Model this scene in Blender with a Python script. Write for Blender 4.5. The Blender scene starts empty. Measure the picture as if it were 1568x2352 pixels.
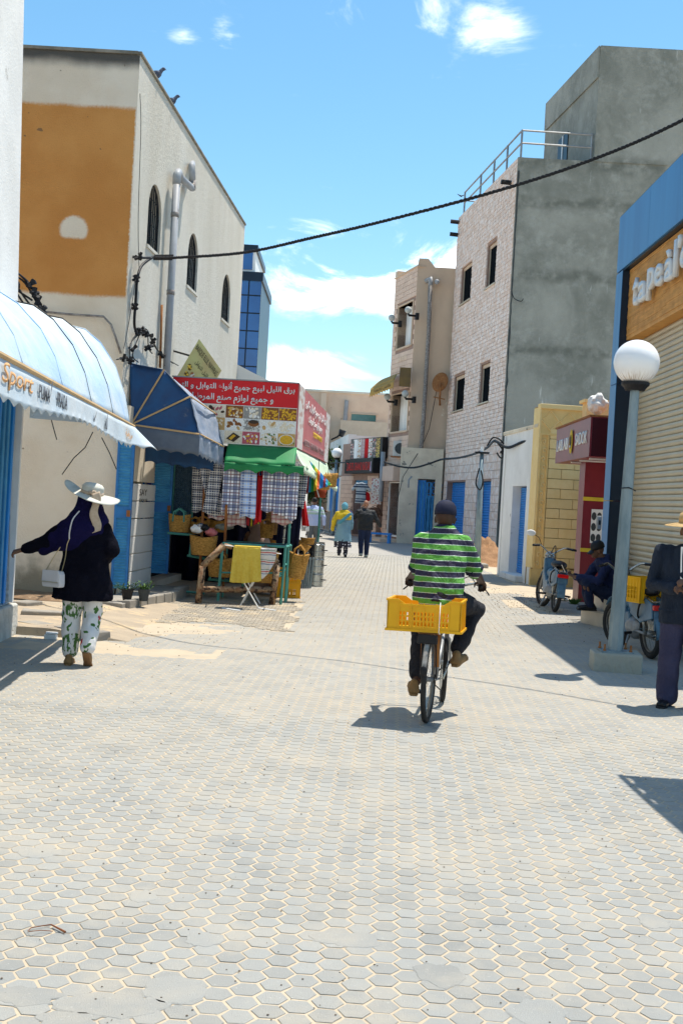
import bpy, bmesh, math, random
from mathutils import Vector as V, Matrix as MX, noise as NZ
rnd = random.Random(7)
R = math.radians
PI = math.pi
scene = bpy.context.scene
COL = scene.collection
# ---------------------------------------------------------------- camera
FPX = 2700.0; CAMH = 1.66; ROLL = math.atan(.056); PITCH = math.atan(24/FPX)
_c, _s = math.cos(ROLL), math.sin(ROLL)
cam = bpy.data.cameras.new('camera'); cam.sensor_fit = 'VERTICAL'; cam.sensor_height = 36
cam.lens = FPX/2352*36; cam.clip_start = .05; cam.clip_end = 3000
camo = bpy.data.objects.new('camera', cam); COL.objects.link(camo)
_R = V((1,0,0)); _U = V((0, math.sin(PITCH), math.cos(PITCH))); _F = V((0, math.cos(PITCH), -math.sin(PITCH)))
_r = _c*_R + _s*_U; _u = -_s*_R + _c*_U
camo.matrix_world = MX(((_r.x,_u.x,-_F.x,0),(_r.y,_u.y,-_F.y,0),(_r.z,_u.z,-_F.z,CAMH),(0,0,0,1)))
scene.camera = camo
def ray(u, v):
    du, dv = u-784, v-1176; a = du*_c+dv*_s; b = -du*_s+dv*_c
    return V((a, FPX*math.cos(PITCH)-b*math.sin(PITCH), -FPX*math.sin(PITCH)-b*math.cos(PITCH)))
def W(u, v, d):                       # point of the scene at distance d on a sight line (layout measured from the photo)
    q = ray(u, v); t = d/q.y; return V((q.x*t, d, CAMH+q.z*t))
def G(u, v, z=0):
    q = ray(u, v); t = (z-CAMH)/q.z; return V((q.x*t, q.y*t, z))
# ---------------------------------------------------------------- light
SUN = V((.235, .22, 1)).normalized()
w = bpy.data.worlds.new('World'); scene.world = w; w.use_nodes = True
nt = w.node_tree; nt.nodes.clear()
def nn(t, k, **kw):
    n = t.nodes.new(k)
    for a, b in kw.items(): setattr(n, a, b)
    return n
def mth(t, op, a, b=None, c=None, clamp=False):
    n = nn(t, 'ShaderNodeMath', operation=op, use_clamp=clamp)
    for i, x in enumerate((a, b, c)):
        if x is None: continue
        if isinstance(x, (int, float)): n.inputs[i].default_value = x
        else: t.links.new(x, n.inputs[i])
    return n.outputs[0]
def vmth(t, op, a, b=None):
    n = nn(t, 'ShaderNodeVectorMath', operation=op)
    for i, x in enumerate((a, b)):
        if x is None: continue
        if isinstance(x, (tuple, list, V)): n.inputs[i].default_value = tuple(x)
        else: t.links.new(x, n.inputs[i])
    return n.outputs['Value'] if op in ('LENGTH', 'DOT_PRODUCT', 'DISTANCE') else n.outputs[0]
def mixc(t, fac, a, b, blend='MIX'):
    n = nn(t, 'ShaderNodeMix', data_type='RGBA', blend_type=blend)
    for i, x in ((0, fac), (6, a), (7, b)):
        if isinstance(x, (int, float)): n.inputs[i].default_value = x
        elif isinstance(x, (tuple, list)): n.inputs[i].default_value = (*x[:3], 1)
        else: t.links.new(x, n.inputs[i])
    return n.outputs[2]
def mrange(t, x, a, b, c=0, d=1, smooth=True):
    n = nn(t, 'ShaderNodeMapRange', interpolation_type='SMOOTHSTEP' if smooth else 'LINEAR'); n.clamp = True
    t.links.new(x, n.inputs[0])
    for i, q in enumerate((a, b, c, d)): n.inputs[1+i].default_value = q
    return n.outputs[0]
def noise(t, vec, sc, det=4, rough=.55, dist=0):
    n = nn(t, 'ShaderNodeTexNoise'); n.inputs['Scale'].default_value = sc; n.inputs['Detail'].default_value = det
    n.inputs['Roughness'].default_value = rough; n.inputs['Distortion'].default_value = dist
    if vec is not None: t.links.new(vec, n.inputs['Vector'])
    return n.outputs['Fac']
sky = nn(nt, 'ShaderNodeTexSky', sky_type='NISHITA'); sky.sun_disc = False
sky.sun_elevation = math.asin(SUN.z); sky.sun_rotation = math.atan2(SUN.x, SUN.y)
sky.air_density = 1.0; sky.dust_density = .4; sky.ozone_density = 2.2
tc = nn(nt, 'ShaderNodeTexCoord'); gen = tc.outputs['Generated']
def cmask(u, v, ru, rv, k=1.0):
    c = ray(u, v).normalized()
    d = vmth(nt, 'SUBTRACT', gen, c); d = vmth(nt, 'MULTIPLY', d, (1/(ru/FPX), .3/(ru/FPX), 1/(rv/FPX)))
    return mrange(nt, vmth(nt, 'LENGTH', d), .15, 1.0, k, 0)
cl = None
for a in ((860, 610, 460, 190, 1.6), (1000, 540, 200, 90, 1.2), (920, 20, 260, 90, .95), (1125, 45, 140, 95, .9), (515, 100, 60, 60, .85), (432, 95, 60, 50, .7), (700, 840, 260, 90, 1.2), (860, 660, 300, 90, 1.5)):
    m = cmask(*a); cl = m if cl is None else mth(nt, 'MAXIMUM', cl, m)
n1 = noise(nt, vmth(nt, 'MULTIPLY', gen, (1, 1, 2.1)), 8, 12, .62, .5)
n2 = noise(nt, gen, 3.2, 5, .55)
den = mth(nt, 'ADD', mth(nt, 'MULTIPLY', cl, .27), mth(nt, 'MULTIPLY', mth(nt, 'MULTIPLY', mth(nt, 'SUBTRACT', n1, .5), 2.6), mth(nt, 'ADD', mth(nt, 'MULTIPLY', cl, .6), .4)))
den = mth(nt, 'ADD', den, mth(nt, 'MULTIPLY', mth(nt, 'SUBTRACT', n2, .56), .3))
den = mrange(nt, den, .10, .55, 0, .88)
skyc = nn(nt, 'ShaderNodeHueSaturation'); skyc.inputs['Hue'].default_value = .484; skyc.inputs['Saturation'].default_value = 1.18; skyc.inputs['Value'].default_value = .52
nt.links.new(sky.outputs[0], skyc.inputs['Color'])
skym = mixc(nt, den, skyc.outputs[0], (5.2, 5.4, 5.5))
bg = nn(nt, 'ShaderNodeBackground'); bg.inputs[1].default_value = .15
nt.links.new(skym, bg.inputs[0])
wo = nn(nt, 'ShaderNodeOutputWorld'); nt.links.new(bg.outputs[0], wo.inputs[0])
sl = bpy.data.lights.new('sun', 'SUN'); sl.energy = 2.55; sl.angle = R(.5); sl.color = (1, .93, .82)
so = bpy.data.objects.new('sun', sl); COL.objects.link(so); so.rotation_euler = SUN.to_track_quat('Z', 'Y').to_euler()
scene.view_settings.view_transform = 'Standard'; scene.view_settings.look = 'None'
scene.view_settings.gamma = 1; scene.view_settings.use_curve_mapping = False
scene.view_settings.exposure = 1.36
# ---------------------------------------------------------------- materials
MATS = {}
def base(name, rough=.8, metal=0, spec=.5):
    m = bpy.data.materials.new(name); m.use_nodes = True; t = m.node_tree
    b = t.nodes['Principled BSDF']; b.inputs['Roughness'].default_value = rough; b.inputs['Metallic'].default_value = metal
    b.inputs['Specular IOR Level'].default_value = spec
    MATS[name] = m
    return m, t, b
def pos(t): return nn(t, 'ShaderNodeNewGeometry').outputs['Position']
def obc(t): return nn(t, 'ShaderNodeTexCoord').outputs['Object']
def bump(t, b, h, st=.3, dist=.01):
    n = nn(t, 'ShaderNodeBump'); n.inputs['Strength'].default_value = st; n.inputs['Distance'].default_value = dist
    t.links.new(h, n.inputs['Height']); t.links.new(n.outputs[0], b.inputs['Normal'])
def mat(name, c1, c2=None, sc=3, rough=.85, bmp=0, bsc=60, bd=.01, metal=0, spec=.25, c3=None, t3=.6, sc3=1.6, w3=.08, st=(1,1,1), oc=False, trans=0, isl=0, alpha=None):
    m, t, b = base(name, rough, metal, spec)
    p = obc(t) if oc else pos(t)
    ps = vmth(t, 'MULTIPLY', p, st) if st != (1,1,1) else p
    c2 = c2 or tuple(x*.82 for x in c1)
    f = mrange(t, noise(t, ps, sc, 6, .62), .3, .7)
    col = mixc(t, f, c1, c2)
    if c3:
        col = mixc(t, mrange(t, noise(t, ps, sc3, 8, .66), t3, t3+w3), col, c3)
    if isl:
        r1 = nn(t, 'ShaderNodeNewGeometry').outputs['Random Per Island']; r2 = nn(t, 'ShaderNodeObjectInfo').outputs['Random']
        rr = mth(t, 'FRACT', mth(t, 'ADD', r1, r2))
        col = mixc(t, 1, col, mixc(t, rr, (1-isl,)*3, (1+isl*.4,)*3), 'MULTIPLY')
    t.links.new(col, b.inputs['Base Color'])
    if bmp: bump(t, b, noise(t, ps, bsc, 6, .65), bmp, bd)
    if trans: b.inputs['Transmission Weight'].default_value = trans
    return m
# ---------------------------------------------------------------- mesh builder
class B:
    def __init__(s): s.v = []; s.f = []
    def add(s, vs, fs, M=None):
        o = len(s.v)
        s.v += [tuple(M @ V(p)) if M is not None else tuple(p) for p in vs]
        s.f += [tuple(o+i for i in f) for f in fs]; return s
    def box(s, x0, y0, z0, x1, y1, z1, M=None):
        x0, x1 = min(x0,x1), max(x0,x1); y0, y1 = min(y0,y1), max(y0,y1); z0, z1 = min(z0,z1), max(z0,z1)
        return s.add([(x0,y0,z0),(x1,y0,z0),(x1,y1,z0),(x0,y1,z0),(x0,y0,z1),(x1,y0,z1),(x1,y1,z1),(x0,y1,z1)],
              [(0,3,2,1),(4,5,6,7),(0,1,5,4),(1,2,6,5),(2,3,7,6),(3,0,4,7)], M)
    def cbox(s, c, sz, M=None, ch=.2):       # box with chamfered top edges (12 verts), for stones
        x, y, z = (q/2 for q in sz); k = min(x, y, z)*ch
        vs = [(-x,-y,-z),(x,-y,-z),(x,y,-z),(-x,y,-z),(-x,-y,z-k),(x,-y,z-k),(x,y,z-k),(-x,y,z-k),(-x+k,-y+k,z),(x-k,-y+k,z),(x-k,y-k,z),(-x+k,y-k,z)]
        T = MX.Translation(c)
        if M is not None: T = T @ M
        return s.add(vs, [(0,3,2,1),(0,1,5,4),(1,2,6,5),(2,3,7,6),(3,0,4,7),(4,5,9,8),(5,6,10,9),(6,7,11,10),(7,4,8,11),(8,9,10,11)], T)
    def prism(s, poly, z0, z1, M=None):      # polygon in xy extruded along z (through M if given)
        n = len(poly); ar = sum(poly[i][0]*poly[(i+1)%n][1]-poly[(i+1)%n][0]*poly[i][1] for i in range(n))
        if ar < 0: poly = poly[::-1]
        return s.add([(x,y,z0) for x,y in poly]+[(x,y,z1) for x,y in poly],
              [tuple(range(n))[::-1], tuple(range(n,2*n))]+[(i,(i+1)%n,n+(i+1)%n,n+i) for i in range(n)], M)
    def tube(s, pts, r, n=8, cap=True, M=None, flat=1):
        pts = [V(p) for p in pts]; rs = r if isinstance(r, (list, tuple)) else [r]*len(pts)
        vs = []; fs = []; up = None
        for i, p in enumerate(pts):
            d = (pts[min(i+1,len(pts)-1)]-pts[max(i-1,0)]).normalized()
            if up is None:
                up = V((0,0,1)) if abs(d.z) < .9 else V((0,1,0))
            a = d.cross(up)
            if a.length < 1e-5: a = d.cross(V((1,0,.1)))
            a.normalize(); b = a.cross(d).normalized(); up = b
            for k in range(n):
                an = 2*PI*k/n; vs.append(p+(a*math.cos(an)+b*math.sin(an)*flat)*rs[i])
        for i in range(len(pts)-1):
            for k in range(n):
                k2 = (k+1)%n; fs.append((i*n+k, i*n+k2, (i+1)*n+k2, (i+1)*n+k))
        if cap: fs += [tuple(range(n))[::-1], tuple(range((len(pts)-1)*n, len(pts)*n))]
        fs = [f[::-1] for f in fs]
        return s.add(vs, fs, M)
    def lathe(s, prof, c=(0,0,0), n=16, M=None, sx=1, sy=1):    # prof [(r,z)]
        vs = [(r*math.cos(2*PI*k/n)*sx, r*math.sin(2*PI*k/n)*sy, z) for r, z in prof for k in range(n)]
        fs = [(i*n+k, i*n+(k+1)%n, (i+1)*n+(k+1)%n, (i+1)*n+k) for i in range(len(prof)-1) for k in range(n)]
        if prof[0][0] > 1e-4: fs.append(tuple(range(n))[::-1])
        if prof[-1][0] > 1e-4: fs.append(tuple(range((len(prof)-1)*n, len(prof)*n)))
        T = MX.Translation(c)
        if M is not None: T = T @ M
        return s.add(vs, fs, T)
    def ell(s, c, r, n=14, m=9, M=None):
        r = (r, r, r) if isinstance(r, (int, float)) else r
        vs = [(0,0,-1)]+[(math.cos(2*PI*k/n)*math.cos(a), math.sin(2*PI*k/n)*math.cos(a), math.sin(a)) for a in [(-.5+(i+1)/(m+1))*PI for i in range(m)] for k in range(n)]+[(0,0,1)]
        fs = [(0, 1+(k+1)%n, 1+k) for k in range(n)]+[(1+i*n+k, 1+i*n+(k+1)%n, 1+(i+1)*n+(k+1)%n, 1+(i+1)*n+k) for i in range(m-1) for k in range(n)]
        L = len(vs)-1; fs += [(L, 1+(m-1)*n+k, 1+(m-1)*n+(k+1)%n) for k in range(n)]
        T = MX.Translation(c)
        if M is not None: T = T @ M
        return s.add(vs, fs, T @ MX.Diagonal((*r, 1)))
    def cap(s, pts, rs, n=12):               # limb: tube with round ends, meant for fusing
        pts = [V(p) for p in pts]; s.tube(pts, rs, n)
        for p, r in zip(pts, rs): s.ell(p, r*1.0, n, 7)
        return s
    def loft(s, rings, n=20, M=None):        # rings: (cx,cy,cz,rx,ry[,tilt]) ellipses in xy planes
        vs = []; 
        for q in rings:
            cx, cy, cz, rx, ry = q[:5]; tl = q[5] if len(q) > 5 else 0
            for k in range(n):
                a = 2*PI*k/n; vs.append((cx+rx*math.cos(a), cy+ry*math.sin(a), cz+tl*math.sin(a)*ry))
        m = len(rings)
        fs = [(i*n+k, i*n+(k+1)%n, (i+1)*n+(k+1)%n, (i+1)*n+k) for i in range(m-1) for k in range(n)]
        fs += [tuple(range(n))[::-1], tuple(range((m-1)*n, m*n))]
        if rings[-1][2] < rings[0][2]: fs = [f[::-1] for f in fs]
        return s.add(vs, fs, M)
    def grid(s, fn, nu, nv, M=None):         # fn(a,b) a,b in 0..1
        vs = [fn(i/nu, j/nv) for j in range(nv+1) for i in range(nu+1)]
        return s.add(vs, [(j*(nu+1)+i, j*(nu+1)+i+1, (j+1)*(nu+1)+i+1, (j+1)*(nu+1)+i) for j in range(nv) for i in range(nu)], M)
    def slab(s, fn, nu, nv, th):             # grid given real thickness
        g = B().grid(fn, nu, nv); me = bpy.data.meshes.new('tmp'); me.from_pydata(g.v, [], g.f); me.update()
        nrm = [v.normal.copy() for v in me.vertices]; bpy.data.meshes.remove(me)
        k = len(g.v); vs = [V(p)+q*th/2 for p, q in zip(g.v, nrm)]+[V(p)-q*th/2 for p, q in zip(g.v, nrm)]
        fs = list(g.f)+[tuple(k+i for i in f[::-1]) for f in g.f]
        N = nu+1; M_ = nv+1
        bd = [i for i in range(N)]+[j*N+N-1 for j in range(1, M_)]+[(M_-1)*N+i for i in range(N-2, -1, -1)]+[j*N for j in range(M_-2, 0, -1)]
        for i in range(len(bd)): a, b_ = bd[i], bd[(i+1)%len(bd)]; fs.append((b_, a, k+a, k+b_))
        return s.add(vs, fs)
    def mesh(s, name, m=None, smooth=False):
        me = bpy.data.meshes.new(name); me.from_pydata(s.v, [], s.f); me.update()
        if m: me.materials.append(MATS[m] if isinstance(m, str) else m)
        if smooth: me.shade_smooth()
        return me
    def build(s, name, m=None, parent=None, smooth=False, vox=0, sm=0, nz=None, loc=None, rz=0, bev=0, auto=None, wn=0):
        me = s.mesh(name, m, smooth)
        o = bpy.data.objects.new(name, me); COL.objects.link(o)
        if vox or bev or nz:
            if bev:
                q = o.modifiers.new('b', 'BEVEL'); q.width = bev; q.segments = 2; q.limit_method = 'ANGLE'
            if vox:
                q = o.modifiers.new('r', 'REMESH'); q.mode = 'VOXEL'; q.voxel_size = vox; q.use_smooth_shade = True
            if nz:
                for k, (st, sz) in enumerate(nz):
                    tx = bpy.data.textures.new('n', 'CLOUDS'); tx.noise_scale = sz; tx.noise_depth = 1
                    q = o.modifiers.new('d%d' % k, 'DISPLACE'); q.texture = tx; q.strength = st; q.mid_level = .5; q.texture_coords = 'LOCAL'
            if sm:
                q = o.modifiers.new('s', 'SMOOTH'); q.iterations = sm; q.factor = .6
            dg = bpy.context.evaluated_depsgraph_get()
            m2 = bpy.data.meshes.new_from_object(o.evaluated_get(dg), depsgraph=dg)
            o.modifiers.clear(); o.data = m2; bpy.data.meshes.remove(me); m2.name = name; me = m2
            if m and not len(me.materials): me.materials.append(MATS[m] if isinstance(m, str) else m)
            if smooth or vox: me.shade_smooth()
        if parent is not None: o.parent = parent
        if loc is not None: o.location = loc
        if rz: o.rotation_euler.z = rz
        return o
def tag(o, label=None, cat=None, group=None, kind=None):
    if label: o['label'] = label
    if cat: o['category'] = cat
    if group: o['group'] = group
    if kind: o['kind'] = kind
    return o
def T(name, label, cat, loc=(0,0,0), rz=0, group=None):
    o = bpy.data.objects.new(name, None); COL.objects.link(o); o.empty_display_size = .2
    o.location = loc; o.rotation_euler.z = rz
    return tag(o, label, cat, group)
def dupc(ob, parent, loc=(0,0,0), rot=(0,0,0), sc=(1,1,1)):   # copy of a part, mesh shared
    c = ob.copy(); COL.objects.link(c); c.parent = parent; c.location = loc; c.rotation_euler = rot; c.scale = sc; return c
def dup(root, loc, rz=0, label=None, sc=None):
    kids = [o for o in list(COL.objects) if o.parent == root]
    r = root.copy(); COL.objects.link(r); r.location = loc; r.rotation_euler.z = rz
    if sc: r.scale = sc
    if label: r['label'] = label
    for ch in kids:
        c = ch.copy(); COL.objects.link(c); c.parent = r
        for g in [o for o in list(COL.objects) if o.parent == ch]:
            d = g.copy(); COL.objects.link(d); d.parent = c
    return r
def walls(b, x0, x1, z0, z1, y0, y1, holes=()):    # wall in the xz plane, y0..y1 thick, with rectangular openings
    xs = sorted({x0, x1, *[h[0] for h in holes], *[h[1] for h in holes]})
    for a, c in zip(xs, xs[1:]):
        hs = sorted([(h[2], h[3]) for h in holes if h[0] <= a+1e-6 and h[1] >= c-1e-6]); z = z0
        for p, q in hs:
            if p > z+1e-4: b.box(a, y0, z, c, y1, p)
            z = q
        if z < z1-1e-4: b.box(a, y0, z, c, y1, z1)
    return b
AR = dict(zip('ابتثجحخدرزسشصضطعغفقكلمنهويةىأ', ((0xFE8D,2),(0xFE8F,4),(0xFE95,4),(0xFE99,4),(0xFE9D,4),(0xFEA1,4),(0xFEA5,4),(0xFEA9,2),(0xFEAD,2),(0xFEAF,2),(0xFEB1,4),(0xFEB5,4),(0xFEB9,4),(0xFEBD,4),(0xFEC1,4),(0xFEC9,4),(0xFECD,4),(0xFED1,4),(0xFED5,4),(0xFED9,4),(0xFEDD,4),(0xFEE1,4),(0xFEE5,4),(0xFEE9,4),(0xFEED,2),(0xFEF1,4),(0xFE93,2),(0xFEEF,2),(0xFE83,2))))
def arabic(s):
    o = []
    for i, ch in enumerate(s):
        if ch not in AR: o.append(ch); continue
        b, n = AR[ch]
        pj = i > 0 and s[i-1] in AR and AR[s[i-1]][1] == 4
        nj = n == 4 and i+1 < len(s) and s[i+1] in AR
        o.append(chr(b+(3 if pj and nj else 2 if nj else 1 if pj else 0)))
    return ''.join(o[::-1])
def text(s, w, h, m, parent, M, name='lettering', ext=.004, off=0, flat=False, shear=0, sp=1):
    cu = bpy.data.curves.new('t', 'FONT'); cu.body = s; cu.extrude = 0; cu.offset = off; cu.shear = shear; cu.space_character = sp; cu.resolution_u = 3
    to = bpy.data.objects.new('t', cu); COL.objects.link(to)
    dg = bpy.context.evaluated_depsgraph_get(); me = bpy.data.meshes.new_from_object(to.evaluated_get(dg))
    bpy.data.objects.remove(to); bpy.data.curves.remove(cu)
    bm = bmesh.new(); bm.from_mesh(me)
    if ext > .001:
        g = bmesh.ops.extrude_face_region(bm, geom=bm.faces[:])
        for v in [e for e in g['geom'] if isinstance(e, bmesh.types.BMVert)]: v.co.z = -1
    bm.to_mesh(me); bm.free()
    xs = [v.co.x for v in me.vertices]; ys = [v.co.y for v in me.vertices]
    x0, x1, y0, y1 = min(xs), max(xs), min(ys), max(ys)
    sx = w/(x1-x0); sy = h/(y1-y0)
    for v in me.vertices:
        v.co = V(((v.co.x-x0)*sx, (v.co.y-y0)*sy, 0 if v.co.z > -.5 else -ext))
    me.transform(M); me.update(); me.name = name
    me.materials.clear(); me.materials.append(MATS[m])
    o = bpy.data.objects.new(name, me); COL.objects.link(o)
    if parent is not None: o.parent = parent
    return o
def plane_M(o, x, up):              # matrix: local X -> x, local Y -> up, local Z -> normal
    x = V(x).normalized(); up = V(up).normalized(); n = x.cross(up).normalized()
    return MX(((x.x,up.x,n.x,o[0]),(x.y,up.y,n.y,o[1]),(x.z,up.z,n.z,o[2]),(0,0,0,1)))
# ---------------------------------------------------------------- palette
mat('sand', (.50,.42,.31), (.45,.375,.275), 2.2, .95, .6, 90, .01, c3=(.40,.35,.28), t3=.55, sc3=1.1, w3=.15)
def paver():
    m, t, b = base('paver_stone', .9, 0, .25); p = pos(t); sx = nn(t, 'ShaderNodeSeparateXYZ'); t.links.new(p, sx.inputs[0])
    col = mixc(t, mrange(t, noise(t, p, 1.3, 6, .6), .3, .7), (.335,.34,.325), (.29,.298,.288))
    r1 = nn(t, 'ShaderNodeNewGeometry').outputs['Random Per Island']; r2 = nn(t, 'ShaderNodeObjectInfo').outputs['Random']; rr = mth(t, 'FRACT', mth(t, 'ADD', r1, r2))
    col = mixc(t, 1, col, mixc(t, rr, (.87,.87,.87), (1.05,1.05,1.05)), 'MULTIPLY')
    dust = mth(t, 'ADD', mrange(t, noise(t, p, 2.1, 8, .7), .42, .72, 0, .8), mrange(t, noise(t, p, .5, 4, .6), .4, .7, 0, .35))   # sand trodden over the stones, thicker up the street
    dust = mth(t, 'ADD', dust, mrange(t, sx.outputs[1], 5, 14, 0, .45, False), clamp=True)
    col = mixc(t, dust, col, (.385,.36,.31))
    col = mixc(t, mth(t, 'MULTIPLY', mrange(t, noise(t, p, 75, 3, .7), .62, .74), .55), col, (.50,.50,.47)); col = mixc(t, mth(t, 'MULTIPLY', mrange(t, noise(t, p, 60, 3, .7), .34, .26), .5), col, (.16,.165,.16))
    st = noise(t, p, 3.7, 7, .7); col = mixc(t, mth(t, 'MULTIPLY', mrange(t, st, .70, .76), .5), col, (.15,.145,.13))
    t.links.new(col, b.inputs['Base Color']); bump(t, b, noise(t, p, 190, 6, .7), .9, .006)
paver()
mat('far_paving', (.35,.33,.295), (.31,.295,.27), 1.3, .92, .4, 60, .01, c3=(.37,.33,.27), t3=.55, sc3=.8, w3=.15)
mat('rect_paver', (.34,.30,.24), (.29,.26,.21), 2, .9, .5, 150, .005, isl=.16, c3=(.44,.36,.25), t3=.52, sc3=3)
mat('kerb_concrete', (.36,.33,.28), (.27,.25,.22), 3, .9, .8, 60, .02, c3=(.44,.37,.27), t3=.55)
mat('dirt', (.30,.20,.12), (.20,.13,.08), 5, .95, 1, 40, .03, c3=(.42,.31,.2), t3=.58, sc3=9)
mat('stucco', (.76,.72,.63), (.66,.61,.51), .9, .95, 1, 55, .03, c3=(.54,.46,.35), t3=.6, sc3=1.2, w3=.2, st=(1,1,.3))
mat('low_plaster', (.74,.66,.53), (.64,.56,.45), 1.2, .92, .5, 30, .01, c3=(.38,.28,.18), t3=.62, sc3=1.5, w3=.15)
mat('white_plaster', (.84,.82,.78), (.74,.72,.68), 1.4, .9, .5, 30, .012, c3=(.38,.35,.31), t3=.63, sc3=1.7, w3=.06)
mat('concrete', (.42,.41,.345), (.25,.255,.215), .5, .92, 1, 24, .03, c3=(.52,.51,.47), t3=.57, sc3=1.1, w3=.2, st=(1,1,.55))
mat('dark_concrete', (.07,.08,.08), (.045,.05,.055), 1.5, .92, .5, 24, .02)
mat('tan_plaster', (.66,.50,.36), (.58,.43,.31), 1.1, .9, .4, 40, .01, c3=(.76,.68,.56), t3=.64, sc3=1.3, w3=.03, st=(1,1,.5))
mat('peach_plaster', (.76,.58,.43), (.68,.50,.37), 1, .9, .4, 30, .01, c3=(.36,.22,.14), t3=.68, sc3=2.4, w3=.03)
mat('old_plaster', (.78,.68,.52), (.62,.52,.39), 1.6, .9, .6, 30, .02, c3=(.2,.19,.17), t3=.6, sc3=2.1, w3=.04)
mat('pink_tile', (.80,.62,.51), (.72,.50,.39), 5, .85, .4, 30, .01, isl=.10, c3=(.86,.74,.67), t3=.47, sc3=5)
mat('tan_tile', (.74,.55,.43), (.68,.49,.38), 4, .85, .3, 30, .01, isl=.1)
mat('mortar', (.36,.24,.19), (.30,.20,.16), 5)
mat('yellow_stone', (.95,.72,.34), (.90,.65,.28), 5, .85, .5, 50, .01, isl=.07)
mat('yellow_mortar', (.34,.21,.08), None, 5)
mat('yellow_trim', (.88,.62,.25), (.80,.54,.2), 5, .85, .5, 50, .01)
mat('blue_paint', (.03,.20,.50), (.025,.14,.38), 4, .5, .2, 30, c3=(.09,.10,.11), t3=.66, sc3=7, w3=.03)
mat('pale_blue_paint', (.06,.28,.52), (.035,.20,.42), 5, .5, .4, 60, c3=(.17,.13,.1), t3=.68, sc3=8, w3=.02)
mat('deep_blue', (.012,.035,.30), (.01,.03,.22), 4, .45)
mat('shutter_blue', (.02,.25,.68), (.018,.20,.58), 3, .4)
mat('beige_metal', (.56,.49,.35), (.50,.43,.31), 2, .45, metal=.15)
mat('grey_metal', (.34,.35,.35), (.24,.25,.26), 4, .5, metal=.5)
mat('galvanised', (.26,.32,.34), (.14,.20,.23), 7, .5, .1, 40, metal=.35, st=(1,1,.25))
mat('steel', (.56,.58,.56), (.25,.27,.27), 2.5, .25, .3, 6, .03, metal=.95, st=(3,3,.3))
mat('portal_blue', (.035,.16,.36), (.05,.22,.45), 1.6, .42, spec=.35, st=(1,1,.1))
mat('portal_dark', (.016,.03,.05), (.012,.022,.04), 1, .35)
mat('maroon', (.25,.03,.04), (.18,.02,.03), 2, .35, spec=.35)
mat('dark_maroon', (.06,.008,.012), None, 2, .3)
mat('orange_slat', (.74,.38,.11), (.62,.30,.08), 6, .7, .5, 80, .01, isl=.15)
mat('white_paint', (.8,.8,.78), (.72,.72,.7), 3, .45)
mat('sign_red', (.66,.014,.02), (.60,.012,.018), 2, .4)
mat('faded_red', (.62,.20,.20), (.56,.15,.16), 2, .4)
mat('grey_print', (.35,.22,.22), None, 5)
mat('white_board', (.88,.87,.84), (.82,.81,.78), 2, .5)
mat('yellow_print', (.75,.55,.05), None, 5)
mat('sign_yellow', (.62,.60,.26), (.55,.42,.2), 2.5, .5)
mat('dark_print', (.05,.045,.03), None, 5)
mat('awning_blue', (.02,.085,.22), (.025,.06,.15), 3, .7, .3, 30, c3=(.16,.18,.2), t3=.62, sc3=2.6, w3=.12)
mat('awning_blue_lit', (.34,.38,.45), (.2,.26,.36), 5, .6, .4, 14, .02)  # awning blue with the light on its street side put into the colour
mat('tan_tape', (.55,.38,.2), None, 5)
mat('green_canvas', (.02,.24,.075), (.018,.19,.06), 3, .6, .2, 20)
mat('green_canvas_lit', (.60,.72,.55), (.5,.64,.46), 3, .6, .2, 20)  # green canvas of the sunny side, with the light put into a paler colour
mat('awning_yellow', (.42,.25,.05), (.34,.2,.04), 3, .7)
mat('teal_paint', (.10,.36,.30), (.08,.28,.24), 8, .5, c3=(.1,.07,.05), t3=.66, sc3=14)
mat('rusty_paint', (.42,.32,.2), (.22,.1,.05), 16, .8, .6, 60, c3=(.06,.035,.025), t3=.52, sc3=11, w3=.05)
mat('rust', (.25,.09,.03), (.35,.16,.06), 12, .9)
mat('straw', (.80,.44,.11), (.42,.19,.04), 26, .85, 1, 60, .03, st=(1,1,2.2))
mat('black', (.012,.012,.014), None, 5, .5)
mat('rubber', (.018,.018,.018), (.03,.028,.026), 20, .8)
mat('dark_void', (.01,.011,.015), None, 2, .9)
mat('glass_dark', (.008,.012,.016), (.012,.018,.024), 2, .3, spec=.25)
mat('open_dark', (.006,.008,.01), None, 2, .9, spec=.02)
mat('green_glass', (.03,.12,.12), (.05,.16,.15), 2, .1, spec=.8)
mat('tower_glass', (.02,.12,.38), (.012,.07,.26), .15, .06, spec=1)
mat('tower_frame', (.35,.5,.62), None, 2, .4)
mat('pipe_grey', (.36,.38,.40), (.30,.31,.33), 3, .5, c3=(.12,.1,.09), t3=.66, sc3=6)
mat('old_pipe', (.33,.31,.29), (.16,.14,.13), 14, .8, .4, 40, c3=(.5,.45,.38), t3=.6, sc3=9)
mat('ac_white', (.58,.57,.53), (.5,.49,.46), 4, .5)
mat('marble', (.58,.50,.38), (.46,.39,.30), 2.5, .4, .1, 30)
mat('lamp_white', (.86,.85,.83), None, 2, .25)
mat('yellow_plastic', (.80,.42,.01), (.74,.37,.008), 4, .35)
mat('brown_stuff', (.22,.08,.03), None, 8)
mat('leaf', (.05,.12,.03), (.09,.17,.04), 6, .6)
mat('terracotta', (.35,.07,.03), None, 8)
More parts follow.
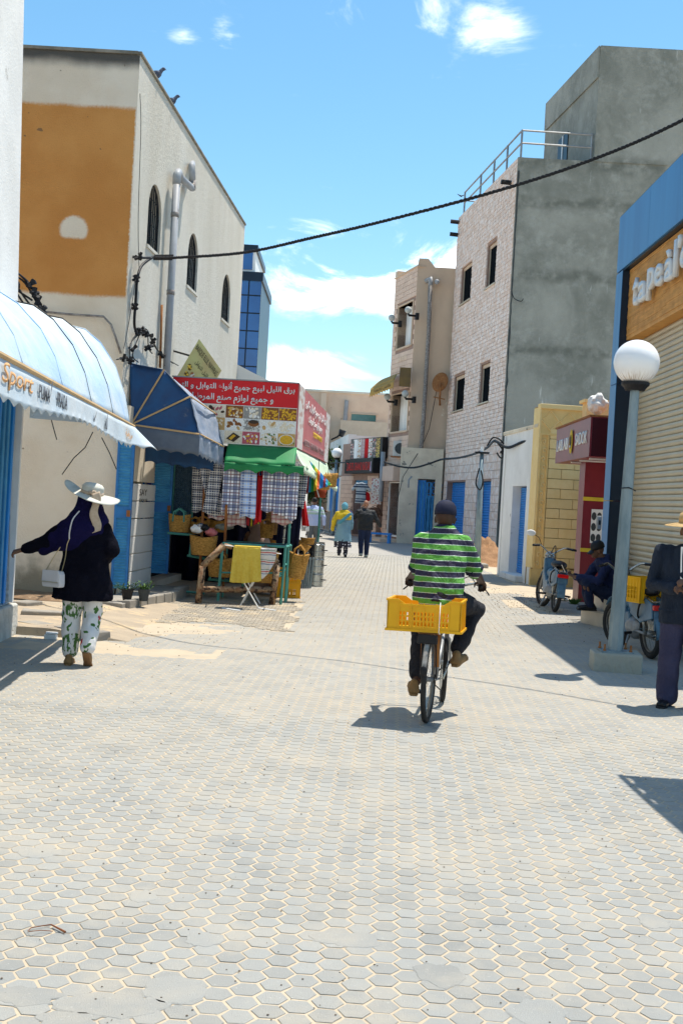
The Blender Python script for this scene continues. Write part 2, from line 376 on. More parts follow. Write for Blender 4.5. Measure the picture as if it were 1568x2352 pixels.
def orange_wall():
    m, t, b = base('painted_wall', .95); p = pos(t); sx = nn(t, 'ShaderNodeSeparateXYZ'); t.links.new(p, sx.inputs[0])
    x, z = sx.outputs[0], sx.outputs[2]
    wob = mth(t, 'MULTIPLY', mth(t, 'SUBTRACT', noise(t, p, 2.2, 6), .5), .08)
    fine = mth(t, 'MULTIPLY', mth(t, 'SUBTRACT', noise(t, p, 30, 4), .5), .05)
    zz = mth(t, 'ADD', z, mth(t, 'ADD', wob, fine)); xx = mth(t, 'ADD', x, fine)
    k = mth(t, 'MULTIPLY', mrange(t, zz, 4.42, 4.5), mrange(t, zz, 7.18, 7.26, 1, 0))
    k = mth(t, 'MULTIPLY', k, mrange(t, xx, -3.33, -3.305, 1, 0))
    s = W(170, 523, 17.2); dd = vmth(t, 'DISTANCE', vmth(t, 'MULTIPLY', p, (1, 0, 1)), (s.x, 0, s.z-.03))
    sp = mth(t, 'MULTIPLY', mrange(t, mth(t, 'ADD', dd, fine), .17, .23, 1, 0), mrange(t, zz, s.z-.19, s.z-.13))
    k = mth(t, 'SUBTRACT', k, sp, clamp=True)
    org = mixc(t, mrange(t, noise(t, p, 1.1, 6), .35, .7), (.54,.23,.055), (.62,.29,.08))
    pale = mixc(t, mrange(t, noise(t, p, 1.3, 6), .35, .7), (.80,.71,.58), (.72,.61,.47))
    top = mixc(t, mrange(t, mth(t, 'ADD', z, mth(t, 'MULTIPLY', wob, 2)), 7.72, 7.93), pale, (.09,.085,.075))
    sc_ = noise(t, p, 9, 2, .5); dots = mrange(t, sc_, .74, .78)
    low = mrange(t, mth(t, 'ADD', mth(t, 'SUBTRACT', z, mrange(t, x, -6.2, -4.6, .65, 0)), mth(t, 'MULTIPLY', mth(t, 'SUBTRACT', noise(t, p, 1.6, 7), .5), 1.5)), .35, .75, 1, 0)
    col = mixc(t, k, top, org); col = mixc(t, low, col, (.30,.26,.19)); col = mixc(t, mth(t, 'MULTIPLY', dots, .7), col, (.12,.08,.05))
    t.links.new(col, b.inputs['Base Color']); bump(t, b, noise(t, p, 45, 6, .7), .8, .02)
orange_wall()
def concrete_wall():
    m, t, b = base('concrete_wall', .92); p = pos(t); sx = nn(t, 'ShaderNodeSeparateXYZ'); t.links.new(p, sx.inputs[0]); z = sx.outputs[2]
    n1 = noise(t, vmth(t, 'MULTIPLY', p, (1,1,.7)), .45, 8, .68, .3); n2 = noise(t, p, 1.9, 9, .7); col = mixc(t, mrange(t, n1, .34, .66), (.22,.225,.19), (.38,.375,.325))
    col = mixc(t, mth(t, 'MULTIPLY', mrange(t, n2, .48, .70), .5), col, (.46,.455,.41))
    wz = mth(t, 'ADD', z, mth(t, 'MULTIPLY', mth(t, 'SUBTRACT', noise(t, p, .9, 6), .5), .7))
    for zc, wd in ((14.1, .5), (12.7, .35), (10.1, .4), (7.4, .3)):
        k = mrange(t, mth(t, 'ABSOLUTE', mth(t, 'SUBTRACT', wz, zc)), 0, wd, .75, 0); k = mth(t, 'MULTIPLY', k, mrange(t, noise(t, p, 2.3, 7), .35, .6)); col = mixc(t, k, col, (.13,.135,.11))
    dr = noise(t, vmth(t, 'MULTIPLY', p, (5,5,.6)), 1.0, 5, .6); col = mixc(t, mth(t, 'MULTIPLY', mrange(t, dr, .64, .72), mrange(t, noise(t, p, .5, 3), .45, .6)), col, (.70,.70,.66))
    col = mixc(t, mth(t, 'MULTIPLY', mrange(t, wz, 2, 8, 1, 0), .45), col, (.20,.21,.18))  # lower wall darkened: the shadow there is put into the colour
    t.links.new(col, b.inputs['Base Color']); bump(t, b, noise(t, p, 7, 9, .7), .9, .05)
concrete_wall()
def stripes_mat(name, cols, axis=2, scale=1, wob=0, rough=.8, oc=True, vec=None, shift=0):
    # repeated bands along an axis: cols = [(end 0..1, colour)]
    m, t, b = base(name, rough); p = obc(t) if oc else pos(t); sx = nn(t, 'ShaderNodeSeparateXYZ'); t.links.new(p, sx.inputs[0]); q = sx.outputs[axis]
    if vec: q = vmth(t, 'DOT_PRODUCT', p, vec)
    if wob: q = mth(t, 'ADD', q, mth(t, 'MULTIPLY', mth(t, 'SUBTRACT', noise(t, p, 5, 3), .5), wob))
    fr = mth(t, 'FRACT', mth(t, 'ADD', mth(t, 'MULTIPLY', q, scale), shift+100))
    r = nn(t, 'ShaderNodeValToRGB'); r.color_ramp.interpolation = 'CONSTANT'; e = r.color_ramp.elements; st = 0
    for i, (en, c) in enumerate(cols):
        el = e[i] if i < 2 else e.new(.99)
        el.position = st; el.color = (*c, 1); st = en
    t.links.new(fr, r.inputs[0]); t.links.new(r.outputs[0], b.inputs['Base Color'])
    bump(t, b, noise(t, vmth(t, 'MULTIPLY', p, (1,1,.7)), 9, 4, .55, .8), .9, .05)
    return m
def plaid_mat(name, bgc, dark, light, sc=11, ax=(0, 2), extra=None):
    m, t, b = base(name, .75); p = obc(t); sx = nn(t, 'ShaderNodeSeparateXYZ'); t.links.new(p, sx.inputs[0])
    col = bgc
    for i in ax:
        f = mth(t, 'FRACT', mth(t, 'ADD', mth(t, 'MULTIPLY', sx.outputs[i], sc), 100))
        a = mrange(t, mth(t, 'ABSOLUTE', mth(t, 'SUBTRACT', f, .3)), .16, .18, .62, 0)
        col = mixc(t, a, col, dark)
        f2 = mth(t, 'FRACT', mth(t, 'ADD', mth(t, 'MULTIPLY', sx.outputs[i], sc*3), 100))
        a2 = mrange(t, mth(t, 'ABSOLUTE', mth(t, 'SUBTRACT', f2, .5)), .08, .12, .75, 0)
        col = mixc(t, a2, col, light if extra is None else extra)
        a3 = mrange(t, mth(t, 'ABSOLUTE', mth(t, 'SUBTRACT', f, .78)), .03, .04, .8, 0)
        col = mixc(t, a3, col, light)
    t.links.new(col, b.inputs['Base Color'])
plaid_mat('plaid_navy', (.10,.12,.20), (.015,.02,.05), (.85,.82,.76), 9)
plaid_mat('plaid_white', (.84,.86,.95), (.05,.08,.24), (.30,.12,.12), 7, extra=(.02,.03,.08))
plaid_mat('plaid_blue', (.42,.60,.95), (.05,.09,.28), (.72,.74,.8), 8)
plaid_mat('plaid_red', (.50,.38,.38), (.30,.02,.03), (.7,.65,.6), 14)
stripes_mat('rainbow', [(.17,(.02,.30,.05)), (.34,(.7,.55,.02)), (.5,(.75,.15,.03)), (.72,(.02,.22,.6)), (.86,(.3,.03,.05)), (1,(.02,.3,.55))], 0, 3.2)
stripes_mat('african', [(.2,(.5,.02,.02)), (.4,(.02,.02,.02)), (.6,(.6,.5,.02)), (.8,(.02,.03,.02)), (1,(.5,.02,.05))], 0, 9)
def food_mat(name, c1, c2, sc, bgc, rnd_=.9):
    m, t, b = base(name, .45); p = pos(t)
    v = nn(t, 'ShaderNodeTexVoronoi'); v.inputs['Scale'].default_value = sc; v.inputs['Randomness'].default_value = rnd_; t.links.new(vmth(t, 'MULTIPLY', p, (1, .3, 1)), v.inputs['Vector'])
    sp = nn(t, 'ShaderNodeSeparateColor'); t.links.new(v.outputs['Color'], sp.inputs[0])
    c = mixc(t, sp.outputs[0], c1, c2); c = mixc(t, mrange(t, v.outputs['Distance'], .38, .5), c, bgc)
    t.links.new(c, b.inputs['Base Color'])
food_mat('print_gold', (.8,.48,.03), (.9,.62,.08), 24, (.12,.06,.0))
food_mat('print_beans', (.92,.92,.88), (.8,.8,.74), 20, (.16,.14,.1))
food_mat('print_nuts', (.34,.12,.03), (.55,.28,.1), 13, (.7,.68,.64))
food_mat('print_seeds', (.82,.64,.4), (.9,.78,.58), 24, (.3,.2,.1))
food_mat('print_fruit', (.4,.05,.08), (.6,.5,.35), 12, (.7,.68,.62))
food_mat('print_mixed', (.05,.09,.02), (.6,.1,.05), 13, (.72,.7,.66))
food_mat('print_clothes', (.45,.05,.08), (.6,.55,.5), 9, (.05,.05,.05), 1)
food_mat('print_faded', (.7,.6,.55), (.55,.3,.25), 10, (.75,.7,.66))
# ---------------------------------------------------------------- street
def in_view(x, y, m=.04): return y > 3.45 and -(.292+m)*y-.05 < x < (.284+m)*y+.1
st_ = B(); st_.grid(lambda a, b: V((-160+320*a, -60+560*b, 0)), 8, 8)
street = tag(st_.build('street', 'sand'), kind='structure')
aH = .0612; hr = aH-.0066; ang = R(-2.7); ca, sa = math.cos(ang), math.sin(ang)
slab_zone = [(-3.62,13.3),(-2.95,12.9),(-1.95,13.6),(-2.35,15.3),(-2.7,15.6),(-3.5,17.3),(-6,17.3),(-6,13.3)]
def inside(x, y, pl):
    c = False
    for i in range(len(pl)):
        (x1, y1), (x2, y2) = pl[i-1], pl[i]
        if (y1 > y) != (y2 > y) and x < (x2-x1)*(y-y1)/(y2-y1)+x1: c = not c
    return c
def hexring(cx, cy, r, z, jit=0):
    return [V((cx+r*math.cos(PI/3*k)*ca-r*math.sin(PI/3*k)*sa+rnd.uniform(-jit,jit), cy+r*math.cos(PI/3*k)*sa+r*math.sin(PI/3*k)*ca+rnd.uniform(-jit,jit), z)) for k in range(6)]
near = []; field = B(); cells = []
for i in range(-160, 160):
    for j in range(0, 450):
        lx = i*1.5*aH; ly = 2.4+(j+(.5 if i % 2 else 0))*math.sqrt(3)*aH
        x = lx*ca-ly*sa-.14; y = lx*sa+ly*ca
        if not (-3.9 < x < 4.6+max(0, 13-y)*.15) or y < 2.6 or y > 38 or x < -.30*y-1.9: continue
        if x < -1.9 and y > 13.0 and inside(x, y, slab_zone): continue
        if x < -.55 and 14.6 < y < 19.2 and x > -2.7-.1: 
            if y > 14.9+.35*math.sin(x*3): continue
        if y > 13 and x < -3.4: continue
        if y > 17.4 and x < -.8: continue
        n = NZ.noise(V((x*.9, y*.55, 0)))+.45*NZ.noise(V((x*3.1, y*2.4, 5)))
        if x < -1.2 and 11.8 < y < 15 and n > .05: continue
        if x > 3.0 and 19.5 < y < 27 and n > -.1: continue
        if x > 4.0 and y > 24: continue
        cells.append((y, x, n))
cells.sort()
me0 = []
for k in range(6):
    b = B(); o = hexring(0, 0, hr, 0, .0028); z = .0028
    tp = [p*.965+V((0, 0, z)) for p in o]; md = [V((p.x, p.y, z*.55)) for p in o]
    b.add(o+md+tp, [(q, (q+1) % 6, 6+(q+1) % 6, 6+q) for q in range(6)]+[(6+q, 6+(q+1) % 6, 12+(q+1) % 6, 12+q) for q in range(6)]+[(12, 13, 14, 15, 16, 17)])
    me0.append(b.mesh('paver', 'paver_stone'))
cnt = 0
for y, x, n in cells:
    if cnt < 300 and in_view(x, y, -.005) and y > 3.62:
        o = bpy.data.objects.new('paver', me0[cnt % 6]); COL.objects.link(o); o.parent = street; o.location = (x, y, rnd.uniform(-.0008, .0008)); o.rotation_euler = (rnd.uniform(-.012, .012), rnd.uniform(-.012, .012), PI/3*rnd.randrange(6)+rnd.uniform(-.02, .02)); cnt += 1
    else:
        z = (.0026 if y < 9 else .0014)+rnd.uniform(-.0006, .0006); r_ = hr*rnd.uniform(.975, 1.01)
        o = hexring(x, y, r_, -.002, .003)
        if y < 15:
            md = [V((p.x, p.y, z*.55)) for p in o]; tp = [V((x+(p.x-x)*.965, y+(p.y-y)*.965, z)) for p in o]
            field.add(o+md+tp, [(q, (q+1) % 6, 6+(q+1) % 6, 6+q) for q in range(6)]+[(6+q, 6+(q+1) % 6, 12+(q+1) % 6, 12+q) for q in range(6)]+[(12, 13, 14, 15, 16, 17)])
        else:
            tp = [V((p.x, p.y, z)) for p in o]
            field.add(o+tp, [(q, (q+1) % 6, 6+(q+1) % 6, 6+q) for q in range(6)]+[(6, 7, 8, 9, 10, 11)])
tag(field.build('paver_field', 'paver_stone', street), kind='stuff')
wp_ = B()                          # worn places where mortar smears bridge the joints
for (u, v, a, c) in ((250,2310,.17,.06), (400,2275,.12,.07), (60,2290,.12,.05), (800,2160,.14,.05), (470,2160,.07,.05), (1010,2240,.09,.07), (1240,2330,.1,.07), (150,2345,.1,.04), (1500,2120,.07,.05), (90,1960,.1,.05), (330,2060,.06,.05), (960,1700,.1,.08)):
    p = G(u, v); n = 30; ring = []
    for k in range(n):
        an = k*2*PI/n; q = 1+.35*NZ.noise(V((p.x*5+math.cos(an)*1.6, p.y*5+math.sin(an)*1.6, 1)))+.15*NZ.noise(V((math.cos(an)*5, math.sin(an)*5, p.x*9))); ring.append((p.x+a*q*math.cos(an), p.y+c*1.6*q*math.sin(an)))
    o_ = len(wp_.v); wp_.add([(x, y, .0012) for x, y in ring]+[(p.x+(x-p.x)*.93, p.y+(y-p.y)*.93, .0046) for x, y in ring], [(k, (k+1) % n, n+(k+1) % n, n+k) for k in range(n)]+[tuple(range(n, 2*n))])
tag(wp_.build('mortar_smears', 'paver_stone', street), kind='stuff')
far = B(); far.box(-30, 38, -.05, 30, 140, .004); tag(far.build('road', 'far_paving'), kind='structure')
rp = B()
for i in range(60):
    for j in range(24):
        x = -2.75+j*.105; y = 14.7+i*.205*.5
        if y > 19.2: continue
        sh = .05 if i % 2 else 0
        xx = x+sh
        if xx > -.6+.1*math.sin(y*4) or y < 14.9+.35*math.sin(xx*3): continue
        if inside(xx, y, slab_zone): continue
        rp.cbox((xx, y, -.004), (.095, .094, .024), ch=.16)
tag(rp.build('brick_paving', 'rect_paver', street), kind='stuff')
# left pavement slab, its kerb, and the dirt strip by the wall
ps = B(); zz = lambda x, y: .09*max(0, min(1, (-2.2-x)/.9))
def slabtop(a, b):
    x = -6+a*4.0; y = 12.9+b*4.4
    y0 = 13.15-.35*a
    p = V((x, y0+b*(17.35-y0), 0)); p.z = zz(p.x, p.y)*(1 if True else 0)+.012*NZ.noise(p*1.7)
    return p
ps.grid(slabtop, 36, 36)
ps.grid(lambda a, b: V((-6+a*4.0, 13.15-.35*a-.02*(1-b), (zz(-6+a*4, 0)+.012*NZ.noise(V((-6+a*4., 13.15-.35*a, 0))*1.7))*b-.02*(1-b))), 36, 1)
tag(ps.build('pavement', mat('dusty_slab', (.44,.36,.26), (.35,.29,.22), 2, .95, .8, 50, .02, c3=(.55,.42,.26), t3=.52, sc3=2.4, w3=.12), smooth=True), kind='structure')
for k, (u, v, u2, v2) in enumerate([(40,1447,118,1458), (122,1458,205,1474)]):
    p, q = G(u, v), G(u2, v2); b = B(); M = plane_M((p.x, p.y, 0), q-p, (0,0,1))
    L = (q-p).length; b.add([(0,0,-.02),(L,0,-.02),(L,.085+.01*k,0),(0,.10,0),(0,0,-.3),(L,0,-.3),(L,.085+.01*k,-.28),(0,.10,-.28)], [(0,1,2,3),(3,2,6,7),(7,6,5,4),(0,4,5,1),(1,5,6,2),(0,3,7,4)], M)
    b.build('kerb_stone', 'kerb_concrete', bpy.data.objects['pavement'], nz=[(.02,.1)], bev=.01)
ds = B(); ds.grid(lambda a, b: (lambda x, y: V((x, y, .095*min(1, max(.1, (-2.5-x)))+.05*max(0, NZ.noise(V((x*2, y*2, 3)))+.55-abs(b-.5)*.9))))(-6+a*3.3, 15.9+b*1.42), 60, 26)
tag(ds.build('dirt_strip', 'dirt', smooth=True), kind='structure')
# raised doorstep along the shop front
dsl = T('doorstep', 'low concrete doorstep with broken stone edge under the blue shop doors', 'step', (-2.9, 17.4, 0))
b = B(); pl = [(-3.25,15.98),(-2.86,15.75),(-2.58,17.3),(-2.48,19.2),(-3.15,19.2)]
b.prism([(x+2.9, y-17.4) for x, y in pl], -.05, .13); b.build('tread', 'kerb_concrete', dsl, nz=[(.015,.15)], bev=.012)
for k in range(9):
    y = 15.9+k*.36; x = -2.86+(y-15.75)*(.28/1.55 if y < 17.3 else .18); x = min(x, -2.5)
    B().cbox((0,0,0), (.12, .355, .17+rnd.uniform(-.01,.01)), ch=.15).build('edge_stone', 'kerb_concrete', dsl, loc=(x+2.9+.02, y-17.4+.15, .075), rz=R(-8), nz=[(.025,.08)], bev=.008)
tag(ds and B().grid(lambda a, b: (lambda x, y: V((x, y, .022*(1-((x+2.0)**2*1.5+(y-14.3)**2*3.2))+.016*NZ.noise(V((x*2.6, y*3.4, 0)))+.006*NZ.noise(V((x*9, y*9, 0)))-.004)))(-2.9+a*1.9, 13.6+b*1.3), 30, 24).build('sand_patch', 'sand', smooth=True), kind='stuff')
# grit, twigs and leaves lying about
g = B()
for k in range(420):
    y = 3.6+14*rnd.random()**1.6; x = rnd.uniform(-.28, .28)*y; r = rnd.uniform(.0015, .004)*(1+y*.08)
    g.ell((x, y, .006), (r, r*rnd.uniform(.5,1), r*.5), 5, 2)
for k in range(420):
    x = rnd.gauss(-2.3, .7); y = rnd.gauss(14.6, 1.2); r = rnd.uniform(.003, .008)
    g.ell((x, y, .012+(.08 if x < -2.9 else 0)), (r, r*.8, r*.6), 5, 2)
for k in range(500):
    x = rnd.gauss(3.4, .5); y = rnd.gauss(21.5, 2); r = rnd.uniform(.004, .010)
    g.ell((x, y, .006), (r, r*.8, r*.6), 5, 2)
tag(g.build('grit', mat('grit', (.10,.08,.06), (.2,.16,.12), 30)), kind='stuff')
tw = B(); tp = [G(64,2146), G(72,2138), G(100,2133), G(118,2131), G(150,2148)]
tw.tube([p+V((0,0,.012)) for p in tp], [.0015,.002,.002,.003,.0045], 5)
tw.tube([G(66,2147)+V((0,0,.012)), G(75,2151)+V((0,0,.02)), G(95,2144)+V((0,0,.012)), G(122,2145)+V((0,0,.01))], .0015, 5)
tag(tw.build('twig', 'brown_stuff'), 'bent dry brown twig lying on the paving, lower left foreground', 'twig')
lt = T('litter', 'white crumpled foam box lying at the pavement kerb on the left', 'litter', tuple(G(118,1468)))
B().box(-.07,-.04,0,.06,.05,.05).build('box_base', 'white_paint', lt, bev=.008, nz=[(.02,.05)])
B().box(-.06,-.035,.055,.07,.05,.075).build('box_lid', 'white_paint', lt, bev=.006, nz=[(.02,.05)], rz=.2)
for k, (u, v) in enumerate([(100,1428), (60,1405)]):
    p = G(u, v)+V((0,0,.1)); tag(B().cbox((0,0,0), (.5-.15*k, .25, .07)).build('rubble_slab', 'kerb_concrete', loc=p, rz=.2+k, bev=.02, nz=[(.05,.12)]), ('large','small')[k]+' broken concrete slab lying on the dirt by the left wall', 'rubble', 'rubble by the left wall')
def hit(u, v, p0, ang):     # where a sight line meets a vertical facade: (distance along, height)
    q = ray(u, v); dx, dy = math.cos(ang), math.sin(ang)
    # p0 + s*(dx,dy) = t*(q.x,q.y)
    det = dx*(-q.y)+dy*q.x; s = (-p0[0]*(-q.y)+(-p0[1])*q.x)/det
    t = (p0[0]+s*dx)/q.x if abs(q.x) > abs(q.y)*.3 else (p0[1]+s*dy)/q.y
    return s, CAMH+q.z*t
# ---------------------------------------------------------------- corner building on the left (long stucco facade, painted end wall)
C0 = (-3.3, 17.2); A0 = math.atan2(10.4, .66)
def LB(s, o, z): # facade coords -> local of building Empty (rotated frame): x along, -y outward
    return V((s, -o, z))
cb = T('corner_building', 'pale stucco corner building with orange painted end wall and arched barred windows', 'building', (*C0, 0), A0)
wins = []
for (l, r, t_, bt) in ((340,371,(356,421),(355,578)), (431,455,(444,534),(443,668)), (510,529,(520,628),(519,741))):
    s0 = hit(l, (t_[1]+bt[1])/2, C0, A0)[0]; s1 = hit(r, (t_[1]+bt[1])/2, C0, A0)[0]; zt = hit(*t_, C0, A0)[1]; zb = hit(*bt, C0, A0)[1]
    wins.append((s0, s1, zb, zt))
HB = 8.0; Lc = 10.5
w0 = sum(q[1]-q[0] for q in wins)/3; 
holes = [(q[0], q[1], q[2], q[3]) for q in wins]+[(2.35, 9.4, .12, 2.5)]
b = B(); walls(b, 0, Lc, 0, HB, 0, .3, holes)
for q in wins:                      # arched heads: fill the corners above the spring line
    c = (q[0]+q[1])/2; r = (q[1]-q[0])/2; zs = q[3]-r
    for sg in (-1, 1):
        poly = [(c+sg*r, zs), (c+sg*r, q[3])]+[(c+sg*r*math.sin(a*PI/16), zs+r*math.cos(a*PI/16)) for a in range(0, 9)]
        b.prism(poly, 0, .3, MX(((1,0,0,0),(0,0,1,0),(0,1,0,0),(0,0,0,1))))
b.build('facade', 'stucco', cb)
# end wall (faces the camera); built square to the street
ew = B(); M = MX.Rotation(-A0, 4, 'Z')
ew.box(-6, -.004, -.05, .0, .35, HB-.005, M)
ew.build('painted_end_wall', 'painted_wall', cb)
B().box(.3, .32, 0, Lc, 5.5, HB-.35).build('interior', 'dark_void', cb)
rb = B(); 
for k in range(34): 
    pass
cp = B(); cp.box(-.02, -.03, HB, Lc, .3, HB+.05); cp.build('parapet_cap', mat('cap_dirty', (.16,.15,.12), (.3,.27,.22), 4), cb, nz=[(.02,.2)], bev=.01)
cp = B(); cp.box(-6, -.03, HB, -.03, .3, HB+.045, M); cp.build('parapet_cap', 'cap_dirty', cb)
for q in wins:
    wf = B(); c = (q[0]+q[1])/2; r = (q[1]-q[0])/2; zs = q[3]-r
    wf.box(q[0], .16, q[2], q[1], .18, q[3]); win = wf.build('window', 'glass_dark', cb)
    gr = B(); outl = [V((q[0]+.02, .05, q[2]+.02)), V((q[0]+.02, .05, zs))]+[V((c-r*.97*math.cos(a*PI/12), .05, zs+r*.97*math.sin(a*PI/12))) for a in range(13)]+[V((q[1]-.02, .05, q[2]+.02)), V((q[0]+.02, .05, q[2]+.02))]
    gr.tube(outl, .014, 4)
    for k in range(1, 7):
        x = q[0]+(q[1]-q[0])*k/7; zt = zs+math.sqrt(max(0, r*r-(x-c)**2)); gr.tube([(x,.05,q[2]+.02),(x,.05,zt)], .009, 4)
    for k in range(1, 5):
        z = q[2]+(q[3]-q[2])*k/5.2; gr.tube([(q[0],.05,z),(q[1],.05,z)], .008, 4)
    gr.build('grille', 'black', win)
    B().box(q[0]-.03, -.03, q[2]-.05, q[1]+.03, .2, q[2]).build('sill', 'stucco', win)
# drain pipe with its S bend
def FP(u, v, off):       # point on the facade plane pushed outward by off, in world
    s, z = hit(u, v, (C0[0]+off*math.sin(A0), C0[1]-off*math.cos(A0)), A0); return V((C0[0]+off*math.sin(A0)+s*math.cos(A0), C0[1]-off*math.cos(A0)+s*math.sin(A0), z))
def wt(name, parts, label, cat, group=None):   # world-space thing with parts [(part, B, mat, smooth)]
    p0 = V(parts[0][1].v[0]); o0 = V((round(p0.x, 2), round(p0.y, 2), 0)); t = T(name, label, cat, o0, 0, group)
    for pn, bb, mm, sm in parts:
        bb.v = [(V(q)-o0)[:] for q in bb.v]; bb.build(pn, mm, t, smooth=sm)
    return t
def tube_pts(b, pts, r, n=10): b.tube(pts, r, n); return b
p1 = FP(386, 862, .14); p2 = FP(407, 402, .14); p1 = V((p2.x, p2.y, 2.6))
pa = FP(441, 432, .14); pb = FP(441, 385, .14); pc = FP(441, 378, -.02)
mid = [p2+V((0,0,-.02)), p2+V((.0,.05,.06)), p2+V((.01,.13,.03))]
wt('drain_pipe', [('pipe', B().tube([p1, p2], .062, 12), 'pipe_grey', True),
   ('elbow', B().tube([p2+V((0,0,-.16)), p2+V((0,0,0)), p2+V((0,.10,.07)), p2+V((.01,.22,.02))], .07, 12), 'pipe_grey', True),
   ('pipe', B().tube([p2+V((.01,.2,.02)), pa+V((0,-.02,.0))], .06, 12), 'pipe_grey', True),
   ('elbow', B().tube([pa+V((0,-.08,.03)), pa+V((0,0,0)), pa+V((0,.02,.14))], .068, 12), 'old_pipe', True),
   ('pipe', B().tube([pa+V((0,.02,.1)), pb, pc+V((0,0,.02))], .06, 12), 'pipe_grey', True),
   ('collar', B().tube([p2+V((0,0,-.62)), p2+V((0,0,-.70))], .068, 12), 'old_pipe', True),
   ('collar', B().tube([p2+V((0,0,-1.9)), p2+V((0,0,-1.98))], .068, 12), 'old_pipe', True)],
   'thick grey drain pipe with S bend on the stucco facade by the first arched window', 'pipe')
wt('gutter_pipe', [('pipe', B().tube([FP(372, 700, .05), FP(368, 845, .05)], .02, 8), 'rust', True)], 'thin rusty pipe running up beside the thick grey drain pipe', 'pipe')
wt('water_pipe', [('pipe', B().tube([W(40,710,17.12), W(160,722,17.12), W(238,727,17.12), W(255,745,17.12), W(266,775,17.12), W(278,812,17.15)], .018, 6), 'old_pipe', True)], 'thin bent water pipe crossing the plaster below the orange wall', 'pipe')
# ---------------------------------------------------------------- pigeons
def bird(p, ry, name, label, cat='pigeon', k=1.0):
    t = T(name, label, cat, p, ry, 'pigeons on the roof edge'); b = B()
    b.ell((0,0,.10), (.055,.12,.06), 12, 8, MX.Rotation(.5, 4, 'X')); b.cap([(0,.06,.14),(0,.11,.21)], [.04,.028], 10); b.ell((0,.13,.225), (.026,.034,.028)); b.cap([(0,-.08,.06),(0,-.2,.0)], [.035,.02], 8)
    b.cap([(0,.15,.222),(0,.185,.213)], [.011,.004], 6)
    b.build('body', mat('bird_grey', (.13,.15,.2), (.05,.06,.09), 30) if 'bird_grey' not in MATS else 'bird_grey', t, vox=.007, sm=3)
    for s in (-1, 1):
        B().ell((s*.05,-.03,.11), (.014,.12,.045), 10, 6, MX.Rotation(.45, 4, 'X')).build('wing', 'bird_grey', t, smooth=True)
        B().tube([(s*.02,.02,.05),(s*.02,.03,0),(s*.02,.06,0)], .005, 5).build('leg', 'terracotta', t)
    return t
bird(FP(355, 186, -.05)+V((0,0,-.02)), -1.3, 'pigeon', 'dark pigeon on the roof edge, the upper and nearer of the two')
bird(FP(389, 247, -.05)+V((0,0,-.02)), -1.3, 'pigeon', 'dark pigeon on the roof edge, the lower and farther of the two')
fb = B(); fb.add([(0,0,0),(.25,.05,.1),(.1,.16,.02),(-.25,.05,.1),(-.1,.16,.02),(0,.3,0),(0,.12,-.05)], [(0,1,2,5),(0,5,4,3),(0,6,2),(0,4,6),(6,5,2),(6,4,5)])
tag(fb.build('flying_bird', 'black', loc=W(1059, 449, 60)), 'tiny dark bird flying in the sky above the long cable', 'bird')
# ---------------------------------------------------------------- near white building, blue shutter, base
wx = -3.56; nb = T('white_building', 'tall white plastered building at the left edge of the street', 'building', (wx, 12.95, 0), A0+.10)
b = B(); walls(b, -12, 0, .35, 9.5, 0, .3, [(-2.6, -.14, .351, 2.9)]); b.box(-12, .3, .35, 0, 5, 9.5)
b.build('wall', 'white_plaster', nb); nb.rotation_euler.x = -R(1.85)
B().box(-12.1, -.07, -.1, .06, 2, .35).build('plinth', mat('lumpy_base', (.62,.62,.58), (.42,.42,.38), 5, .9, 1, 20, .03), nb, nz=[(.05,.12)], bev=.03)
fl = B(); n = 26
sh = T('folding_shutter', 'blue ribbed folding shutter of the shop at the left edge', 'shutter', (wx, 12.95, 0), A0+.10)
for k in range(n):
    x = -2.6+k*(2.46/n); B().box(x+.006, .02+.03*(k % 2), .36, x+2.46/n-.006, .07+.03*(k % 2), 2.9).build('slat', 'pale_blue_paint' if k % 3 else 'shutter_blue', sh, bev=.008)
B().box(-.14, -.03, .36, -.085, .12, 2.95).build('frame', 'white_paint', sh)
# ---------------------------------------------------------------- pale awning of the sport shop
aw = T('shop_awning', 'faded pale blue rounded shop awning with scalloped lettered valance', 'awning', (-2.4, 13.2, 0))
prof = [(-3.55,3.42),(-3.25,3.47),(-2.98,3.42),(-2.80,3.28),(-2.62,3.02),(-2.50,2.72),(-2.42,2.37)]
def prof_at(b):
    k = b*(len(prof)-1); i = min(int(k), len(prof)-2); f_ = k-i; return V((prof[i][0]*(1-f_)+prof[i+1][0]*f_, 0, prof[i][1]*(1-f_)+prof[i+1][1]*f_))
def awp(a, b):
    q = prof_at(b); d = 13.2-a*7.2; k = a*5; rib = abs((k % 1)-.5)*2
    x = q.x+.064*(13.2-d); sag = (1-rib**3)*-.035*math.sin(b*PI)
    return V((x+2.4+sag*.6, d-13.2, q.z-.075*(13.2-d)*(q.z-2.37)/1.1+sag+.012*NZ.noise(V((a*9, b*4, 1)))))
mat('awning_pale', (.40,.57,.76), (.60,.66,.67), 1.1, .6, .4, 8, .03, c3=(.36,.52,.74), t3=.5, sc3=1.6, w3=.2)
B().slab(awp, 60, 18, .008).build('canopy', 'awning_pale', aw, smooth=True)
def end_(a, b):       # end gusset
    q = prof_at(a); r0 = V((-3.55, 0, 2.40)); p = r0.lerp(q, b); return V((p.x+2.4, .004+.02*math.sin(b*3), p.z))
B().slab(end_, 12, 4, .006).build('end_panel', 'awning_pale', aw, smooth=True)
B().tube([(0.02,0,2.37),(.05-.0+.064*7.2-.02,-7.2,2.37)], .022, 8).build('front_bar', 'tan_tape', aw)
for k in range(6):
    a = k/5*.999; B().tube([awp(a, j/12)+V((.0,0,.012)) for j in range(13)], .006, 5).build('rib', 'black' if k in (1, 2) else 'awning_pale', aw, smooth=True)
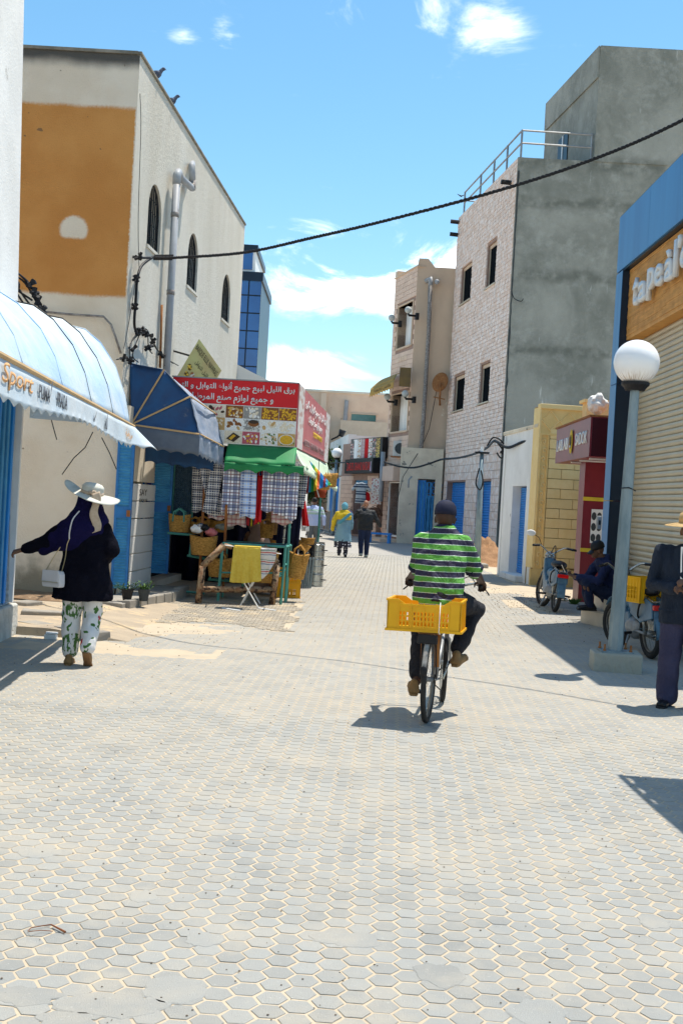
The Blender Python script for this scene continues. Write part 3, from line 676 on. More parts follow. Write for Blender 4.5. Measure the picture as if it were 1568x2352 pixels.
def val(a, b):
    d = 13.2-a*7.2; x = .02+.064*(a*7.2); wv = (.003+.02*max(0,.6-a))*math.sin(a*47)
    dip = .035*abs(math.sin(a*PI*26))*(1 if b > .99 else 0)
    return V((x+.015+b*.03+wv*b+(.18*b*max(0, .06-a)/.06), d-13.2+(.35*b*max(0, .06-a)/.06), 2.36-b*.23+dip-.03*math.sin(a*9)*b))
mat('valance_pale', (.48,.58,.66), (.56,.60,.62), 1.4, .6, .5, 10, .02)
B().slab(val, 210, 5, .005).build('valance', 'valance_pale', aw, smooth=True)
def on_val(d, z, s=1):    # matrix for print on the valance; text runs away from the camera
    return plane_M((2.4-2.4+.02+.064*(13.2-d)+.042, d-13.2, z), (-.064, 1, 0), (0,0,1))
mat('print_orange', (.75,.42,.2), None, 5); mat('print_grey', (.12,.13,.15), None, 5)
for s, d, L, h, m_ in (('Sport', 6.5, .86, .15, 'print_orange'), ('PUMA', 7.55, .38, .09, 'print_grey'), ('PRADA', 8.2, .42, .10, 'print_grey')):
    text(s, L, h, m_, aw, on_val(d, 2.185 if s == 'Sport' else 2.215), ext=.002, off=.01, shear=.15 if s == 'Sport' else 0)
B().add([(0,0,0),(.04,.02,.01),(.10,.10,0),(.17,.14,0),(.12,.07,0),(.06,0,0)], [(0,1,2,3,4,5)], on_val(7.85, 2.24)).build('logo', 'print_grey', aw)
B().add([(0,.09,0),(.05,0,0),(.22,.13,0),(.06,.04,0)], [(0,1,2,3)], on_val(9.9, 2.2)).build('logo', 'print_grey', aw)
for k in range(3): B().add([(k*.07,0,0),(k*.07+.05,0,0),(k*.05+.06,.06+.04*k,0),(k*.05+.03,.05+.04*k,0)], [(0,1,2,3)], on_val(10.6, 2.2)).build('logo_stripe', 'print_grey', aw)
text(arabic('ملابس رياضية'), .8, .09, 'print_orange', aw, on_val(12.2, 2.2), ext=.002)
for pts in ([(110,962),(118,975),(131,1010)], [(218,1668/1.72+0),(190,992),(142,1090)]): pass
# loose wires hanging under the awning
wt('loose_wire', [('strand', B().tube([W(118,962,13.3), W(124,985,13.3), W(131,1010,13.3)], .006, 5), 'black', False)], 'short dark wire hanging under the pale awning, leftmost of the three', 'wire')
wt('loose_wire', [('strand', B().tube([W(214,992,13.4), W(196,1028,13.4), W(170,1052,13.4), W(143,1090,13.4)], .006, 5), 'black', False)], 'long dark wire slanting down to the left under the pale awning', 'wire')
wt('loose_wire', [('strand', B().tube([W(234,1005,13.4), W(252,1040,13.4), W(268,1078,13.4)], .006, 5), 'black', False)], 'short dark wire hanging down to the right under the pale awning', 'wire')
# ---------------------------------------------------------------- blue shop: doors, wall pier, awning
def leaf(x0, x1, y, name, label, z0=.22, z1=2.55):
    t = T(name, label, 'door', (x0, y, 0)); w_ = x1-x0
    b = B(); b.box(0, 0, z0, w_, .035, z1); b.build('panel', 'pale_blue_paint', t)
    for (a, c) in ((z0+.05, z0+.02+(z1-z0)*.42), (z0+(z1-z0)*.52, z1-.06)):
        n = 46; rib = B()
        rib.grid(lambda u, v: V((.03+(w_-.06)*u, -.012-.007*math.sin(v*PI*n*1.0), a+(c-a)*v)), 2, n*3)
        rib.build('ribbed_sheet', 'pale_blue_paint', t)
    for x in (0, w_-.035): B().box(x-.003, -.022, z0, x+.035, .04, z1+.02).build('stile', 'blue_paint', t)
    B().box(.03, -.02, z0+(z1-z0)*.44, w_-.03, -.002, z0+(z1-z0)*.51).build('rail', 'blue_paint', t)
    B().box(w_-.06, -.05, z0+(z1-z0)*.45, w_-.01, -.02, z0+(z1-z0)*.49).build('lock', 'rust', t)
    return t
leaf(-3.28, -3.04, 17.05, 'metal_door', 'narrow blue ribbed metal door leaf at the corner of the stucco building')
leaf(-3.13, -2.78, 19.25, 'metal_door', 'wide blue ribbed metal door leaf standing open beside the basket shelves', .32, 2.6)
px = T('wall_pier', 'grubby cream wall pier of painted blocks between the two blue door leaves', 'wall', (-3.26, 17.35, 0), A0)
B().box(0, -.06, 0, 2.0, -.004, 1.05).build('lower_face', 'low_plaster', px)
for k in range(6):
    B().box(.02, -.085, .15+.27*k, 1.9, -.062, .15+.27*k+.255).build('painted_block', 'white_plaster', px, bev=.006)
B().box(0, -.06, 1.79, 2.0, -.004, 2.9).build('upper_face', 'low_plaster', px)
text('SAY', .5, .10, 'dark_print', px, plane_M((.8, -.088, 1.58), (1,0,0), (0,0,1)), ext=.002); text('TIQUE', .55, .06, 'dark_print', px, plane_M((.8, -.088, 1.47), (1,0,0), (0,0,1)), ext=.002)
pp = [B() for _ in range(2)]
wt('door_post', [('post', B().box(-3.17,19.05,.15,-3.10,19.12,2.6), 'deep_blue', False), ('post', B().box(-3.22,18.8,.15,-3.17,18.86,2.6), 'blue_paint', False)], 'blue painted door posts between the cream pier and the wide blue leaf', 'post')
ba = T('blue_awning', 'faded blue quarter dome awning with tan taped ribs over the blue doors', 'awning', (-3.25, 17.6, 0))
P0 = W(302,975,17.6); P = [W(298,834,17.6), W(378,849,17.6), W(437,911,17.6), W(458,997,17.6)]
Q = [V((-3.2,18.42,3.5)), V((-2.72,18.42,3.42)), W(494,950,18.42), W(513,1026,18.42)]
o_ = V((-3.25, 17.6, 0)); P0 -= o_; P = [p-o_ for p in P]; Q = [p-o_ for p in Q]
for k in range(3):
    B().slab(lambda a, b, k=k: P0.lerp(P[k].lerp(P[k+1], a), b)+V((0,.05*math.sin(a*PI)*b,0)), 8, 8, .006).build('side_panel', 'awning_blue', ba, smooth=True)
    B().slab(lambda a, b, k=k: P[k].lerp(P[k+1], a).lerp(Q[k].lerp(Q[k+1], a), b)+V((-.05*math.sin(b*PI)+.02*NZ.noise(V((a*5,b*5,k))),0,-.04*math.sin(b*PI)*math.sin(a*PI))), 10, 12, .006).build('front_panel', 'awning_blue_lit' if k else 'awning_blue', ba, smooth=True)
for k in range(1, 4): B().tube([P0+V((0,-.012,0)), P[k]+V((0,-.012,0))], .014, 5).build('rib_tape', 'tan_tape', ba); 
for k in range(2, 4): B().tube([P[k]+V((.01,0,0)), Q[k]+V((.01,0,0))], .012, 5).build('edge_tape', 'tan_tape', ba)
def bv(A_, B_, h, nsc, m_):
    B().slab(lambda a, b: A_.lerp(B_, a)+V((.01*math.sin(a*20), -.01+.01*math.sin(a*23)*b, -h*b+(.035*abs(math.sin(a*PI*nsc)) if b > .99 else 0))), 14*nsc, 4, .006).build('valance', m_, ba, smooth=True)
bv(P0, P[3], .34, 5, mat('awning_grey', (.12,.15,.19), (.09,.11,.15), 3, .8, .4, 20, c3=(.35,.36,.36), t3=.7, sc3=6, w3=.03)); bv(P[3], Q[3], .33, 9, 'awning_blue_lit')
bv(V((.1,.9,2.50)), V((1.2,.85,2.42)), .40, 5, 'awning_blue')
# ---------------------------------------------------------------- behind: white parapet and the glass tower
wp = T('white_annex', 'white plastered annex behind the stucco building with a sloping top', 'building', (-2.6, 27.7, 0))
poly = [W(500,820,27.8), W(545,838,27.8), W(627,880,27.8), W(700,930,27.8), V((-.6,27.8,2.6)), V((-4,27.8,2.6))]
B().prism([(p.x+2.6, p.z) for p in poly], 0, 3, MX(((1,0,0,0),(0,0,1,0),(0,1,0,0),(0,0,0,1)))).build('wall', 'white_plaster', wp)
B().box(-2, .1, 0, 1.6, 6, 2.6).build('lower_wall', 'white_plaster', wp)
gt = T('glass_tower', 'blue glazed office tower in the distance behind the stucco building', 'building', (-12, 120, 0))
tp = W(603,626,120); tl = W(540,626,120); bz = 2
x1 = tp.x+12; x0 = x1-6.5; zt = tp.z
B().box(x0, .1, 0, x1-.05, 14, zt-.6).build('core', 'portal_dark', gt)
B().box(x0-.2, -.15, zt-.9, x1+.1, 14.2, zt).build('cornice', 'portal_dark', gt)
x2 = W(586,600,120).x+12; B().box(x0, .5, zt, x2, 12, W(584,575,120).z).build('penthouse', 'white_board', gt)
B().box(x0, .3, W(584,575,120).z, x2+.2, 12, W(586,561,120).z).build('penthouse_roof', 'portal_dark', gt)
B().box(x2-2.3, .42, zt+.3, x2-.3, .5, zt+2.3).build('window', 'tower_glass', gt)
ncol, nrow = 5, 13; cw = (x1-x0)/ncol; rh = (zt-1)/nrow
pane = B().box(0,0,0,cw-.14,.06,rh-.14).build('pane', 'tower_glass', gt); pane.location = (x0+.07, .02, .5)
for i in range(ncol):
    for j in range(nrow):
        if i or j: dupc(pane, gt, (x0+.07+i*cw, .02, .5+j*rh))
fin = B()
# ---------------------------------------------------------------- spice stall: boards, canopy, posts
XZ = MX(((1,0,0,0),(0,0,1,0),(0,1,0,0),(0,0,0,1)))
ms = T('market_stall', 'spice stall with red Arabic sign boards, food pictures and green canopy', 'stall', (-.79, 18.6, 0))
def L_(p): return V(p)-V((-.79,18.6,0))
sA = math.atan2(6.6, .41)
B().box(-1.98, 0, 2.475, 0, .06, 3.09).build('picture_board', 'white_board', ms)
B().box(-1.98, 0, 3.093, 0, .06, 3.48).build('sign_board', 'sign_red', ms)
B().box(-2.0, -.015, 3.482, .015, .07, 3.50).build('board_edge', 'grey_metal', ms)
text(arabic('برق الليل لبيع جميع أنواع التوابل و التين'), 1.93, .165, 'white_paint', ms, plane_M((-1.98,-.006,3.285),(1,0,0),(0,0,1)), off=.022, ext=.004)
text(arabic('و جميع لوازم صنع المرطبات'), 1.42, .155, 'white_paint', ms, plane_M((-1.80,-.006,3.105),(1,0,0),(0,0,1)), off=.022, ext=.004)
for n_, c_ in (('ink_brown',(.28,.10,.025)),('ink_tan',(.66,.42,.17)),('ink_cream',(.90,.80,.62)),('ink_gold',(.85,.48,.03)),('ink_pink',(.55,.12,.16)),('ink_grey',(.35,.34,.32)),('ink_green',(.12,.22,.06)),('ink_dark',(.06,.035,.02)),('ink_white',(.93,.93,.9))): mat(n_, c_, tuple(x*.7 for x in c_), 60, .45)
foods = [('ink_white',['ink_brown','ink_tan'],.03), ('ink_white',['ink_gold','ink_brown','ink_gold'],.035), ('ink_cream',['ink_pink','ink_cream','ink_dark'],.036), ('ink_brown',['ink_tan','ink_gold','ink_cream'],.022), ('ink_grey',['ink_white','ink_cream'],.026), ('ink_brown',['ink_gold','ink_gold'],.018), ('ink_brown',['ink_gold'],.018),
 ('ink_white',['ink_tan','ink_brown'],.04), ('ink_white',['ink_tan','ink_cream','ink_brown'],.036), ('ink_tan',['ink_cream','ink_cream'],.024), ('ink_white',['ink_brown','ink_tan','ink_brown'],.036), ('ink_white',['ink_grey'],.01), ('ink_white',['ink_cream','ink_cream','ink_tan'],.045), ('ink_white',['ink_cream'],.03),
 ('ink_brown',['ink_brown','ink_tan'],.04), ('ink_brown',['ink_brown','ink_tan','ink_dark'],.035), ('ink_white',[],.02), ('ink_cream',[],.03), ('ink_pink',['ink_gold','ink_pink','ink_white'],.022), ('ink_white',['ink_green','ink_cream','ink_tan'],.02), ('ink_tan',['ink_gold','ink_green'],.016)]
for r in range(3):
    for c in range(7):
        x0 = -1.965+c*.281; z0 = 2.885-r*.2; bgm, fg, sz = foods[r*7+c]; k = r*7+c
        o = B().box(x0, -.004, z0, x0+.275, 0, z0+.195).build('picture_panel', bgm, ms)
        if fg:
            bs = [B() for _ in fg]; n = int(.036/(sz*sz*2.6))
            for q in range(n):
                w_, h_ = sz*rnd.uniform(.8,1.2), sz*rnd.uniform(.5,.85); a0 = rnd.random()*3.14; cx = rnd.uniform(x0+w_, x0+.275-w_); cz = rnd.uniform(z0+w_, z0+.195-w_); y_ = -.0045-.00006*q
                bs[q % len(fg)].add([(cx+w_*math.cos(t_)*math.cos(a0)-h_*math.sin(t_)*math.sin(a0), y_, cz+w_*math.cos(t_)*math.sin(a0)+h_*math.sin(t_)*math.cos(a0)) for t_ in [PI*e/4 for e in range(8)]], [tuple(range(8))])
            for b_, m_ in zip(bs, fg):
                if b_.v: tag(b_.build('printed_food', m_, o), kind='stuff')
        def disc(rx, rz_, m_, dx=0, dz=0, y_=-.02): B().prism([(x0+.137+dx+rx*math.cos(a*PI/12), z0+.098+dz+rz_*math.sin(a*PI/12)) for a in range(24)], y_, y_+.002, XZ).build('printed_dish', m_, o)
        if k == 11: disc(.085,.05,'ink_brown',.03,.03); disc(.075,.03,'ink_dark',.03,.055,-.023); disc(.06,.02,'ink_grey',-.05,-.05)
        if k == 20: disc(.12,.085,'ink_white'); disc(.105,.074,'ink_gold',0,0,-.023)
        if k == 16: B().box(x0+.03, -.016, z0+.03, x0+.2, -.014, z0+.165).build('printed_jar', 'ink_gold', o); disc(.045,.05,'ink_dark',-.02,0)
        if k == 17: B().prism([(x0+.03,z0+.07),(x0+.14,z0+.17),(x0+.25,z0+.11),(x0+.15,z0+.02)], -.016, -.014, XZ).build('printed_box', 'ink_dark', o); B().prism([(x0+.07,z0+.075),(x0+.14,z0+.14),(x0+.18,z0+.12),(x0+.11,z0+.05)], -.019, -.017, XZ).build('printed_box', 'ink_gold', o)
S = MX.Translation((0,0,0)) @ MX.Rotation(sA, 4, 'Z')
B().box(.02, -.02, 2.475, 6.6, .03, 3.48, S).build('side_board', 'faded_red', ms)
B().box(.02, -.026, 2.475, .9, -.021, 3.48, S).build('printed_strip', 'print_faded', ms); B().box(5.6, -.026, 2.475, 6.6, -.021, 3.48, S).build('printed_strip', 'print_faded', ms)
B().box(.9, -.026, 2.62, 5.6, -.0215, 2.72, S).build('printed_line', 'faded_red', ms)
def sM(s, z): return S @ plane_M((s, -.032, z), (1,0,0), (0,0,1))
text(arabic('برق الليل لبيع جميع التوابل و التين'), 4.4, .2, 'white_paint', ms, sM(1.05, 3.15), off=.015)
text(arabic('و جميع لوازم صنع المرطبات'), 3.0, .2, 'white_paint', ms, sM(1.7, 2.93), off=.015)
text('LIQOUMAKLER', 2.0, .11, 'yellow_print', ms, sM(2.8, 2.79), off=.01)
text('ALISSOUD - BHAR BATHAN - TOUMOUR', 4.3, .12, 'grey_print', ms, sM(1.1, 2.56), off=.02)
B().box(-1.98, .08, 3.3, 0, 6.6, 3.4).build('roof', 'grey_metal', ms)
def gr(a, b):
    x = -1.06+a*1.09; return V((x, .0-.38*b-.02*math.sin(b*PI), 2.47-.30*b+.01*math.sin(a*16)*b))
B().slab(gr, 30, 6, .008).build('front_canopy', 'green_canvas', ms, smooth=True)
B().slab(lambda a, b: V((-1.06+a*1.23, -.38-.01*math.sin(a*22), 2.17-b*.15+(.05*abs(math.sin(a*PI*5)) if b > .99 else 0))), 80, 3, .006).build('valance', 'green_canvas', ms, smooth=True)
def sd(a, b):
    p0 = V((0, 0, 2.47)).lerp(V((.41, 6.9, 2.47)), a); p1 = V((.17, -.38, 2.17)).lerp(V((.66, 7.4, 1.98)), a); return p0.lerp(p1, b)+V((.02*math.sin(a*30)*b, 0, -.04*math.sin(b*PI)))
B().slab(sd, 60, 6, .008).build('side_canopy', 'green_canvas_lit', ms, smooth=True)
B().slab(lambda a, b: V((.17,-.38,2.17)).lerp(V((.66,7.4,1.98)), a)+V((.01,0,-b*.12+(.035*abs(math.sin(a*PI*22)) if b > .99 else 0))), 260, 2, .005).build('valance', 'green_canvas_lit', ms, smooth=True)
for (x, y, u) in ((-.02, .05, 0), (-1.4, .05, 0), (.33, 6.3, 0)): B().tube([(x, y, 0), (x, y, 2.5)], .022, 8).build('post', 'rust' if x < -1 else 'teal_paint', ms)
# sheet added to darken the stall's back, plus the hanging navy cloth
bd = T('stall_backdrop', 'hanging navy cloth, and a sheet added to darken the back of the spice stall', 'curtain', (-2.6, 22.4, 0))
B().slab(lambda a, b: V((-.6+a*2.2, .1*math.sin(a*30)+.04*math.sin(a*61), 2.6*b)), 60, 3, .02).build('cloth', mat('navy_cloth', (.008,.01,.035), None, 4), bd, smooth=True)
B().slab(lambda a, b: V((1.62+a*.36-.06*(1-b), -3.2+.03*math.sin(a*25), .75+1.35*b)), 20, 3, .015).build('cloth', 'navy_cloth', bd, smooth=True)
# glass block panel beside the wide blue leaf
gb = T('textured_glass_panel', 'dimpled blue grey glass panel beside the open blue leaf', 'glass panel', (-2.80, 19.6, 0))
B().box(0, 0, 1.0, .30, .03, 2.35).build('pane', mat('dimple_glass', (.05,.12,.2), (.12,.2,.28), 22, .25, 1, 40, .03), gb)
dm = B()
for i in range(8):
    for j in range(36): dm.ell((.02+i*.037, -.002, 1.03+j*.037), (.015,.01,.015), 6, 3)
tag(dm.build('dimples', 'dimple_glass', gb, smooth=True), kind='stuff')
B().box(-.03, -.02, .95, 0, .05, 2.4).build('frame', 'teal_paint', gb); B().box(.3, -.02, .95, .33, .05, 2.4).build('frame', 'teal_paint', gb)
# tilted yellow sign
ys = T('projecting_sign', 'pale yellow tilted spice sign hung from a bracket on the stucco facade', 'sign', W(458,779,20.2))
ts_ = W(458,779,20.2); ex = (W(509,851,20.2)-ts_); ey = (W(407,865,20.2)-ts_); nx = ex.normalized(); ny = ey.normalized()
MY = MX(((nx.x,ny.x,0,0),(0,0,1,0),(nx.z,ny.z,0,0),(0,0,0,1)))
B().box(0, 0, -.03, ex.length, ey.length*1.25, .03, MY).build('board', 'sign_yellow', ys)
def ym(u, v): return MY @ MX(((0,1,0,u),(1,0,0,v),(0,0,1,0.04),(0,0,0,1)))
YM = MX(((nx.x, -ny.x, 0, 0), (0,0,-1,-.036), (nx.z, -ny.z, 0, 0), (0,0,0,1)))
text('BARQUE ELLIL NAWRAS', ex.length*.9, .11, 'dark_print', ys, YM @ MX.Translation((ex.length*.05, -.18, 0)), ext=.002)
text(arabic('برق الليل للتوابل'), ex.length*.7, .09, 'dark_print', ys, YM @ MX.Translation((ex.length*.25, -.34, 0)), ext=.002)
for i, (a, c, r, m_) in enumerate(((.12,-.45,.05,'print_gold'), (.24,-.5,.05,'print_nuts'), (.14,-.58,.05,'print_gold'), (.42,-.5,.06,'print_seeds'), (.58,-.56,.07,'print_gold'), (.38,-.68,.05,'print_nuts'))):
    B().prism([(a+r*math.cos(q*PI/8), c+r*math.sin(q*PI/8)) for q in range(16)], 0, .003, YM).build('printed_spice', m_, ys)
B().tube([W(398,806,20.6)-W(458,779,20.2), W(440,818,20.2)-W(458,779,20.2)], .018, 6).build('bracket', 'black', ys)
# ---------------------------------------------------------------- hanging checked bags
def bag(u0, v0, u1, v1, d, m_, label, lean=0, curl=.0, cat='bag', name='checked_bag', group='checked bags hanging in a row at the stall', th=.03):
    a0 = W(u0, v0, d); a1 = W(u1, v0+(u1-u0)*.056, d); w_ = a1.x-a0.x; h = (a0.z-W(u0, v1, d).z)*1.07+(.03 if name == 'checked_bag' else 0); a0.z += .03 if name == 'checked_bag' else 0
    t = T(name, label, cat, a0); s = rnd.random()*9
    B().slab(lambda a, b: V((a*w_+lean*h*b, -.035*math.sin(a*PI*2+s)*b+.02*NZ.noise(V((a*4, b*3, s)))-curl*b*b, -h*b+.02*math.sin(a*7+s)*b)), 18, 14, th).build('body', m_, t, smooth=True)
    for q in (.3, .7): B().tube([(w_*q-.05, 0, -.02), (w_*q-.03, .01, .10), (w_*q+.03, .01, .10), (w_*q+.05, 0, -.02)], .008, 5).build('handle', 'plaid_navy' if name == 'checked_bag' else m_, t, smooth=True)
    return t
bag(442,1070,474,1168,18.75,'plaid_navy','dark checked bag, leftmost of the row and mostly covered by its neighbour',.05)
bag(455,1068,492,1175,18.55,'plaid_navy','dark checked bag slanting left below the blue awning edge',.28)
bag(487,1068,516,1172,18.5,'plaid_navy','dark checked bag slanting left beside the pale checked one',-.13)
bag(515,1068,556,1172,18.42,'plaid_white','pale checked bag, largest of the row, hanging left of the sky blue one',0)
bag(554,1078,590,1180,18.36,'plaid_blue','sky blue checked bag twisted at its bottom',.02,.04)
bag(605,1078,636,1168,18.42,'plaid_white','pale checked bag just right of the red and blue pair',0)
bag(634,1080,668,1176,18.38,'plaid_white','crumpled pale checked bag in clear wrapping, right of centre',0)
bag(664,1080,687,1186,18.32,'plaid_white','pale checked bag at the stall corner, rightmost of the pale ones',-.02)
bag(681,1088,708,1160,18.9,'plaid_navy','dark checked bag seen edge on behind the stall corner',-.1)
for (u0,v0,u1,v1,l) in ((478,1172,514,1190,'left'), (520,1168,562,1204,'middle'), (622,1168,668,1200,'right')):
    bag(u0,v0,u1,v1,18.6,'plaid_red','folded red checked bag under the pale ones, %s of three' % l,.1, group='red checked bags under the pale ones')
bag(592,1092,604,1192,18.5,'sign_red','narrow red bag hanging between the checked bags',0,0,'bag','shopping_bag',None)
bag(586,1090,598,1186,18.55,'shutter_blue','narrow blue bag hanging between the checked bags',0,0,'bag','shopping_bag',None)
bag(555,1172,596,1202,18.7,'african','folded cloth with red, black and yellow squares hanging below the bags',.0,0,'cloth','patterned_cloth',None)
bag(604,1050,640,1082,18.9,'african','dark green and yellow patterned cloth under the green canopy',.0,0,'cloth','patterned_cloth',None)
tw_ = T('red_towel', 'red towel with tassels hanging at the right corner of the stall', 'towel', W(700,1150,19.6)); a0 = W(700,1150,19.6)
B().slab(lambda a, b: V((-.05+a*(.05+.06*b)+.03*b, .02*math.sin(a*9), -.42*b)), 10, 10, .02).build('cloth', mat('red_cloth', (.62,.01,.015), (.5,.01,.01), 5), tw_, smooth=True)
B().slab(lambda a, b: V((-.02+a*.11, .02*math.sin(a*9), -.42-.06*b-.03*abs(math.sin(a*25)))), 30, 2, .02).build('tassels', 'white_board', tw_)
sh_ = T('beach_umbrella', 'half furled rainbow beach umbrella hanging from the side canopy', 'umbrella', W(716,1090,20.5)); a0 = W(706,1064,20.5)
um = B(); tpv = V((-.1,0,.3)); 
for k in range(8):
    a, a2 = k*PI/4, (k+1)*PI/4; c = V((.12,0,-.28)); e1 = c+V((.28*math.cos(a), .2*math.sin(a), .1*math.cos(a))); e2 = c+V((.28*math.cos(a2), .2*math.sin(a2), .1*math.cos(a2))); mdp = c+V((.20*math.cos((a+a2)/2), .15*math.sin((a+a2)/2), .1*math.cos((a+a2)/2)))
    um.add([tpv, e1, mdp, e2], [(0,1,2),(0,2,3)])
sh_.scale = (.92,.92,.92); um.build('canopy', 'rainbow', sh_); B().tube([tpv, V((.16,0,-.42))], .012, 6).build('pole', 'white_paint', sh_)
# ---------------------------------------------------------------- baskets
def weave(b, c, w_, h, d_=None, n=28, flare=.8, rows=9, sag=0):
    d_ = d_ or w_*.8; pr = []
    for k in range(rows*2+1):
        f_ = k/(rows*2); r = (flare+(1-flare)*f_**.7)*(1+.025*(k % 2)); pr.append((r, h*f_))
    pr += [(.93, h), (flare*.9, h*.12), (.01, h*.1)]
    o = len(b.v); b.lathe([(.01, 0)]+pr, (0,0,0), n, None, w_/2, d_/2)
    for i in range(o, len(b.v)):
        x, y, z = b.v[i]; a = math.atan2(y, x); k = .02*math.sin(a*14+z*60)*w_*.25
        b.v[i] = (x+c[0]+k*math.cos(a), y+c[1]+k*math.sin(a), z+c[2]+.06*h*math.cos(a*2)*(z/h)-sag*abs(x)*(z/h))
    return b
def basket(c, w_, h, label, group='esparto baskets at the stall', handles=1, tilt=(0,0,0), hm='straw', **kw):
    t = T('straw_basket', label, 'basket', c, 0, group); t.rotation_euler = tilt
    weave(B(), (0,0,0), w_, h, **kw).build('bowl', 'straw', t, smooth=True)
    if handles:
        for s in (-1, 1): B().tube([(-.09,s*.36*w_,h*.6), (-.08,s*.36*w_,h*1.15), (0,s*.32*w_,h*1.35), (.08,s*.36*w_,h*1.15), (.09,s*.36*w_,h*.6)], .013, 6).build('handle', hm, t, smooth=True)
    return t
basket(W(411,1222,18.9), .36, .28, 'straw basket with green handles on the top teal shelf', hm='teal_paint')
basket(W(447,1226,19.1), .24, .20, 'small straw basket behind the green handled one on the top shelf')
basket(W(466,1220,19.2), .20, .18, 'smallest straw basket at the right end of the top shelf')
basket(W(466,1275,18.6), .44, .30, 'wide straw basket filled with bundles on the middle teal shelf', handles=0)
basket(W(505,1325,18.6), .42, .30, 'straw basket with a looped handle on the low teal shelf behind the rusty rail')
basket(W(610,1308,18.5), .40, .28, 'straw basket behind the patterned towel, upper of the two')
basket(W(606,1338,18.4), .36, .24, 'straw basket behind the patterned towel, lower of the two', handles=0)
basket(W(677,1328,18.9), .34, .40, 'tall straw basket leaning out at the right end of the green frame', tilt=(0,.12,0), rows=12)
basket(W(612,1236,19.4), .24, .24, 'straw basket under the stacked sieves')
basket(W(636,1262,20.4), .30, .16, 'low straw basket on the ground behind the green frame', handles=0)
basket(W(690,1262,21.5), .28, .14, 'pale straw basket upturned behind the steel drums', tilt=(.0,.5,0), handles=0)
basket(W(706,1250,22), .28, .12, 'straw basket lying on top of the goods behind the steel drums', handles=0)
basket(W(498,1222,20.2), .3, .2, 'straw basket in the shade behind the dark pole', handles=0)
for i, (u, v, r, m_) in enumerate(((452,1215,.07,'white_board'), (470,1212,.06,'black'), (485,1222,.07,'faded_red'), (462,1208,.05,'plaid_navy'))):
    p = W(u, v, 18.6); b = B().ell((0,0,0), (r*1.4, r, r)); tag(b.build('cloth_bundle', m_, vox=.012, nz=[(.05,.06)], loc=p, smooth=True), ('white','black','dusty pink','navy')[i]+' cloth bundle in the wide straw basket', 'bundle', 'bundles in the wide basket')
tag(B().ell((0,0,0), (.16,.12,.05)).build('cloth_bundle', mat('grey_cloth', (.3,.33,.3)), vox=.012, nz=[(.06,.08)], loc=W(515,1210,18.9)), 'grey green folded cloth beyond the wide basket', 'bundle')
def crate(name, label, loc, rz=0, w_=.55, d_=.36, h=.24, m_='yellow_plastic', notch=.0, group=None, parent=None, cat='crate'):
    t = T(name, label, cat, loc, rz, group) if parent is None else parent
    th = .012
    def side(L, M, nt):
        # frame of the side: solid ends, slotted middle
        b = B(); e = L*.16; zt = h
        b.box(-L/2, 0, 0, -L/2+e, th, zt, M); b.box(L/2-e, 0, 0, L/2, th, zt, M)
        b.box(-L/2+e, 0, 0, L/2-e, th, h*.16, M); b.box(-L/2+e, 0, h*.62, L/2-e, th, h*(.86 if nt else 1), M)
        if nt:
            for s in (-1, 1): b.prism([(s*(L/2-e), h*.86), (s*(L/2-e), h), (s*(L/2-e-.05), h*.86)], 0, th, M @ XZ)
        n = max(4, int((L-2*e)/.026)); 
        for k in range(n+1):
            x = -L/2+e+(L-2*e)*k/n; b.box(x-.0065, .001, h*.16, x+.0065, th-.001, h*.62, M)
        for q in (.30, .46): b.box(-L/2+e, .0015, h*q, L/2-e, th-.0015, h*q+.01, M)
        for x in (-L/2+e, L/2-e, -L*.17, 0, L*.17): b.box(x-.005, -.006, .01, x+.005, .004, h*(.9 if abs(x) < L/2-e-.01 else .98), M)
        b.box(-L/2-.004, -.008, h-.012, -L/2+e, .006, h+.003, M); b.box(L/2-e, -.008, h-.012, L/2+.004, .006, h+.003, M)
        b.box(-L/2+e, -.008, h*(.86 if nt else 1)-.012, L/2-e, .006, h*(.86 if nt else 1)+.002, M)
        b.box(-L/2-.006, -.012, -.004, L/2+.006, .01, .014, M)
        return b
    side(w_, MX.Translation((0,-d_/2,0)), notch).build('long_side', m_, t); side(w_, MX.Translation((0,d_/2,0)) @ MX.Rotation(PI, 4, 'Z'), notch).build('long_side', m_, t)
    side(d_, MX.Translation((w_/2,0,0)) @ MX.Rotation(PI/2, 4, 'Z'), 0).build('short_side', m_, t); side(d_, MX.Translation((-w_/2,0,0)) @ MX.Rotation(-PI/2, 4, 'Z'), 0).build('short_side', m_, t)
    B().box(-w_/2, -d_/2, 0, w_/2, d_/2, .012).build('base', m_, t)
    return t
for k in range(2): crate('plastic_crate', 'yellow crate under the end of the green frame, %s of two stacked' % ('lower','upper')[k], G(658,1374)+V((0,.2,.0+.25*k)), .05, .42, .3, .24)
crate('plastic_crate', 'yellow crate pushed back on the left under the green frame', G(640,1372)+V((0,.35,0)), 0, .3, .3, .42)
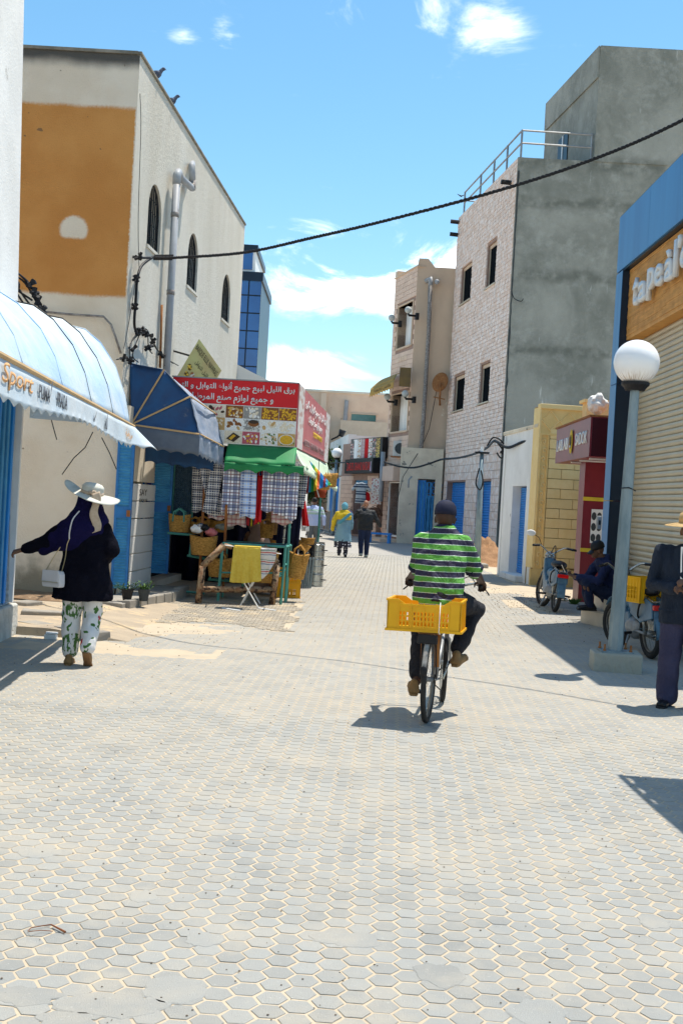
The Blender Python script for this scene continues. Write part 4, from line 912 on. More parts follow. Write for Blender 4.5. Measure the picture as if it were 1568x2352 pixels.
# stacked sieves, drums
sv = T('sieve_stack', 'stack of round tan wooden sieves hanging behind the stall table', 'sieve', W(628,1228,19.6))
for k in range(4): B().lathe([(.125,0),(.14,.02),(.14,.085),(.133,.09),(.133,.1),(.0,.1)], (0,0,k*.102), 24).build('hoop', mat('hoop_tan', (.5,.3,.12), (.42,.24,.09), 6, .6) if k == 0 else 'hoop_tan', sv, smooth=False)
def drum(loc, n, label, r=.155, hs=.285, group='steel steamer drums by the stall'):
    t = T('steel_drum', label, 'steel pot', loc, 0, group)
    for k in range(n):
        z = k*hs; B().lathe([(r*.98,z),(r,z+.01),(r,z+hs*.28),(r+.012,z+hs*.30),(r+.012,z+hs*.35),(r,z+hs*.37),(r,z+hs*.78),(r+.014,z+hs*.82),(r,z+hs*.87),(r,z+hs-.004)]+([(r-.01,z+hs-.004),(r-.012,z+.05),(0.01,z+.05)] if k == n-1 else []), (0,0,0), 28).build('ring', 'steel', t, smooth=False)
        for a in (-.3, 2.8): 
            M = MX.Rotation(a, 4, 'Z'); B().box(r, -.045, z+hs*.42, r+.06, .045, z+hs*.48, M).build('handle', 'black', t, bev=.004)
        for j in range(3): B().add([(0,0,0),(.09,0,0),(.045,0,-.055)], [(0,2,1)], MX.Rotation(j*2.1-1.9, 4, 'Z') @ MX.Translation((0,-r-.008,z+hs-.02))).build('tooth', 'grey_metal', t)
    return t
drum(G(722,1347)+V((0,.15,0)), 3, 'tall stack of three shiny steel steamer drums standing on the street')
drum(G(722,1347)+V((-.22,.75,.0)), 3, 'stack of steel steamer drums half hidden behind the tall front stack')
drum(W(655,1252,19.3), 1, 'single steel drum standing on the stall table', r=.11, hs=.34)
for k in range(5):
    p = G(692+k*5, 1352); b = B().box(-.018, -.02, 0, .018, .02, .58); o = b.build('metal_slat', 'galvanised', loc=p+V((0,.1,0)), bev=.003); o.rotation_euler = (.1, .03*(k-2), 0)
    tag(o, ('leftmost pale slat of five, touching the yellow crate', 'second pale slat of five from the yellow crate', 'middle pale slat of the five between crate and drums', 'second pale slat of five from the steel drums', 'rightmost pale slat of five, touching the steel drums')[k], 'slat', 'pale slats leaning by the drums')
tag(B().slab(lambda a, b: V((a*.26, b*.6, .03*math.sin(a*20))), 20, 8, .01).build('corrugated_sheet', 'grey_metal', loc=W(668,1290,21), smooth=True), 'grey corrugated sheet lying behind the green frame', 'metal sheet')
tag(B().box(0,0,0,.22,.02,.33).build('grey_panel', 'grey_metal', loc=W(668,1320,21.1)), 'grey metal panel standing behind the tall straw basket', 'panel')
# teal shelves
ts = T('teal_shelf', 'teal painted steel stepped shelf carrying the straw baskets', 'shelf', W(388,1222,18.9))
o_ = W(388,1222,18.9)
def bar(nm, par, pts, r=.02, m_='teal_paint', o0=None):
    b = B(); P_ = [p-o0 for p in pts]
    b.tube(P_, r, 4); return b.build(nm, m_, par)
for d in (18.8, 19.5):
    for pts in ([(385,1224),(442,1229)], [(442,1229),(436,1276)], [(430,1276),(490,1287)], [(490,1287),(482,1330)], [(478,1331),(560,1336)], [(558,1336),(556,1362)], [(384,1355),(470,1363)]):
        bar('bar', ts, [W(*q, d) for q in pts], .018, o0=o_)
for (u, v, L) in ((385,1226,.38), (434,1279,.4), (482,1334,.5)):
    p = W(u, v, 18.8)-o_; B().box(p.x, 0, p.z, p.x+L, .72, p.z+.012).build('shelf_board', mat('shelf_board', (.05,.1,.1), None, 4) if 'shelf_board' not in MATS else 'shelf_board', ts)
gf = T('green_table', 'teal painted steel frame table in front of the stall', 'table', G(650,1391)); o_ = G(650,1391)
for pts, d0, d1 in (([(549,1252),(663,1257)],18.2,18.25), ):
    a, c = W(512,1248,18.3), W(656,1256,18.25); a2, c2 = a+V((0,.7,0)), c+V((.05,.7,0))
    for p, q in ((a,c), (a2,c2), (a,a2), (c,c2)): bar('top_bar', gf, [p, q], .02, o0=o_)
    for p in (c, c2, a2, a): bar('leg', gf, [p, V((p.x-.03, p.y, 0))], .022, o0=o_)
    bar('brace', gf, [V((c.x-.02,c.y,.62)), V((c2.x-.02,c2.y,.62))], .016, o0=o_); bar('brace', gf, [V((a.x,a.y,.45)), V((c.x-.02,c.y,.5))], .014, o0=o_); bar('brace', gf, [V((a2.x,a2.y,.5)), V((c2.x-.02,c2.y,.5))], .016, o0=o_)
    B().box(a.x-o_.x, a.y-o_.y+.05, a.z-.0, c.x-o_.x, a2.y-o_.y-.05, a.z+.015).build('tray', 'dark_concrete', gf)
    B().box(a.x-o_.x+.2, a.y-o_.y+.05, .43, c.x-o_.x-.03, a2.y-o_.y-.05, .445).build('lower_tray', 'teal_paint', gf)
rr = T('rusty_rail', 'peeling rusty pipe guard rail standing before the stall', 'railing', G(455,1387)); o_ = G(455,1387)
dr = o_.y
a = W(455,1387,dr); c = W(466,1300,dr); d = W(515,1252,dr+.05); e = W(632,1276,dr+.3); e0 = G(624,1390)
bar('post', rr, [a, c], .05, 'rusty_paint', o_); bar('slant', rr, [c, d], .05, 'rusty_paint', o_); bar('slant', rr, [d, d+V((.12,.02,-.03))], .035, 'rusty_paint', o_)
f0 = V((e0.x, e0.y, 0)); f1 = V((e0.x+.05, e0.y, .66)); bar('post', rr, [f0, f1], .052, 'rusty_paint', o_); bar('slant', rr, [f1, f1+V((-.22,.05,.24))], .045, 'rusty_paint', o_); bar('rail', rr, [V((a.x,a.y,.22)), V((f0.x,f0.y,.24))], .048, 'rusty_paint', o_)
for ch in rr.children: 
    ch.data.shade_smooth()
dp = B().tube([G(512,1372), W(520,1160,18.3)], .022, 8); tag(dp.build('stall_pole', 'rust'), 'dark rusty pole standing among the baskets of the stall', 'pole')
# drying rack with two towels
rk = T('drying_rack', 'folding wire clothes drying rack standing before the rusty rail', 'drying rack', G(570,1400)); o_ = G(570,1400)
dk = 17.55
lg = [(W(556,1330,dk), W(592,1392,dk)), (W(590,1318,dk), W(552,1392,dk))]
for p, q in lg: bar('leg', rk, [V((2*p.x-q.x, p.y, 2*p.z-q.z))*.35+p*.65, V((q.x, q.y, .02))], .010, 'white_paint', o_)
for p, q in lg: bar('leg', rk, [V((2*p.x-q.x, p.y+.5, 2*p.z-q.z))*.35+(p+V((0,.5,0)))*.65, V((q.x, q.y+.5, .02))], .010, 'white_paint', o_)
for u in (510, 592): p = G(u, 1402); bar('foot', rk, [G(u,1399)+V((0,0,.015)), G(u+42,1405)+V((0,0,.015))], .012, 'white_paint', o_)
for k in range(7):
    y = dk-.25+k*.09; bar('wire', rk, [W(517,1252,y), W(645,1272,y)], .006, 'white_paint', o_)
bar('end_bar', rk, [W(517,1252,dk-.25), W(517,1252,dk+.3)], .009, 'white_paint', o_); bar('end_bar', rk, [W(645,1272,dk-.25), W(645,1272,dk+.3)], .009, 'white_paint', o_)
ty = T('yellow_towel', 'fluffy yellow towel folded over the drying rack', 'towel', W(537,1256,dk-.3)); p0 = W(537,1256,dk-.3); wd = W(598,1258,dk-.3).x-p0.x; hh = p0.z-W(560,1334,dk-.3).z
B().slab(lambda a, b: V((a*wd*(1+.18*b)-.03*b, -.02-.025*math.sin(a*17)*b+.01*math.sin(a*40)*b, -hh*b*(1-.07*math.sin(a*2.6+4)))), 40, 24, .016).build('front', mat('towel_yellow', (.97,.74,.13), (.90,.64,.08), 25, .95, 1, 160, .03), ty, smooth=True, nz=[(.008,.02)])
B().slab(lambda a, b: V((a*wd, .25-.02*math.sin(a*12), -hh*.85*b)), 20, 10, .016).build('back', 'towel_yellow', ty, smooth=True)
B().slab(lambda a, b: V((a*wd, -.02+.27*b, .01)), 10, 4, .016).build('fold', 'towel_yellow', ty, smooth=True)
stripes_mat('folk_stripes', [(.28,(.66,.64,.6)), (.36,(.12,.18,.3)), (.5,(.66,.62,.58)), (.6,(.5,.08,.08)), (.72,(.66,.64,.6)), (.8,(.15,.25,.2)), (1,(.64,.6,.56))], 2, 7, .05)
tp_ = T('patterned_towel', 'white towel with red and blue folk pattern bands on the drying rack', 'towel', W(599,1258,dk-.25)); p0 = W(599,1258,dk-.25)
B().slab(lambda a, b: V((a*.24-.02*b, -.015-.02*math.sin(a*11)*b, -b*(.48-.30*a*a))), 20, 14, .012).build('cloth', 'folk_stripes', tp_, smooth=True)
# pots with plants on the doorstep
for k, (u, v, l) in enumerate(((292,1376,'darker'), (330,1378,'paler grey'))):
    p = W(u, v, 16.1 if k == 0 else 16.25); p.z = .135; t = T('potted_plant', 'small potted plant on the doorstep, %s pot of the two' % l, 'plant', p, 0, 'potted plants on the doorstep')
    B().lathe([(.055,0),(.085,.15),(.09,.15),(.09,.165),(.075,.165),(.07,.14),(.0,.14)], (0,0,0), 16).build('pot', 'black' if k == 0 else 'dark_concrete', t)
    lf = B(); st = B()
    for j in range(16):
        a = rnd.random()*6.28; L = rnd.uniform(.06,.2); e = V((math.cos(a)*L*(1.3 if k == 0 else .7), math.sin(a)*L*.6, .14+rnd.uniform(.03,.14))); st.tube([(0,0,.12), e*.6+V((0,0,.04)), e], .003, 4)
        for q in range(6):
            c = V((0,0,.12)).lerp(e, .4+.12*q)+V((rnd.uniform(-.02,.02), rnd.uniform(-.02,.02), rnd.uniform(-.01,.03))); d1 = V((rnd.uniform(-1,1), rnd.uniform(-1,1), rnd.uniform(-.3,.6))).normalized()*.03; d2 = d1.cross(V((.3,.2,1))).normalized()*.011
            lf.add([c-d1, c+d2, c+d1, c-d2], [(0,1,2,3)])
    st.build('stem', 'leaf', t); tag(lf.build('foliage', 'leaf', t), kind='stuff')
# hanging wicker baskets under the side canopy
def wicker(loc, w_, h, label, m_='straw'):
    t = T('wicker_basket', label, 'basket', loc, 0, 'wicker baskets hanging under the side canopy')
    weave(B(), (0,0,0), w_, h, n=30, flare=.85, rows=10).build('bowl', m_, t, smooth=True)
    b = B(); 
    for k in range(26):
        a = k*2*PI/26; b.tube([(.40*w_*math.cos(a), .33*w_*math.sin(a), .0), (.5*w_*math.cos(a+.1), .4*w_*math.sin(a+.1), h+.02)], .009, 4)
    b.build('stakes', m_, t, smooth=True); B().tube([(0,0,h*.9),(0,0,h+.3)], .006, 4).build('hook', 'black', t); return t
wicker(W(729,1124,21.5), .48, .26, 'large wicker basket hanging at the side canopy'); wicker(W(752,1118,23.5), .38, .26, 'wicker basket hanging beyond the large one')
wicker(W(735,1143,21.8), .22, .15, 'small red woven basket hanging under the large wicker one', 'terracotta')
# ---------------------------------------------------------------- tall building with pink stone facade
K0 = (5.55, 41.9); AK = math.atan2(9.15, -1.2); LK = 9.2
tb = T('tall_building', 'tall narrow building with pink stone facade, raw concrete side and roof railing', 'building', (*K0, 0), AK)
hk = lambda u, v: hit(u, v, K0, AK)
HT = W(1187,360,41.9).z
def opening(l, r, vt, vb):
    u = (l+r)/2; s1 = hk(l, (vt+vb)/2)[0]; s0 = hk(r, (vt+vb)/2)[0]; return (s0, s1, hk(u, vb)[1], hk(u, vt)[1])
kw_ = [opening(1117,1139,558,655), opening(1058,1082,608,692), opening(1101,1124,835,924), opening(1041,1066,862,942)]
kd = [(hk(1122,1200)[0], hk(1090,1200)[0], .12, hk(1105,1105)[1]), (hk(1063,1200)[0], hk(1020,1200)[0], .12, hk(1042,1107)[1])]
b = B(); walls(b, 0, LK, 0, HT, -.35, -.03, kw_+kd); b.build('facade', 'mortar', tb)
B().box(.35, -10, 0, LK, -.36, HT-.2).build('interior', 'dark_void', tb)
Mk = MX.Rotation(-AK, 4, 'Z')
sw = B(); sw.box(-.0, 0, 0, 14, .4, HT-.01, Mk); sw.box(2.72, -.003, HT-.02, 14, 5, 18.35, Mk)
sw.build('concrete_side', 'concrete_wall', tb)
ph = B(); dph = V((-.131,1)).normalized()
ph.add([], [])
pe = hit(1253, 300, (K0[0]+2.72, K0[1]), AK)[0]
ph.prism([(2.70,-.03),(2.70-.131*pe,-.03+pe),(9,pe),(9,-.03)], HT-.02, 18.3, Mk); ph.build('penthouse', 'concrete_wall', tb)
pm = Mk @ MX.Translation((2.69,-.02,0)) @ MX.Rotation(AK, 4, 'Z')
B().box(.0, .0, 17.2, pe, .05, 18.33, pm).build('penthouse_band', 'concrete_wall', tb)
hs = [hit(u, 330, (K0[0]+2.7, K0[1]), AK)[0] for u in (1304, 1283)]
zz0 = HT-.0; B().box(hs[0], -.02, zz0, hs[1], .03, zz0+2.0, pm).build('penthouse_window', 'glass_dark', tb)
B().box((hs[0]+hs[1])/2-.06, .01, zz0, (hs[0]+hs[1])/2+.06, .05, zz0+2.0, pm).build('window_frame', 'white_paint', tb)
# stone courses of the facade: split faced blocks, every one a piece
blocks = []
z = 0.1; row = 0
low = kd[0][3]+1.15
while z < HT-.02:
    h = .15 if z > low else .30
    if z+h > HT: break
    s = -(.11 if row % 2 else 0) if z > low else (-.15 if row % 2 else 0)
    while s < LK:
        L = rnd.uniform(.19,.25) if z > low else .30
        a, c = max(s, .0), min(s+L, LK)
        if c-a > .04 and not any(a < o[1]-.01 and c > o[0]+.01 and z < o[3]-.02 and z+h > o[2]+.02 for o in kw_+kd):
            blocks.append((a, c, z, z+h, z > low))
        elif c-a > .04:
            for o in kw_+kd:
                if a < o[1]-.01 and c > o[0]+.01 and z < o[3]-.02 and z+h > o[2]+.02:
                    if a < o[0]-.05: blocks.append((a, o[0], z, z+h, z > low))
                    if c > o[1]+.05: blocks.append((o[1], c, z, z+h, z > low))
        s += L
    z += h; row += 1
blocks.sort(key=lambda q: q[0]); rest = B(); unit = B().box(0,-.03,0,1,0,1); um_ = unit.mesh('stone_block', 'pink_tile')
ubm = B().cbox((.5,.5,0), (1,1,1), ch=.1); ub = ubm.mesh('stone_block', 'pink_tile')
for i, (a, c, z0, z1, rough_) in enumerate(blocks):
    j = .014; pr = rnd.uniform(.012, .026) if rough_ else rnd.uniform(.0, .006)
    
    if i < 300:
        o = bpy.data.objects.new('stone_block', ub); COL.objects.link(o); o.parent = tb; o.location = (a+j/2, pr/2-.03, z1-j/2); o.rotation_euler = (-PI/2, 0, 0); o.scale = (c-a-j, z1-z0-j, .06+pr)
    else:
        rest.cbox(((a+c)/2, pr/2-.03, (z0+z1)/2), (c-a-j, z1-z0-j, .06+pr), MX.Rotation(-PI/2, 4, 'X'), ch=.1) if False else rest.box(a+j/2, -.06, z0+j/2, c-j/2, pr, z1-j/2)
tag(rest.build('stone_courses', 'pink_tile', tb), kind='stuff')
for q in kw_:
    wn_ = B().box(q[0]+.02, -.16, q[2], q[1]-.02, -.14, q[3]).build('window', 'open_dark', tb)
    B().box(q[0], -.13, q[3]-.14, q[1], -.10, q[3]-.01).build('shutter_box', 'tan_plaster', wn_)
    B().box(q[1]-.10, -.13, q[2], q[1]-.05, -.10, q[3]-.14).build('frame', 'marble', wn_)
    B().box(q[0]-.08, -.13, q[2]-.05, q[1]+.08, .07, q[2]).build('sill', 'marble', wn_)
def rollup(t, a, c, z0, z1, y, n, m_, parent_label=None, amp=.02, nm='slat'):
    h = (z1-z0)/n; u = B(); u.grid(lambda p, q: V((p, amp*math.sin(q*PI)-.0, q)), 1, 6); me = u.mesh(nm, m_, True)
    for k in range(n):
        o = bpy.data.objects.new(nm, me); COL.objects.link(o); o.parent = t; o.location = (a, y, z0+k*h); o.scale = (c-a, 1, h*.96)
for q, l in zip(kd, ('nearer, behind the lamp pole', 'farther, left')):
    t = T('roller_shutter', 'blue ribbed roller shutter in the pink stone facade, the %s' % l, 'shutter', (*K0, 0), AK)
    rollup(t, q[0], q[1], q[2], q[3], -.28, 26, 'shutter_blue', amp=.025)
    B().box(q[0], -.31, q[2], q[1], -.285, q[3]).build('backing', 'deep_blue', t)
for (u, v) in ((1175,420), (1055,511), (1045,548)):
    s, z_ = hk(u, v); s = min(s, LK-.25); tag(B().tube([(0,0,0),(-.35,-.0,.02)], .09, 8).build('roof_spout', 'black', loc=V((K0[0]+s*math.cos(AK)-.05, K0[1]+s*math.sin(AK), z_))), 'dark roof water spout on the pink facade, '+{1175:'nearest the grey corner',1055:'at the far top corner',1045:'lowest at the far edge'}[u], 'spout')
rg = T('roof_railing', 'two rail metal railing along the flat roof edge of the tall building', 'railing', (*K0, HT), AK)
for z_ in (.5, .95): 
    B().tube([(0,-.1,z_),(LK-.5,-.1,z_)], .035, 6).build('rail', 'grey_metal', rg); B().tube([(0,-.1,z_), (Mk @ V((2.65,.1,0)))+V((0,0,z_))], .035, 6).build('rail', 'grey_metal', rg)
B().tube([(LK-.5,-.1,.6),(LK-.5,-1.2,.6)], .03, 6).build('rail', 'grey_metal', rg)
for s in (0, 1.9, 3.8, 5.9, 8.7): B().tube([(s,-.1,-.02),(s,-.1,.97)], .04, 6).build('baluster', 'grey_metal', rg)
q = Mk @ V((2.6,.1,0)); B().tube([q, q+V((0,0,1))], .04, 6).build('baluster', 'grey_metal', rg)
# crack line/raw edge between facade and concrete
eg = B(); pts = [Mk @ V((.05+.03*NZ.noise(V((0,0,k*.9)))-.0, -.012, k*.25)) for k in range(int(HT/.25))]
eg.tube(pts, [.02+.05*abs(NZ.noise(V((3,0,k*.7)))) for k in range(len(pts))], 5); eg.build('mortar_edge', 'dark_concrete', tb)
# ---------------------------------------------------------------- tan building with tiled front
N0 = (2.72, 51.28); AN = math.atan2(2.7, -.72); LN = 3.2; HN = W(964,612,51.28).z
tn = T('tan_building', 'narrow tan building with tiled street face, drain pipe and satellite dish', 'building', (*N0, 0), AN); hn = lambda u, v: hit(u, v, N0, AN)
def opn(l, r, vt, vb):
    u = (l+r)/2; return (hn(r, (vt+vb)/2)[0], hn(l, (vt+vb)/2)[0], hn(u, vb)[1], hn(u, vt)[1])
nw = [opn(913,946,700,795), opn(899,936,905,990), (hn(918,1180)[0], hn(892,1180)[0], .3, 2.62)]
b = B(); walls(b, 0, LN, 0, HN, -.5, -.03, nw); b.build('facade', 'mortar', tn)
B().box(.5, -6, 0, LN, -.52, HN-.1).build('interior', 'dark_void', tn)
Mn = MX.Rotation(-AN, 4, 'Z'); b = B(); b.box(0, 0, 0, 3.4, .4, HN, Mn)
b.add([(0,0,HN),(.75,0,HN),(.75,.4,HN),(0,.4,HN),(0.05,0,HN+.35),(.45,0,HN+.35),(.45,.4,HN+.35),(.05,.4,HN+.35)], [(0,1,5,4),(1,2,6,5),(2,3,7,6),(3,0,4,7),(4,5,6,7)], Mn)
b.build('side_wall', 'tan_plaster', tn)
tl_ = []; z = .1; row = 0
while z < HN:
    h = .21; s = -(.16 if row % 2 else 0)
    while s < LN:
        a, c = max(0, s), min(LN, s+.33)
        if c-a > .05 and z+h < HN+.02 and not any(a < o[1]+.08 and c > o[0]-.08 and z < o[3]+.08 and z+h > o[2]-.08 for o in nw): tl_.append((a, c, z, z+h))
        s += .33
    z += h; row += 1
tbm = B().cbox((.5,.5,0), (1,1,1), ch=.1).mesh('tile', 'tan_tile'); rest = B()
for i, (a, c, z0, z1) in enumerate(tl_):
    if i < 300:
        o = bpy.data.objects.new('tile', tbm); COL.objects.link(o); o.parent = tn; o.location = (a+.007, -.02, z1-.007); o.rotation_euler = (-PI/2,0,0); o.scale = (c-a-.014, z1-z0-.014, .05)
    else: rest.box(a+.007, -.04, z0+.007, c-.007, .005, z1-.007)
if rest.v: tag(rest.build('tile_courses', 'tan_tile', tn), kind='stuff')
for k, q in enumerate(nw):
    fr = B()
    for g_ in ((q[0]-.08,q[0],q[2]-.06,q[3]+.06), (q[1],q[1]+.08,q[2]-.06,q[3]+.06), (q[0],q[1],q[3],q[3]+.06), (q[0],q[1],q[2]-.08,q[2])): fr.box(g_[0], -.48, g_[2], g_[1], .03, g_[3])
    fo = fr.build('window_surround' if k < 2 else 'door_surround', 'white_plaster' if k == 2 else 'tan_plaster', tn)
    B().box(q[0], -.46, q[2], q[1], -.43, q[3]).build('pane' if k < 2 else 'backing', 'green_glass' if k < 2 else 'grey_metal', fo)
    if k < 2: B().box(q[1]-.35*(q[1]-q[0])-.04, -.43, q[2], q[1]-.35*(q[1]-q[0])+.02, -.38, q[3]).build('mullion', 'white_paint', fo); B().box(q[1]-.5*(q[1]-q[0]), -.42, q[2], q[1]-.001, -.40, q[3]).build('blind', 'white_board', fo)
t = T('roller_shutter', 'grey ribbed roller shutter in the tan tiled front above the low step', 'shutter', (*N0, 0), AN); q = nw[2]; rollup(t, q[0], q[1], q[2], q[3], -.40, 24, 'grey_metal')
B().box(q[0]-.1, .0, 2.7, q[1]+.25, .45, 3.35).build('shutter_box', 'tan_tile', tn); B().box(.05, .05, 0, 2.7, 1.0, .14).build('step', 'peach_plaster', tn)
for k in range(5): B().prism([(hn(930,880)[0]+.1+k*.25+.09*math.cos(a*PI/6), 5.1*0+hn(925,823)[1]+.12*math.sin(a*PI/6)) for a in range(12)], .0, .02, XZ).build('vent_disc', 'peach_plaster', tn)
B().box(-.1, -.55, HN-.02, LN+.05, .05, HN+.04).build('coping', 'tan_plaster', tn); B().box(LN-.35, -.5, HN, LN, .02, HN+.3).build('merlon', 'tan_plaster', tn)
def NP(s, o, z): # tan facade coordinates to world
    return V((N0[0]+s*math.cos(AN)-o*math.sin(AN)*1.0, N0[1]+s*math.sin(AN)+o*math.cos(AN), z))
# awning, globe lamps, air conditioner on it
for (u, v, l) in ((899,731,'upper left of the top window'), (937,713,'upper right by the top window'), (889,912,'lower left under the yellow awning'), (930,905,'lower right under the yellow awning')):
    p = W(u, v, 50.71 if u > 920 else 53.41); t = T('wall_lamp', 'small globe wall lamp on a black arm, '+l, 'lamp', p, 0, 'globe lamps on the tan building')
    B().ell((0,0,.02), .15, 16, 10).build('globe', mat('globe_grey', (.5,.52,.5)) if 'globe_grey' not in MATS else 'globe_grey', t, smooth=True)
    B().tube([(.0,.0,-.12),(.05,.05,-.2),(.42,.1,-.2)], .05, 8).build('arm', 'black', t, smooth=True); B().tube([(.4,.1,-.36),(.4,.1,-.08)], .09, 8).build('mount', 'black', t)
ya = T('yellow_awning', 'sagging mustard yellow awning with Arabic lettering on the tan building', 'awning', W(944,855,51.61))
o_ = W(944,855,51.61); A1, A2 = W(918,857,51.95)-o_, W(893,866,54.08)-o_; B1, B2 = W(905,872,50.83)-o_, W(851,893,54.08)-o_
B().slab(lambda a, b: A1.lerp(A2, a).lerp(B1.lerp(B2, a), b)+V((0,0,.1*math.sin(b*PI))), 10, 8, .01).build('canopy', 'awning_yellow', ya, smooth=True)
B().slab(lambda a, b: B1.lerp(B2, a)+V((-.04*b,0,-.42*b+(.08*abs(math.sin(a*PI*9)) if b > .99 else 0))), 60, 3, .01).build('valance', 'awning_yellow', ya, smooth=True)
B().box(W(918,855,50.71).x-o_.x, -.8, -.72, W(944,855,50.71).x-o_.x, -.7, .1).build('end_panel', mat('awning_end', (.2,.13,.05), (.14,.1,.05)), ya)
text(arabic('ملابس ترفيهية'), (B1-B2).length*.7, .2, 'dark_print', ya, plane_M(B1.lerp(B2, .85)+V((-.0,-.12,-.28)), B1-B2, (0,0,1)), ext=.002)
def ac(p, rz, label, s=1.0):
    t = T('air_conditioner', label, 'air conditioner', p, rz)
    B().box(0, 0, 0, .85*s, .32, .62*s).build('case', 'ac_white', t, bev=.012)
    for k in range(1): B().lathe([(.22*s,0),(.22*s,.02),(.0,.02)], (0,0,0), 20, MX.Translation((.3*s,-.002,.31*s)) @ MX.Rotation(PI/2, 4, 'X')).build('fan', 'dark_concrete', t)
    for k in range(7): B().box(.60*s, -.012, .12*s+k*.06*s, .80*s, -.002, .15*s+k*.06*s).build('louvre', 'grey_metal', t)
    B().box(-.08, -.05, -.06, .95*s, .4, -.01).build('bracket', 'rust', t)
p = NP(hn(938,1040)[0]-.2, .45, hn(918,1048)[1]); a_ = W(901,1047,52.29); ac(a_, R(-18), 'white air conditioner on a bracket on the tan tiled wall', 1.1)
ac(W(781,1092,62.27), R(-20), 'white air conditioner beside the bazaar sign on the white wall', 1.4)
sd_ = T('satellite_dish', 'rusty satellite dish on the side wall of the tan building', 'satellite dish', W(1012,880,50.71))
Md = MX.Rotation(-.5, 4, 'Z') @ MX.Rotation(1.25, 4, 'X'); B().lathe([(.01,.0),(.2,.015),(.38,.06),(.46,.1),(.45,.115),(.2,.03),(.01,.015)], (0,0,0), 24, Md, sx=.8).build('dish', 'rust', sd_, smooth=True)
B().tube([(0,0,0),(-.05,-.4,-.2),(-.02,-.3,-.55)], .03, 6).build('arm', 'rust', sd_); B().tube([(0,.1,-.1),(0,.2,-.7),(.05,.5,-.9)], .04, 6).build('mount', 'rust', sd_); B().tube([(-.3,-.1,-.62),(.2,-.1,-.7)], .025, 6).build('bracket', 'rust', sd_)
q = lambda u, v, d=51.05: W(u, v, d)
wt('drain_pipe', [('pipe', B().tube([q(988,644), q(984,760), q(972,960), q(962,1090,51.05)], .09, 10), 'old_pipe', True), ('elbow', B().tube([q(978,646,51.22), q(988,640), q(988,656)], .11, 10), 'pipe_grey', True)], 'long weathered drain pipe down the side of the tan building', 'pipe')
wt('pipe_stub', [('pipe', B().tube([q(1003,646,51.28), q(1003,648,50.83)], .1, 10), 'pipe_grey', True)], 'short white pipe stub near the top of the tan building', 'pipe')
wt('drain_pipe', [('pipe', B().tube([q(962,1090), q(944,1095), q(938,1110), q(934,1170), q(922,1258)], .1, 10), 'old_pipe', True), ('elbow', B().tube([q(945,1094), q(938,1102), q(937,1120)], .12, 10), 'pipe_grey', True)], 'bent grey drain pipe beside the old plaster wall with the blue door', 'pipe')
wt('dish_cable', [('strand', B().tube([q(1003,892), q(985,985), q(966,1030), q(925,1095,50.49), q(912,1150,50.49)], .015, 5), 'black', False)], 'black cable trailing down from the satellite dish', 'cable')
# old plaster wall with the blue double door
ow = T('old_wall', 'crumbling cream plaster wall with bright blue double door between tan and pink buildings', 'wall', (2.45, 50.94, 0))
xr = W(1012,1150,50.94).x-2.45; b = B(); xd0, xd1 = W(955,1180,50.94).x-2.45, W(995,1180,50.94).x-2.45
walls(b, 0, xr, 0, W(980,1030,50.94).z, 0, .4, [(xd0, xd1, .1, W(975,1100,50.94).z)]); b.build('wall', 'old_plaster', ow, nz=[(.02,.3)])
dt = T('blue_door', 'bright blue double door with fretted fanlight in the old plaster wall', 'door', (2.45+xd0, 51.11, .1)); zt = W(975,1100,50.94).z-.1; wd = xd1-xd0
for k in range(2):
    x0 = k*wd*.5; f = B().box(x0+.01, 0, 0, x0+wd*.5-.01, .06, zt*(.98 if k == 0 else .74)).build('leaf', 'pale_blue_paint' if k else 'shutter_blue', dt)
    for j in range(4): B().box(x0+.06+j*.16, -.02, .1, x0+.15+j*.16, 0, zt*(.95 if k == 0 else .7)).build('batten', 'pale_blue_paint', f)
B().box(wd*.5, 0, zt*.76, wd, .05, zt).build('fanlight', 'glass_dark', dt)
for k in range(3):
    for j in range(2): B().tube([(wd*.5+.12+k*.24+.09*math.cos(a*PI/5), -.01, zt*.81+j*.28+.11*math.sin(a*PI/5)) for a in range(11)], .014, 4).build('fretwork', 'shutter_blue', dt)
# ---------------------------------------------------------------- bazaar corner
bz = T('bazaar_shop', 'clothes bazaar in a pinkish tiled corner with a black sign and photo hoarding', 'shop', (1.75, 54.42, 0))
ab = math.atan2(6, -1.75); hb = lambda u, v: hit(u, v, (1.82, 54.53), ab)
z0_ = hb(856,1170)[0]
bzr = T('bazaar_wall', 'pinkish tiled wall and doorway under the bazaar sign', 'wall', (1.62, 54.53, 0), ab)
dr0, dr1 = hb(850,1150)[0], hb(820,1150)[0]
b = B(); walls(b, 0, 6.2, 0, 3.1, -.4, -.02, [(dr0, dr1, .1, 2.75)]); b.box(0, -3, 3.1, 6.2, -.02, 4.6); b.build('wall', 'mortar', bzr)
tb2 = B(); i = 0
for r in range(13):
    s = -.15*(r % 2)
    while s < 6.2:
        a, c = max(0, s), min(6.2, s+.33)
        if not (a < dr1 and c > dr0) and c-a > .05: dupc(bpy.data.objects['tile'], bzr, (a+.007, -.01, .1+.22*(r+1)), (-PI/2,0,0), (c-a-.014, .206, .05))
        s += .33
B().box(dr0, -1.2, 0, dr1, -.9, 2.75).build('doorway_back', 'deep_blue', bzr)
B().box(dr0, -.3, 2.42, dr1, -.1, 2.75).build('door_head', 'pale_blue_paint', bzr)
for k in range(9): B().box(dr0, -.9, .2+k*.26, dr1, -.87, .2+k*.26+.22).build('door_plank', 'deep_blue', bzr)
u0, u1 = W(790,1090,58.6), W(856,1086,56.66)
